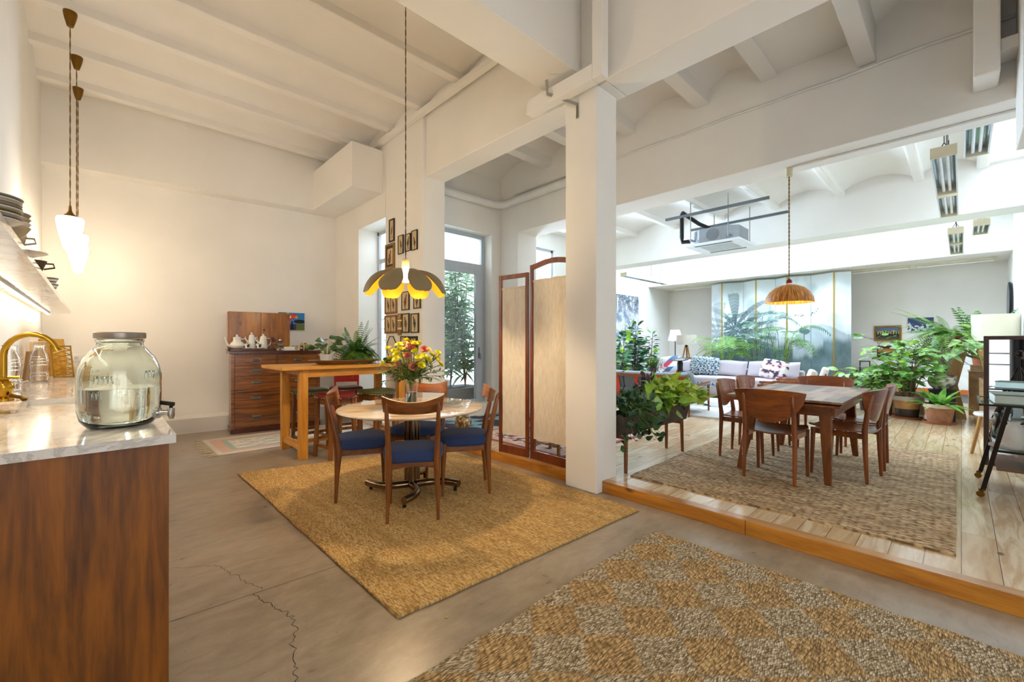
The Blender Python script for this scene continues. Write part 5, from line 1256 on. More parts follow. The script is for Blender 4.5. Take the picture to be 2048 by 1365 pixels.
def bluep(u, v):
    n = fbm(u*16, v*16, 3, 3); m = fbm(u*20+5, v*20, 8, 3)
    return lin('#2a4256') if n > .56 else (lin('#d9dcd8') if m > .5 else lin('#7f99a3'))
def patch(u, v):
    k = (int(u*2.99)+int(v*2.99)*2+(1 if (u*3 % 1) > (v*3 % 1) else 0)) % 5
    return lin(['#d9ded8', '#4d6f94', '#c7d3dc', '#d9455c', '#efe9e2'][k])
def pinkp(u, v):
    n = fbm(u*5, v*5, 1); return lin('#e9e6e2') if n < .5 else (lin('#33424d') if n > .62 else lin('#e9a1a6'))
pillow('throw_cushion', 'large blue and white leaf patterned cushion on the sofa', (9.78, 4.02, FZ+.445), R(-80), .62, .42, .2, paint('printed_cotton', .9, .2), R(4), bluep, 70, R(-16))
pillow('throw_cushion', 'patchwork cushion of blue, white and pink triangles at the left end of the sofa', (9.7, 4.72, FZ+.445), R(-70), .48, .42, .18, paint('printed_cotton', .9), R(-8), patch, 60, R(-18))
pillow('throw_cushion', 'white cushion with dark and pink blotches at the right end of the sofa', (9.62, 2.62, FZ+.445), R(-95), .5, .4, .18, paint('printed_cotton', .9), R(10), pinkp, 50, R(-20))
t = thing('acrylic_coffee_table', 'clear acrylic coffee table on the shaggy rug before the sofa', 'table', (8.35, 3.35, FZ+.0205))
bx(-.35, -.55, .34, .35, .55, .36).build('tabletop', GLASS, t, bevel=.004)
for sx in (-1, 1):
    for sy in (-1, 1): bx(sx*.3-.02, sy*.5-.02, 0, sx*.3+.02, sy*.5+.02, .3395).build('leg', GLASS, t)
CREAMC = fabric('cream_cushion', '#e9e2d6', .06, 300)
def spindle(label, loc, rz):
    t = thing('spindle_armchair', label, 'armchair', loc, rz, 'spindle back armchairs by the sofa')
    for s_ in (-1, 1):
        MB().tube([(s_*.3, -.3, 0), (s_*.29, -.28, .3), (s_*.28, -.4, .66)], [.014, .018, .013], 8).build('rear_leg', CH, t, smooth=60); MB().tube([(s_*.31, .3, 0), (s_*.3, .29, .5)], [.014, .018], 8).build('front_leg', CH, t, smooth=60)
        MB().tube([(s_*.295, -.33, .47), (s_*.31, .0, .5), (s_*.31, .33, .5)], [(.012, .02), (.012, .026), (.012, .02)], 8).build('armrest', CH, t, smooth=60)
    for i in range(7): MB().tube([(-.21+i*.07, -.275, .28), (-.21+i*.07, -.39, .63)], .008, 6).build('spindle', CH, t, smooth=60)
    MB().tube([(-.28, -.4, .64), (0, -.42, .65), (.28, -.4, .64)], [(.012, .025)]*3, 8).build('top_rail', CHX, t, smooth=60); bx(-.29, -.29, .25, .29, .3, .29).build('seat_frame', CHX, t)
    bx(-.27, -.24, .2905, .27, .3, .40).build('seat_cushion', CREAMC, t, bevel=.035, bseg=3); m = MB().box(-.26, -.05, 0, .26, .05, .36); m.T(M4.Translation((0, -.3, .4)) @ M4.Rotation(R(17), 4, 'X')); m.build('back_cushion', CREAMC, t, bevel=.035, bseg=3)
    return t
a = spindle('nearer spindle back armchair with cream cushions behind the dining table', (7.75, 1.95, FZ), R(14))
dup(a, (8.62, 1.95, FZ), R(10), 'farther spindle back armchair with cream cushions beside the sofa')

# side table with small things, behind the settee
t = thing('side_table', 'low dark round side table between the settee and the rubber plants', 'table', (8.05, 4.02, FZ))
MB().lathe([(.001, .545), (.5, .545), (.51, .555), (.505, .57), (.001, .57)], 40, cap0=False, cap1=False).build('tabletop', TX, t, smooth=40)
for i in range(3): a_ = i*2.1+.4; MB().tube([(cos(a_)*.4, sin(a_)*.4, 0), (cos(a_)*.2, sin(a_)*.2, .5445)], [.014, .02], 8).build('leg', TZ, t, smooth=60)
tz = FZ+.5705
t = thing('glass_carafe', 'clear glass carafe with blue dots on the round side table', 'carafe', (7.98, 4.12, tz))
lat('body', [(.001, .004), (.07, 0), (.085, .03), (.08, .12), (.045, .2), (.035, .24), (.05, .28), (.047, .28), (.032, .24), (.042, .2), (.074, .12), (.078, .035), (.001, .012)], GLASS, t)
t = thing('pedestal_dish', 'black pedestal dish tilted towards us on the round side table', 'dish', (8.12, 3.78, tz))
lat('stem', [(.001, 0), (.07, 0), (.06, .02), (.05, .1), (.055, .2), (.04, .24), (.001, .24)], BLACK, t); m = MB().lathe([(.001, 0), (.09, .0), (.16, .015), (.158, .022), (.1, .012), (.001, .01)], 32, cap0=False, cap1=False, sx=.8, sy=1.05); m.T(M4.Translation((0, 0, .255)) @ M4.Rotation(R(-14), 4, 'Y')); d_ = m.build('dish', BLACK, t, smooth=60)
m = MB().lathe([(.001, .0125), (.095, .0135), (.095, .0145), (.001, .0135)], 28, cap0=False, cap1=False, sx=.8, sy=1.05); m.T(M4.Translation((0, 0, .255)) @ M4.Rotation(R(-14), 4, 'Y')); m.build('silver_centre', STEEL, d_)
cup('orange_beaker', (7.80, 3.66, tz), .042, .07, glass('orange_glass', '#f08a20'), 'small orange glass beaker at the right of the side table', handle=False)
cup('blue_beaker', (7.93, 3.62, tz), .04, .06, plain('blue_glaze', '#3f7fa0', .25), 'small blue beaker beside the orange one', handle=False)
t = thing('speckled_planter', 'wide speckled pot with a small bush on the round side table', 'potted plant', (8.05, 4.32, tz))
lat('pot', [(.001, 0), (.08, 0), (.1, .05), (.105, .1), (.1, .1), (.09, .08), (.001, .08)], plain('speckle_glaze', '#4a4a48', .4, 0, .6, 60), t)
q = random.Random(31); lf, st = MB(), MB()
for i in range(120):
    a_ = q.uniform(0, 6.3); r = sqrt(q.random())*.15; e = V((cos(a_)*r, sin(a_)*r, .1+.26*q.uniform(.2, 1)*(1-r*2))); st.tube([(cos(a_)*.02, sin(a_)*.02, .08), e], .0018, 4, False); leaf(lf, e, (cos(a_), sin(a_), q.uniform(-.2, .6)), (0, 0, 1), q.uniform(.03, .05), .025, .2, 3)
st.build('stems', STEM, t); lf.build('foliage', leafm('box_leaf', '#2f6a22', '#7fb03a'), t, smooth=60)

# rubber plants on the floor beyond the settee
RUB = leafm('rubber_leaf', '#1d3a28', '#4f7d55', .22, 6); RUBL = leafm('rubber_leaf_young', '#5d9a1e', '#a3c93a', .3)
def rubber(label, loc, hs, seed, tilt=0, L=(.13, .22)):
    q = random.Random(seed); t = thing('rubber_plant', label, 'potted plant', loc)
    lat('pot', [(.001, 0), (.13, 0), (.16, .26), (.17, .26), (.17, .3), (.155, .3), (.145, .27), (.001, .27)], plain('charcoal_pot', '#3a3a3c', .5), t)
    MB().lathe([(.001, .275), (.147, .275)], 20, cap0=False, cap1=False).build('soil', SOIL, t)
    lf, yl, st = MB(), MB(), MB()
    for k, h in enumerate(hs):
        a = 2*pi*k/len(hs)+q.uniform(-.4, .4); top = V((cos(a)*(.12+tilt*.5), sin(a)*(.12+tilt), h)); P = [V((cos(a)*.03, sin(a)*.03, .27)), V((cos(a)*.05, sin(a)*.05, .27+(h-.27)*.5)), top]
        st.tube(P, [.012, .01, .005], 6, False); n = int((h-.35)*44)
        for j in range(n):
            s_ = .25+.75*j/n; c = P[0].lerp(P[1], s_*2) if s_ < .5 else P[1].lerp(P[2], s_*2-1); w_ = j*2.4+q.uniform(-.3, .3); d = V((cos(w_), sin(w_), .25+.9*(s_ > .93)))
            leaf(yl if (s_ > .96 or q.random() < .06) else lf, c+d*.05, d, (q.uniform(-1, .3), q.uniform(-1, .3), .8), q.uniform(*L), q.uniform(.07, .1), .25, 5)
    st.build('stems', BARK, t, smooth=60); lf.build('foliage', RUB, t, smooth=60); yl.build('young_leaves', RUBL, t, smooth=60)
rubber('tallest dark rubber plant in front of the big canvas', (8.5, 4.98, FZ), [1.58, 1.5, 1.3, 1.1], 2)
rubber('pale leaved rubber plant at the left edge of the living corner', (7.5, 4.72, FZ), [1.3, 1.15, .95], 5, .1, (.12, .18))
rubber('slender rubber plant beside the white lamp', (9.45, 5.15, FZ), [1.4, 1.15, .9], 8, 0, (.12, .17))
rubber('small rubber plant growing right behind the settee', (7.95, 4.98, FZ), [1.2, 1.05, .9], 12, 0, (.12, .17))

# lamps behind the sofa
SHADE = fabric('linen_shade', '#cfc3b2', .05, 250, .9, .15); WSH = fabric('white_shade', '#f2f0ec', .03, 250, .9, .1)
t = thing('tripod_floor_lamp', 'oak tripod floor lamp with a linen drum shade behind the sofa', 'floor lamp', (10.62, 4.78, FZ))
for i in range(3): a_ = i*2*pi/3+.3; MB().tube([(cos(a_)*.26, sin(a_)*.26, 0), (cos(a_)*.03, sin(a_)*.03, 1.08)], [.016, .02], 8).build('leg', OAKZ, t, smooth=60)
MB().lathe([(.04, 1.06), (.04, 1.1), (.012, 1.12), (.012, 1.2)], 16).build('head', BLACK, t, smooth=40); lat('shade', [(.235, 1.12), (.235, 1.36), (.232, 1.36), (.232, 1.12)], SHADE, t, 40)
t = thing('white_floor_lamp', 'floor lamp with a white cone shade in the far left corner', 'floor lamp', (11.35, 5.42, FZ))
MB().lathe([(.14, 0), (.14, .02), (.012, .03), (.012, 1.3)], 20).build('stand', BLACK, t, smooth=40); lat('shade', [(.2, 1.22), (.12, 1.52), (.117, 1.52), (.197, 1.22)], WSH, t, 36)

# sideboard on the far wall with its ornaments
t = thing('sideboard', 'long reddish wooden sideboard against the far wall behind the sofa', 'cabinet', (12.1, 4.55, FZ))
bx(-.25, -.75, .2, .25, .75, .76).build('carcass', CHX, t, bevel=.006)
for i in range(3):
    d_ = bx(-.262, -.73+i*.49, .24, -.2505, -.27+i*.49, .73).build('door', CH, t, bevel=.003); MB().ball((-.268, -.35+i*.49, .5), .012, 8, 6).build('knob', BRASS, d_, smooth=180)
for x in (-.2, .2):
    for y in (-.68, .68): MB().tube([(x, y, 0), (x, y, .2)], [.014, .022], 8).build('leg', CH, t, smooth=60)
sz = FZ+.7605
tag(MB().lathe([(.001, 0), (.05, 0), (.055, .03), (.05, .16), (.045, .19), (.001, .19)], 16, cap0=False, cap1=False).build('candle_jar', plain('straw_glass', '#cfc58a', .3), loc=(11.98, 4.62, sz), smooth=50), 'straw yellow candle jar on the sideboard', 'candle')
t = thing('white_candlestick', 'slim white candlestick between the candle jar and the blue vase', 'candlestick', (11.98, 4.28, sz)); lat('body', [(.001, 0), (.05, 0), (.015, .02), (.015, .2), (.035, .22), (.001, .22)], WHITE, t)
def bw(u, v): n = fbm(u*30, v*20, 4, 2); return lin('#2f4f8a') if n > .55 else lin('#e8ecf2')
m = MB(); P = [(.001, 0), (.08, 0), (.13, .1), (.14, .2), (.1, .3), (.06, .33), (.065, .37), (.001, .37)]; m.col = []
grid_paint(m, 48, 40, bw, lambda u, v: (lambda r, z: (r*cos(2*pi*u), r*sin(2*pi*u), z))(*lerp(P[min(6, int(v*6.999))], P[min(6, int(v*6.999))+1], (v*6.999) % 1)))
tag(m.build('ginger_jar', paint('glazed_print', .2), loc=(11.98, 3.98, sz), smooth=60), 'round blue and white ginger jar on the right of the sideboard', 'jar')

# kentia palms behind the sofa
PALM = leafm('kentia_leaf', '#335a2c', '#7ea653', .4); PALMB = leafm('kentia_leaf_blue', '#3f6152', '#86a591', .4); PALMY = leafm('kentia_leaf_bright', '#4f8a20', '#93bb40', .4)
def palm(label, loc, n, H0, L, m, seed):
    q = random.Random(seed); t = thing('kentia_palm', label, 'potted plant', loc)
    lat('pot', [(.001, 0), (.13, 0), (.17, .3), (.16, .3), (.15, .27), (.001, .27)], MC['charcoal_pot'], t); MB().lathe([(.001, .275), (.148, .275)], 16, cap0=False, cap1=False).build('soil', SOIL, t)
    f = MB()
    for i in range(n):
        a = 2*pi*i/n+q.uniform(-.4, .4); hh = H0*q.uniform(.75, 1.1); b = V((cos(a)*.02, sin(a)*.02, .27)); k = V((cos(a)*hh*.16, sin(a)*hh*.16, hh)); f.tube([b, b.lerp(k, .5), k], [.01, .008, .006], 5, False)
        frond(f, k, a, L*q.uniform(.75, 1.1), q.uniform(.5, .95), q.uniform(.6, 1.1), 15, .026, .3*L/.6, .006, False)
    f.build('fronds', m, t, smooth=60)
palm('bushy bright kentia palm behind the left half of the sofa', (10.72, 3.85, FZ), 17, 1.12, .66, PALMY, 1)
palm('tall blue green kentia palm behind the middle of the sofa', (10.8, 3.2, FZ), 11, 1.62, .6, PALMB, 2)
palm('kentia palm with spread fronds behind the right half of the sofa', (10.75, 2.72, FZ), 13, 1.28, .66, PALM, 3)

# ================================================================ painted folding screen
def mural(s, z):
    c = lerp(lin('#d5dcdf'), lin('#eceff0'), fbm(s*5, z*3, 1)); n = fbm(s*9, z*7, 5, 5)
    c = lerp(c, lin('#a9b7bd'), .5*sst(.55, .75, fbm(s*4+3, z*3, 2)))
    m1 = .60-abs(s-.42)*.9+.06*fbm(s*10, 0, 3)
    if z < m1+.25*max(0, 1-abs(s-.42)/.06): c = lerp(c, lerp(lin('#9aa7aa'), lin('#5f6a69'), n), .75*sst(0, .2, m1+.25*max(0, 1-abs(s-.42)/.06)-z)*(1 if s < .62 else .7))
    if .44 < s < .5 and z > .3: c = lerp(c, lin('#e3e8e9'), .5*(1-abs(s-.47)/.03))
    m2 = .56-.5*abs(s-.78)+.07*fbm(s*12, 2, 3)
    if s > .6 and z < m2: c = lerp(c, lerp(lin('#b3bec1'), lin('#7f9095'), fbm(s*14+z*6, z*5, 9)), .8)
    fl = .40+.07*fbm(s*14, 1, 7)+.05*(s > .8)-.10*(.58 < s < .72)
    if z < fl: c = lerp(c, lerp(lin('#2f4648'), lin('#748c90'), n), sst(0, .07, fl-z)*.92)
    if z < .16: c = lerp(c, lin('#7b959e'), .45*fbm(s*8, z*20, 6))
    for cx, cz, R0, nb, ph in ((.17, .56, .34, 15, .3), (.05, .52, .3, 13, 1.1), (.24, .50, .24, 12, 2.0)):
        dx, dz = (s-cx)*1.08, z-cz; r = sqrt(dx*dx+dz*dz); a = atan2(dz, dx)
        if r < R0:
            k = abs(((a+ph+.35*r/R0*sin(a*2))/(2*pi)*nb) % 1-.5)*2; w = 1-(r/R0)**1.6
            comb = .5+.5*sin(r*210+k*9)
            if k < .18+.5*w: c = lerp(c, lerp(lin('#26393a'), lin('#6f878a'), comb*.6+.4*n), (.55+.4*w)*(.45 if s < .09 else 1))
    if s < .30 and z < .5: c = lerp(c, lin('#2e4547'), .6*sst(.5, .2, z)*(.5 if s < .09 else 1))
    if (s-.665)**2*3+(z-.53)**2*6 < .004*(.6+fbm(s*30, z*30)) or (abs(s-.662) < .004 and .4 < z < .53): c = lin('#57726f')
    for bx_, bz in ((.60, .665), (.62, .66), (.64, .655), (.655, .66), (.72, .68), (.74, .70), (.735, .675), (.75, .69), (.76, .71), (.71, .665)):
        if abs(s-bx_) < .006 and abs(z-bz-.004*abs((s-bx_)/.006)) < .0035: c = lin('#2f3a3c')
    return c
GOLD = plain('gold_braid', '#b08f3e', .4, .6, .3, 60)
t = thing('painted_screen', 'tall folding screen painted with a misty palm landscape, edged with gold braid', 'folding screen', (0, 0, FZ))
def ypx(px, x): u = (px-1024)/856.; return x*(.7242-.6896*u)/(.6896+.7242*u)
pxs = [1423, 1444, 1487, 1512, 1551, 1574, 1622, 1668, 1703]; xs = [11.82, 11.62, 11.80, 11.6, 11.76, 11.58, 11.74, 11.55, 11.68]
pts = [V((x, ypx(p_, x))) for p_, x in zip(pxs, xs)]; HS = 2.70; PM = paint('mural_canvas', .75)
for i, (a_, b_) in enumerate(zip(pts, pts[1:])):
    d_ = (b_-a_).normalized(); n_ = V((-d_.y, d_.x))*.02; nx, ny = 46, 150; m = MB(); m.col = []
    s0_, s1_ = (pxs[i]-1423)/280, (pxs[i+1]-1423)/280; a2, b2 = a_+d_*.004, b_-d_*.004
    grid_paint(m, nx, ny, lambda u, v: mural(s0_+(s1_-s0_)*u, v), lambda u, v: (*a2.lerp(b2, u), .01+HS*v))
    q_ = [a2, b2, b2-n_*-1, a2-n_*-1]; q_ = [(p.x, p.y) for p in q_]
    m.add([(x, y, z) for z in (.008, HS+.012) for x, y in q_], [(1, 2, 6, 5), (2, 3, 7, 6), (3, 0, 4, 7), (4, 5, 6, 7), (0, 3, 2, 1)]); padcol(m, lin('#cfcabb'))
    m.build('panel', PM, t)
    if i % 2 == 0: MB().tube([(b_.x-.004, b_.y, .01), (b_.x-.004, b_.y, HS+.01)], .016, 6).build('gold_braid', GOLD, t)
# tall canvas on the garden side wall
def garden(u, v):
    n = fbm(u*6, v*9, 3, 5); m_ = fbm(u*18, v*24, 7, 3)
    c = lerp(lin('#d9dde3'), lin('#7d8ea3'), sst(.35, .65, n)); c = lerp(c, lin('#3c4650'), sst(.62, .95, v)*.85*(m_ > .42)); c = lerp(c, lin('#4a443d'), sst(.36, .1, v)*.9)
    if m_ > .64 and v > .25: c = lerp(c, lin('#c9b7a4'), .6)
    return c
picture('canvas_painting', 'tall misty blue and brown canvas on the left wall behind the rubber plants', (10.05, 6.197, 1.48), 0, 1.3, 2.1, garden, 0, nx=80, ny=120, dep=.04)

# ================================================================ far wall pictures and low things
def mount(u, v):
    r = .58+.2*fbm(u*6, 1, 2); c = lin('#5f7590') if v > r else lin('#c9b26a') if v > .45 else lin('#33402f')
    if (u*9 % 1 < .55) and v < .45+.35*fbm(u*9, 3) and v > .2: c = lin('#1d241d')
    if v < .2: c = lin('#4a4f3a')
    return c
def snow(u, v): n = fbm(u*7, v*7, 4); return lin('#3b4a72') if v > .5+.4*(n-.4) else (lin('#dde2ee') if n > .5 else lin('#27335a'))
def brown(u, v): return lerp(lin('#1e1a16'), lin('#c4812f'), sst(.5, .62, v+.2*fbm(u*6, v*5))*sst(.9, .7, v))
picture('landscape_painting', 'gilt framed painting of a forest below mountains on the far wall', (12.597, 1.13, 1.47), R(-90), .46, .34, mount, .035, FG, nx=50, ny=36, dep=.03)
picture('mountain_canvas', 'unframed dark blue snowy mountain canvas above the big fern', (12.597, .6, 1.64), R(-90), .40, .31, snow, 0, nx=44, ny=34, dep=.03)
picture('landscape_painting', 'dark brown landscape hung below the gilt framed forest painting', (12.597, 1.08, 1.06), R(-90), .46, .27, brown, .02, FB, nx=40, ny=26, dep=.03)
picture('landscape_painting', 'framed landscape half hidden by the fern near the wooden stand', (12.597, .3, 1.05), R(-90), .5, .32, mount, .03, FO, nx=40, ny=26, dep=.03)
t = thing('small_bookshelf', 'small dark wooden shelf stand beside the right edge of the painted screen', 'shelf', (12.35, 1.5, FZ))
for z in (.05, .28, .5): bx(-.14, -.16, z, .14, .16, z+.02).build('shelf', FB, t)
for x in (-.13, .13):
    for y in (-.15, .15): bx(x-.012, y-.012, 0, x+.012, y+.012, .55).build('post', FB, t)
picture('standing_photo_frame', 'small dark photo frame standing on the shelf stand', (12.42, 1.5, FZ+.5205+.12), R(-90), .19, .24, lambda u, v: lin('#d8d5cf') if v > .4 else lin('#9aa0a0'), .018, FK, nx=10, ny=10, dep=.02)
t = thing('white_bench_chest', 'low white panelled chest with an orange plinth along the far wall', 'chest', (12.25, .15, FZ))
bx(-.3, -.7, .25, .3, .85, .72).build('body', plain('white_panel', '#eceae6', .5), t, bevel=.006); bx(-.31, -.7, .17, .3, .85, .2495).build('plinth', plain('orange_batten', '#c9682a', .5), t); bx(-.26, -.66, 0, .28, .81, .1695).build('foot_board', plain('grey_batten', '#8d8f92', .6), t)
t = thing('wall_panel', 'dark grey rounded panel hanging on the right wall near the far corner', 'wall ornament', (11.5, -.611, 1.95))
MB().extr([(cos(w_)*.3, 0, sin(w_)*.36) for w_ in [2*pi*i/28 for i in range(28)]], (0, .05, 0)).build('board', plain('dark_slate', '#4a5058', .35), t, bevel=.012); MB().tube([(cos(w_)*.3, .03, sin(w_)*.36) for w_ in [2*pi*i/28 for i in range(28)]], .018, 6, closed=True).build('rim', BLACK, t, smooth=60)

# ================================================================ air conditioner and hanging strip lights
GALV = plain('galvanised_sheet', '#9aa0a6', .4, .6, .08)
t = thing('ceiling_air_conditioner', 'white cassette air conditioner hanging from two steel rails under the vaults', 'air conditioner', (7.66, 2.85, 2.9))
bx(-.42, -.44, 0, .42, .44, .035).build('cover_panel', plain('ac_white', '#eef1f3', .4), t, bevel=.006)
g = bx(-.24, -.25, -.006, .24, .25, -.0005).build('intake_grille', plain('ac_grille', '#b9bcbc', .6), t, bevel=.004)
for i in range(14): bx(-.23, -.235+i*.035, -.0085, .23, -.229+i*.035, -.0062).build('grille_bar', MC['ac_white'], g)
for a_, b_ in (((-.36, -.3), (-.3, .3)), ((.3, -.3), (.36, .3))): bx(a_[0], a_[1], -.003, b_[0], b_[1], -.0002).build('air_slot', plain('slot_grey', '#5c6064', .6), t)
MB().extr([(-.36, -.22, .036), (-.22, -.37, .036), (.22, -.37, .036), (.36, -.22, .036), (.36, .22, .036), (.22, .37, .036), (-.22, .37, .036), (-.36, .22, .036)], (0, 0, .24)).build('body', GALV, t, bevel=.004)
MB().lathe([(.10, .0), (.10, .004), (.092, .004)], 24).T(M4.Translation((-.362, 0, .16)) @ M4.Rotation(R(-90), 4, 'Y')).build('knockout', plain('galv_dark', '#7d8388', .4, .6), t)
for x in (-.5, .5): bx(x-.02, -.88, .5, x+.02, .74, .54).build('strut_rail', plain('grey_strut', '#6d7278', .4, .7), t)
for x in (-.5, .5):
    for y in (-.3, .3): MB().tube([(x*.72, y, .1), (x*.72, y, .2), (x, y, .49), (x, y, .73)] if False else [(x, y, .05), (x, y, .74)], .007, 6).build('threaded_rod', STEEL, t); bx(min(x*.7, x)-.01, y-.02, .08, max(x*.7, x)+.01, y+.02, .1).build('hanger', GALV, t)
MB().tube([(-.28, .4, .12), (-.33, .52, .12), (-.33, .53, .2), (-.33, .53, .6), (-.3, .53, .64), (.3, .5, .56), (.5, .4, .5)], .035, 10).build('lagged_pipe', plain('black_lagging', '#1d1c1d', .8), t, smooth=60)
REFL = plain('mirror_reflector', '#c9d2d8', .12, .9, .02); TUBE = plain('fluorescent_tube', '#f4f7f8', .3)
def strip_light(label, x0, x1, y, z, w=.17, chain=True, ceil=3.81):
    t = thing('strip_light', label, 'light', (x0, y, z), 0, 'hanging strip lights'); L = x1-x0
    MB().extr([(0, -w*.35, .09), (0, w*.35, .09), (0, w/2, 0), (0, w/2-.012, 0), (0, w*.33, .078), (0, -w*.33, .078), (0, -w/2+.012, 0), (0, -w/2, 0)], (L, 0, 0)).build('housing', ALU, t)
    MB().add([(0.02, -w/2+.014, .001), (L-.02, -w/2+.014, .001), (L-.02, -w*.31, .074), (.02, -w*.31, .074), (.02, w*.31, .074), (L-.02, w*.31, .074), (L-.02, w/2-.014, .001), (.02, w/2-.014, .001)], [(0, 1, 2, 3), (3, 2, 5, 4), (4, 5, 6, 7)]).build('reflector', REFL, t)
    for x in (0, L): bx(x-.012 if x else -.002, -w/2, -.004, x+.002 if x else .012, w/2, .092).build('end_cap', plain('yellowed_plastic', '#dfd3b4', .5), t)
    for q_ in (-1, 1): MB().tube([(.03, q_*w*.14, .035), (L-.03, q_*w*.14, .035)], .013, 10).build('tube', TUBE, t, smooth=60)
    if chain:
        for x in (.25, L-.25): MB().tube([(x, -.06, .092), (x, 0, .2), (x, 0, ceil-z)], .004, 5).tube([(x, .06, .092), (x, 0, .2)], .004, 5).build('chain', BLACK, t)
strip_light('nearest hanging strip light on the right, just beyond the dining beam', 5.36, 6.75, .11, 2.90)
strip_light('second hanging strip light on the right, in line behind the nearest one', 6.86, 7.95, .11, 2.90)
strip_light('short hanging strip light higher up against the right wall', 5.34, 6.2, -.1, 3.09, ceil=3.75)
strip_light('strip light under the roof light on the right, nearer half', 9.13, 10.15, .06, 2.88, ceil=3.8)
strip_light('strip light under the roof light on the right, farther half', 10.17, 11.25, .06, 2.88, ceil=3.8)
strip_light('small strip light under the roof light beside the right wall', 9.13, 9.9, -.2, 2.95, ceil=3.8)
strip_light('strip light on the left under the roof light, nearer half', 9.13, 10.2, 5.66, 2.88, ceil=3.8)
strip_light('strip light on the left under the roof light, farther half', 10.22, 11.25, 5.66, 2.88, ceil=3.8)
for i, (a_, b_, lb) in enumerate(((3.9, 5.75, 'thin tube light under the ceiling step, left of the painted screen'), (-.45, .65, 'thin tube light under the ceiling step at the far right corner'), (.72, 1.7, 'thin tube light under the ceiling step right of the painted screen'))):
    t = thing('tube_light', lb, 'light', (11.95, a_, 2.78), 0); bx(-.03, 0, .03, .03, b_-a_, .073).build('housing', MC['yellowed_plastic'], t); MB().tube([(0, .03, .012), (0, b_-a_-.03, .012)], .014, 8).build('tube', TUBE, t, smooth=60)
    for y in (.0, b_-a_-.03): bx(-.015, y, -.004, .015, y+.03, .0295).build('socket', MC['yellowed_plastic'], t)
# ================================================================ plants and stands along the right wall
TERRA = plain('terracotta', '#a4603c', .8, 0, .18, 7); TERRAW = plain('weathered_terracotta', '#a5714f', .85, 0, .3, 9); LIMEW = plain('lime_bloom', '#d3c4ae', .9, 0, .2, 12)
def pot(t, r, h, m, rim=None, band=None, saucer=True):
    z0 = 0
    if saucer: lat('saucer', [(.001, 0), (r*.98, 0), (r*1.05, .03), (r*1.01, .03), (r*.9, .012), (.001, .012)], TERRA, t, 32); z0 = .0125
    lat('pot', [(.001, z0), (r*.74, z0), (r*.94, z0+h*.8), (r*1.0, z0+h*.81), (r*1.03, z0+h), (r*.95, z0+h), (r*.9, z0+h*.8), (.001, z0+h*.8)], m, t, 36)
    if band: lat('dark_band', [(r*.742, z0+.002), (r*.748, z0+.001), (r*.752+r*.095, z0+h*.42), (r*.745+r*.095, z0+h*.42)], band, t, 36)
    if rim: lat('limed_rim', [(r*1.002, z0+h*.80), (r*1.006, z0+h*.81), (r*1.036, z0+h*1.0), (r*1.03, z0+h*1.002)], rim, t, 36)
    MB().lathe([(.001, z0+h*.86), (r*.92, z0+h*.86)], 20, cap0=False, cap1=False).build('soil', SOIL, t)
    return z0+h*.86
def canes(t, z0, n, H0, spread, L, W, m, seed, per=26, prof=None, droop=.3, ym=None, cane=.008):
    q = random.Random(seed); lf, st, yl = MB(), MB(), MB()
    for i in range(n):
        a = 2*pi*i/n+q.uniform(-.5, .5); h = H0*q.uniform(.65, 1); b = V((cos(a)*.05, sin(a)*.05, z0)); e = V((cos(a)*spread*q.uniform(.4, 1), sin(a)*spread*q.uniform(.4, 1), z0+h)); mdl = b.lerp(e, .5)+V((0, 0, h*.08))
        st.tube([b, mdl, e], [cane, cane*.8, cane*.4], 6, False)
        for j in range(per):
            s_ = .3+.7*j/per; c = b.lerp(mdl, s_*2) if s_ < .5 else mdl.lerp(e, s_*2-1); w_ = q.uniform(0, 6.3); d = V((cos(w_), sin(w_), q.uniform(-.2, .6))); tip = c+d*q.uniform(.03, .16)*(H0/.6)
            st.tube([c, tip], .002, 4, False); leaf(yl if (ym and q.random() < .2) else lf, tip, d, (q.uniform(-1.2, .2), q.uniform(-.6, .4), .8), q.uniform(*L), q.uniform(*W), droop, 4, prof)
    st.build('stems', BARK, t, smooth=60); lf.build('foliage', m, t, smooth=60)
    if ym: yl.build('young_leaves', ym, t, smooth=60)
MIDG = leafm('mid_green_leaf', '#357026', '#86b548', .35); PALEG = leafm('pale_green_leaf', '#4c7d3a', '#a2c172', .4)
t = thing('tall_cane_plant', 'tall bushy plant on bare canes in a wide two tone pot', 'potted plant', (8.98, .58, FZ)); z = pot(t, .172, .33, plain('ochre_glaze', '#b5834f', .5, 0, .08, 5), plain('grey_rim', '#b3a79a', .7), plain('brown_black_glaze', '#3a302b', .35, 0, .4, 4)); canes(t, z, 7, .98, .42, (.11, .18), (.06, .095), MIDG, 3, 34, None, .3, RUBL)
t = thing('leafy_plant', 'low leafy plant with yellow shoots in a slim weathered terracotta pot', 'potted plant', (9.2, .86, FZ)); z = pot(t, .115, .32, TERRAW, LIMEW); canes(t, z, 7, .55, .42, (.09, .15), (.045, .07), MIDG, 8, 24, None, .35, RUBL, .005)
t = thing('leafy_plant', 'broad leaved plant in a black pot half hidden behind the terracotta ones', 'potted plant', (9.55, 1.12, FZ)); z = pot(t, .13, .3, MC['charcoal_pot'], None, None, False); canes(t, z, 7, .62, .5, (.14, .24), (.06, .09), PALEG, 9, 18, None, .45, RUBL, .006)
t = thing('seedling_pot', 'small orange terracotta pot with a sprig behind the dining chairs', 'potted plant', (8.75, .98, FZ)); z = pot(t, .085, .21, TERRA); canes(t, z, 4, .25, .2, (.06, .1), (.03, .05), MIDG, 10, 12, None, .3, None, .004)
t = thing('birds_nest_fern', 'birds nest fern with wavy leaves in a limed terracotta pot', 'potted plant', (8.72, .22, FZ)); z = pot(t, .172, .27, TERRAW, LIMEW); q = random.Random(5); lf = MB()
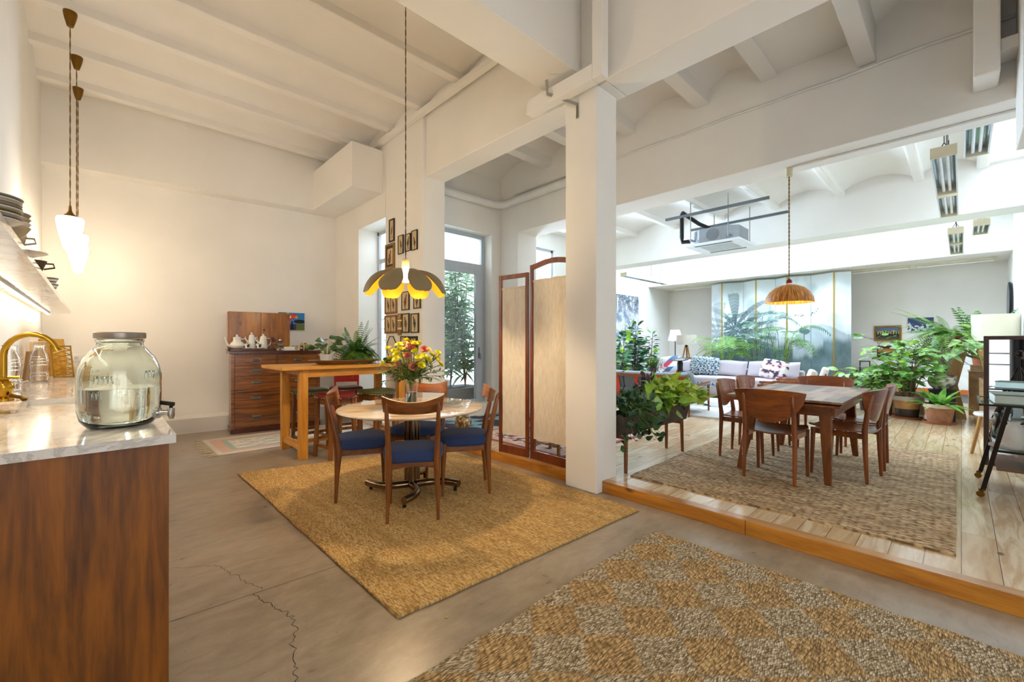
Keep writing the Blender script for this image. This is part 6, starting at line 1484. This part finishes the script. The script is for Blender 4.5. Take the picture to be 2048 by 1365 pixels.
for i in range(34):
    a_ = i*2.4; el = q.uniform(.2, 1.2); leaf(lf, (cos(a_)*.03, sin(a_)*.03, z), (cos(a_)*cos(el), sin(a_)*cos(el), sin(el)), (-cos(a_)*sin(el), -sin(a_)*sin(el), cos(el)), q.uniform(.2, .36), q.uniform(.075, .11), .4, 8, lambda s_: (.35+.65*sin(pi*min(1, s_*.85+.1)))*(1-s_**5)+.03*sin(s_*22), .3)
lf.build('foliage', leafm('nest_leaf', '#4f9a2c', '#a5cf63', .3), t, smooth=60)
t = thing('black_plinth', 'low black box plinth behind the limed terracotta pot', 'stand', (9.18, .2, FZ)); bx(-.14, -.14, 0, .14, .14, .44).build('box', plain('black_paint', '#262422', .5), t, bevel=.004); bx(-.15, -.15, .4405, .15, .15, .455).build('top', MC['black_paint'], t, bevel=.003)
def orn(u, v): n = fbm(u*14, v*6, 2, 4); return lin('#d8d2bd') if n < .5 else (lin('#6b6f6c') if n > .58 else lin('#a39a76'))
t = thing('philodendron', 'twisting stemmed philodendron in an ornate ceramic bowl on the black plinth', 'potted plant', (9.18, .2, FZ+.4555))
m = MB(); P = [(r*.72, z) for r, z in [(.001, 0), (.12, 0), (.2, .06), (.225, .12), (.215, .17), (.2, .19), (.225, .205), (.225, .215), (.2, .213)]]; m.col = []
grid_paint(m, 60, 40, orn, lambda u, v: (lambda r, zz: (r*cos(2*pi*u), r*sin(2*pi*u), zz))(*lerp(P[min(7, int(v*7.999))], P[min(7, int(v*7.999))+1], (v*7.999) % 1)))
m.build('bowl', paint('glazed_print', .25), t, smooth=60); MB().lathe([(.001, .19), (.144, .19)], 20, cap0=False, cap1=False).build('soil', SOIL, t)
st, lf = MB(), MB(); q = random.Random(15)
for i in range(15):
    a_ = q.uniform(0, 6.3); h = q.uniform(.3, .78); r = q.uniform(.12, .5); P = [V((cos(a_)*.04, sin(a_)*.04, .19)), V((cos(a_+1)*.09, sin(a_+1)*.09, .19+h*.4)), V((cos(a_)*.06, sin(a_)*.06, .19+h*.75)), V((cos(a_)*r, sin(a_)*r, .19+h))]
    st.tube(P, [.011, .010, .008, .005], 7, False)
    for k in range(3):
        d = V((cos(a_+k*.9-.9), sin(a_+k*.9-.9), q.uniform(-.5, .3))); leaf(lf, P[3]+d*.05, d, (q.uniform(-1, 0), q.uniform(-.6, .3), .8), q.uniform(.18, .3), q.uniform(.10, .16), .3, 6, heart)
st.tube([(-.02, 0, .19), (.02, .03, .4), (-.02, .0, .62)], [.03, .027, .02], 8); st.build('stems', leafm('pale_bark', '#6b6a4a', '#a9a685', .7), t, smooth=60); lf.build('foliage', PALEG, t, smooth=60)
t = thing('brown_pot_plant', 'trailing grass like plant in a tall dark brown pot on a crate', 'potted plant', (9.75, .62, FZ+.3505)); z = pot(t, .125, .4, plain('dark_brown_glaze', '#35241a', .3), None, None, False); f = MB(); q = random.Random(25)
for i in range(26): frond(f, (0, 0, z), q.uniform(0, 6.3), q.uniform(.2, .42), q.uniform(.4, 1.2), q.uniform(.7, 1.7), 10, .014, .06, .002)
f.build('fronds', MIDG, t, smooth=60)
CR = wood('crate_wood', '#8d6b48', '#b5936b', 'x', 5, .6, 7)
t = thing('wooden_crate', 'plain wooden crate under the dark brown pot', 'crate', (9.75, .62, FZ)); bx(-.2, -.2, 0, .2, .2, .33).build('body', CR, t, bevel=.004); bx(-.21, -.21, .3305, .21, .21, .35).build('lid', CR, t, bevel=.003)
PLY = wood('birch_plywood', '#b07a3e', '#d2a367', 'z', 4, .5, 6)
def ply(name, label, loc, wt, ww, wb, H_, hw):
    t = thing(name, label, 'stand', loc)
    for y in (-1, 1):
        P = [(-.02, -wb/2, 0), (-.02, -ww/2, hw), (-.02, -wt/2, H_), (-.02, wt/2, H_), (-.02, ww/2, hw), (-.02, wb/2, 0)]
        MB().extr([(x+y*wt*.36, yy, z) for x, yy, z in P], (.04, 0, 0)).build('side_panel', PLY, t, bevel=.003)
    bx(-wt*.42, -wt/2, H_+.0005, wt*.42, wt/2, H_+.02).build('top', PLY, t, bevel=.003); bx(-wt*.33, -ww*.4, hw-.02, wt*.33, ww*.4, hw).build('shelf', PLY, t); return t
ply('plywood_stand', 'waisted plywood plant stand carrying the big fern', (9.6, .12, FZ), .37, .16, .35, 1.05, .5)
ply('plywood_stand', 'second waisted plywood stand under the cream drum lampshade', (9.35, -.34, FZ), .36, .16, .34, 1.05, .5)
t = thing('giant_fern', 'huge arching fern in a red pot on the plywood stand', 'potted plant', (9.6, .12, FZ+1.0705)); z = pot(t, .15, .2, plain('red_glaze', '#9c3a20', .35), None, None, False); f, g_ = MB(), MB(); q = random.Random(35)
for i in range(44):
    a_ = q.uniform(0, 6.3); frond(f if q.random() < .7 else g_, (cos(a_)*.05, sin(a_)*.05, z), a_, q.uniform(.4, .75), q.uniform(.25, 1.05), q.uniform(.5, 1.35), 22, .026, .09, .003)
for a_, l_, r_, d_ in ((1.9, .75, 1.0, .35), (2.2, .9, .75, .3), (2.9, .65, .9, .4), (1.2, .6, 1.2, .5), (2.0, .75, .45, .2)): frond(g_, (0, 0, z), a_, l_, r_, d_, 26, .022, .07, .003)
f.build('fronds', leafm('giant_fern_leaf', '#2f6526', '#7eae4a', .35), t, smooth=60); g_.build('young_fronds', leafm('giant_fern_young', '#5f9a2a', '#b2d45c', .35), t, smooth=60)
t = thing('drum_table_lamp', 'table lamp with a very large cream drum shade above the mirror', 'table lamp', (9.35, -.34, FZ+1.0705)); lat('base', [(.001, 0), (.1, 0), (.1, .02), (.03, .04), (.03, .12), (.015, .13), (.015, .3), (.001, .3)], plain('brown_base', '#6b3f28', .4), t); lat('shade', [(.24, .12), (.245, .5), (.242, .5), (.237, .12)], WSH if False else fabric('cream_drum', '#ece2c8', .04, 250, .9, .1), t, 44)
t = thing('zamioculcas', 'upright glossy many leaved plant rising behind the cream drum shade', 'potted plant', (10.35, -.25, FZ+.8)); lat('pot', [(.001, 0), (.12, 0), (.15, .22), (.14, .22), (.13, .2), (.001, .2)], TERRA, t); f = MB(); q = random.Random(45)
for i in range(22): a_ = q.uniform(0, 6.3); frond(f, (cos(a_)*.04, sin(a_)*.04, .2), a_, q.uniform(.25, .42), q.uniform(1.6, 2.8), q.uniform(.3, .8), 15, .05, .13, .006)
f.build('fronds', leafm('zz_leaf', '#1f4a1c', '#5d9436', .25), t, smooth=60)
t = thing('tall_cabinet', 'plain wooden cabinet against the right wall carrying the glossy plant', 'cabinet', (10.35, -.3, FZ)); bx(-.3, -.25, 0, .3, .22, .70).build('body', CR, t, bevel=.004); bx(-.31, -.26, .7005, .31, .23, .705).build('top', CR, t); bx(-.2, -.2, .7055, .2, .2, .7995).build('riser', CR, t)
t = thing('wooden_box', 'tall open topped wooden box between the plywood stand and the mirror', 'box', (8.95, -.37, FZ)); 
bx(-.2, -.2, 0, .2, .2, .02).build('bottom', CR, t); bx(-.2, -.2, .0205, -.18, .2, .66).build('side', CR, t); bx(.18, -.2, .0205, .2, .2, .66).build('side', CR, t); bx(-.1795, -.2, .0205, .1795, -.18, .66).build('side', CR, t); bx(-.1795, .18, .0205, .1795, .2, .66).build('side', CR, t)
t = thing('white_seat_stool', 'small wooden stool with a round white seat beside the mirror frame', 'stool', (6.55, -.22, FZ), R(10)); MB().lathe([(.001, .41), (.13, .41), (.14, .425), (.13, .445), (.001, .45)], 28, cap0=False, cap1=False).build('seat', WHITE, t, smooth=60)
for i in range(3): a_ = i*2.094+1.2; MB().tube([(cos(a_)*.15, sin(a_)*.15, 0), (cos(a_)*.08, sin(a_)*.08, .4095)], [.014, .02], 8).build('leg', OAKZ, t, smooth=60)

# ================================================================ leaning mirror
MW = wood('mirror_frame_wood', '#2e1d14', '#4a3022', 'z', 5, .4, 8)
t = thing('floor_mirror', 'tall mirror in a dark brown frame leaning by the right wall', 'mirror', (6.075, -.145, FZ))
m = 1.225; MB().box(0, -.015, 0, .036, .02, m).box(.36, -.015, 0, .396, .02, m).box(.036, -.015, 0, .36, .02, .04).box(.036, -.015, m-.036, .36, .02, m).build('frame', MW, t, bevel=.004)
t.rotation_euler = (R(-.83), 0, R(-90-3.06))
MB().box(.036, -.002, .04, .36, .004, m-.036).build('glass', plain('silvered_glass', '#e9ecee', .0, 1, 0), t)

# ================================================================ drinks trolley
BR = plain('bronze_black', '#2a201b', .35, .6, .1)
t = thing('drinks_trolley', 'black metal drinks trolley with glass shelves and small castors at the right edge', 'trolley', (4.78, -.11, FZ))
for x in (0, .66):
    for s_ in (0, 1):
        y0, y1 = (0, -.13) if s_ == 0 else (-.46, -.33); l = MB().tube([(x, y0, .05), (x, y1, .695)], [(.009, .013)]*2, 4).build('leg', BR, t)
        cs = MB().tube([(x, y0, .05), (x, y0, .058)], .014, 8).cbox(x, y0+.008, .034, .006, .028, .05).build('castor_fork', BRASSD, l); MB().lathe([(.021, -.008), (.023, -.005), (.023, .005), (.021, .008)], 18).T(M4.Translation((x-.012 if True else x, y0+.012, .0235)) @ M4.Rotation(R(90), 4, 'Y')).build('castor_wheel', BRASSD, l, smooth=40)
for zz, ya, yb in ((.695, .012, -.47), (.36, -.06, -.40)):
    r_ = MB()
    for y in (ya, yb): r_.box(-.02, y-.008, zz-.008, .68, y+.008, zz+.008)
    for x in (-.02, .664): r_.box(x, yb+.0085, zz-.007, x+.016, ya-.0085, zz+.007)
    r_.build('shelf_frame', BR, t); bx(-.003, yb+.009, zz-.002, .663, ya-.009, zz+.004).build('glass_shelf', glass('pale_glass', '#d5ece4'), t)
bx(-.003, -.39, .215, .663, -.07, .225).build('lower_tray', wood('tray_board', '#5a3620', '#85573a', 'x', 5, .5), t)
tz = FZ+.6995
t = thing('large_album', 'large grey green album with pale page edges lying on the trolley', 'book', (4.98, -.32, tz), R(3)); bx(-.14, -.13, 0, .2, .16, .006).build('back_cover', plain('grey_green_cloth', '#6f7360', .8, 0, .15, 9), t, bevel=.002); bx(-.135, -.125, .0065, .195, .155, .066).build('pages', plain('page_edge', '#d9e4dc', .8), t); bx(-.14, -.13, .0665, .2, .16, .074).build('front_cover', MC['grey_green_cloth'], t, bevel=.002)
tag(MB().lathe([(.001, 0), (.03, 0), (.032, .02), (.03, .1), (.026, .105), (.001, .105)], 18, cap0=False, cap1=False).build('lilac_jar', plain('lilac_glass', '#a596b0', .2), loc=(4.86, -.40, tz+.0745), smooth=60), 'small lilac jar standing on the album at the picture edge', 'jar')
lz = FZ+.3645
t = thing('white_jug', 'glossy white jug on the lower trolley shelf', 'jug', (4.92, -.27, lz+.0155)); lat('body', [(.001, 0), (.05, 0), (.066, .03), (.07, .08), (.05, .14), (.03, .17), (.036, .19), (.032, .19), (.001, .16)], WHITE, t); MB().tube([(.03, 0, .17), (.08, 0, .15), (.085, 0, .1), (.06, 0, .05)], .008, 8).build('handle', WHITE, t, smooth=60)
t = thing('grey_glass_jug', 'grey ribbed glass jug behind the white jug on the trolley', 'jug', (5.12, -.22, lz)); lat('body', [(.001, .004), (.05, 0), (.06, .06), (.055, .14), (.04, .2), (.05, .24), (.046, .24), (.036, .2), (.05, .14), (.055, .06), (.001, .01)], glass('grey_glass', '#c8cfcf'), t)
for i in range(3): tag(MB().lathe([(.001, 0), (.07, 0), (.11, .012), (.109, .015), (.068, .005), (.001, .005)], 28, cap0=False, cap1=False).build('plate', WHITE, loc=(4.92, -.25, lz+.0052*i), smooth=60), ['bottom', 'middle', 'top'][i]+' white plate of the three under the white jug', 'plate', 'plates on the trolley')

# ================================================================ what the mirror shows: window, curtain, photographer
w5 = struct('window_5', MB().box(-2.99, .15, .1, -2.95, .2, 2.5).box(-2.99, 1.25, .1, -2.95, 1.3, 2.5).box(-2.99, .2, 2.45, -2.95, 1.25, 2.5).box(-2.99, .2, .1, -2.95, 1.25, .2).box(-2.99, .2, 1.0, -2.96, 1.25, 1.03).box(-2.99, .2, 1.26, -2.96, 1.25, 1.29), GREYF)
MB().box(-2.982, .2, .2, -2.978, 1.25, 2.45).build('pane', WG, w5)
c = MB().slab(lambda u, v: V((-2.85+.045*sin(u*48)+.02*sin(u*19), .16-1.3*u, .02+2.6*v)), 110, 6, .006)
tag(c.build('curtain', fabric('midnight_curtain', '#12141f', .2, 200), smooth=60), 'dark midnight blue curtain beside the window behind the photographer', 'curtain')
SKIN = plain('skin', '#b9805f', .55, 0, .06); SHIRT = fabric('olive_shirt', '#4a4836', .12, 300); TROU = fabric('beige_trousers', '#8d7f6b', .12, 300); HAIR = plain('dark_hair', '#2a1f18', .7)
t = thing('camera_tripod', 'black tripod in front of the photographer, reflected in the mirror', 'tripod', (-.075, -.08, 0))
MB().tube([(0, 0, .72), (0, 0, 1.15)], .014, 10).build('centre_column', BLACK, t, smooth=60); MB().cbox(0, 0, 1.165, .05, .04, .03).build('head', BLACK, t, bevel=.004); MB().tube([(0, 0, 1.16), (-.09, -.08, 1.1), (-.13, -.11, 1.06)], .007, 8).build('pan_handle', BLACK, t, smooth=60)
for i in range(3): a_ = R(46)+i*2*pi/3+pi; MB().tube([(cos(a_)*.02, sin(a_)*.02, .98), (cos(a_)*.2, sin(a_)*.2, .45), (cos(a_)*.36, sin(a_)*.36, 0)], [.015, .013, .01], 8).build('leg', BLACK, t, smooth=60)
t = thing('photo_camera', 'black camera on the tripod, reflected in the mirror', 'camera', (-.085, -.09, 1.1805), R(-43.6)); bx(-.065, -.035, 0, .065, .03, .095).build('body', BLACK, t, bevel=.008); MB().tube([(0, .03, .05), (0, .085, .05)], .036, 20).build('lens', BLACK, t, smooth=40); bx(-.025, -.025, .0955, .025, .03, .12).build('viewfinder', BLACK, t, bevel=.004)
def skin(name, verts, edges, radii, m, par, sub=2):
    me = bpy.data.meshes.new(name); me.from_pydata(verts, edges, []); me.materials.append(m); o = bpy.data.objects.new(name, me); COL.objects.link(o); o.parent = par
    o.modifiers.new('skin', 'SKIN'); ls = me.skin_vertices[0].data
    for d_, r_ in zip(ls, radii): d_.radius = (r_, r_) if not isinstance(r_, tuple) else r_
    ls[0].use_root = True; s_ = o.modifiers.new('sub', 'SUBSURF'); s_.levels = sub; s_.render_levels = sub; me.polygons.foreach_set('use_smooth', [])
    o.modifiers['skin'].use_smooth_shade = True; return o
t = thing('person', 'person in an olive shirt and beige trousers standing behind the tripod, reflected in the mirror', 'person', (-.42, -.40, 0), R(-58))
# body: pelvis, spine, neck, head, arms reaching for the camera, legs
vb = [(0, 0, .95), (0, 0, 1.1), (0, .01, 1.25), (0, .0, 1.4), (0, .02, 1.5), (0, .03, 1.57), (-.2, 0, 1.4), (-.25, .03, 1.12), (-.1, .26, 1.14), (.2, 0, 1.4), (.25, .03, 1.12), (.12, .24, 1.12), (-.1, 0, .9), (-.1, .02, .5), (-.1, -.02, .08), (.1, 0, .9), (.1, .02, .5), (.1, -.02, .08), (-.1, .12, .03), (.1, .12, .03)]
eb = [(0, 1), (1, 2), (2, 3), (3, 4), (4, 5), (3, 6), (6, 7), (7, 8), (3, 9), (9, 10), (10, 11), (0, 12), (12, 13), (13, 14), (0, 15), (15, 16), (16, 17), (14, 18), (17, 19)]
rb = [(.15, .11), (.14, .1), (.15, .11), (.13, .1), .055, .05, .06, .045, .032, .06, .045, .032, .085, .06, .04, .085, .06, .04, .035, .035]
skin('body', vb, eb, rb, SKIN, t)
h = MB().ball((0, .045, 1.68), .1, 24, 16, (.8, .98, 1.18)); h.build('head', SKIN, t, smooth=180)
hd = MB().tube([(0, .14, 1.69), (0, .165, 1.665), (0, .14, 1.655)], [.01, .016, .012], 8); hd.build('nose', SKIN, t, smooth=60)
for s_ in (-1, 1):
    MB().ball((s_*.032, .128, 1.7), .013, 10, 8).build('eye', plain('eye_white', '#d9d2c8', .3), t, smooth=180); MB().ball((s_*.08, .04, 1.68), .025, 10, 8, (.35, .8, 1.2)).build('ear', SKIN, t, smooth=180)
MB().cbox(0, .139, 1.625, .05, .012, .01).build('mouth', plain('lip', '#8d4f45', .5), t, bevel=.004)
MB().sheet(lambda u, v: V((.084*cos(2*pi*u)*cos(v*pi/2)**.8, .028+.105*sin(2*pi*u)*cos(v*pi/2)**.8, 1.70+.105*sin(v*pi/2)+.02*(sin(2*pi*u) > .2)*(1-v))), 28, 8, cu=True).build('hair', HAIR, t, smooth=180)
skin('shirt', [(0, 0, .93), (0, 0, 1.1), (0, .01, 1.25), (0, .0, 1.4), (0, .012, 1.465), (-.2, 0, 1.405), (-.235, .01, 1.22), (.2, 0, 1.405), (.235, .01, 1.22)], [(0, 1), (1, 2), (2, 3), (3, 4), (3, 5), (5, 6), (3, 7), (7, 8)], [(.175, .135), (.165, .125), (.172, .13), (.15, .118), .07, .078, .07, .078, .07], SHIRT, t)
skin('trousers', [(0, 0, .99), (0, 0, .93), (-.1, 0, .85), (-.1, .02, .5), (-.1, -.02, .1), (.1, 0, .85), (.1, .02, .5), (.1, -.02, .1)], [(0, 1), (1, 2), (2, 3), (3, 4), (1, 5), (5, 6), (6, 7)], [(.168, .13), (.17, .13), .105, .08, .065, .105, .08, .065], TROU, t)
for s_, w_ in ((-1, V((-.1, .26, 1.14))), (1, V((.12, .24, 1.12)))):
    hv = [w_, w_+V((0, .05, .01)), w_+V((0, .09, .015))]; he = [(0, 1), (1, 2)]; hr = [.028, .032, .03]
    for k in range(4): b_ = w_+V(((k-1.5)*.019, .095, .02)); hv += [b_, b_+V((0, .03, -.008+.002*k)), b_+V((0, .045-.004*abs(k-1.5), -.03))]; i0 = len(hv)-3; he += [(2, i0), (i0, i0+1), (i0+1, i0+2)]; hr += [.0095, .009, .008]
    b_ = w_+V((-s_*.03, .04, .01)); hv += [b_, b_+V((-s_*.02, .03, .0))]; he += [(1, len(hv)-2), (len(hv)-2, len(hv)-1)]; hr += [.011, .009]
    skin('hand', hv, he, hr, SKIN, t, 1)
for s_ in (-1, 1): MB().slab(lambda u, v: V((s_*.1+(u-.5)*.1*(1-.3*v*v), -.1+.28*v, .075-.035*v)), 7, 9, (0, 0, -.04+.0)).build('shoe', BLACK, t, smooth=60)
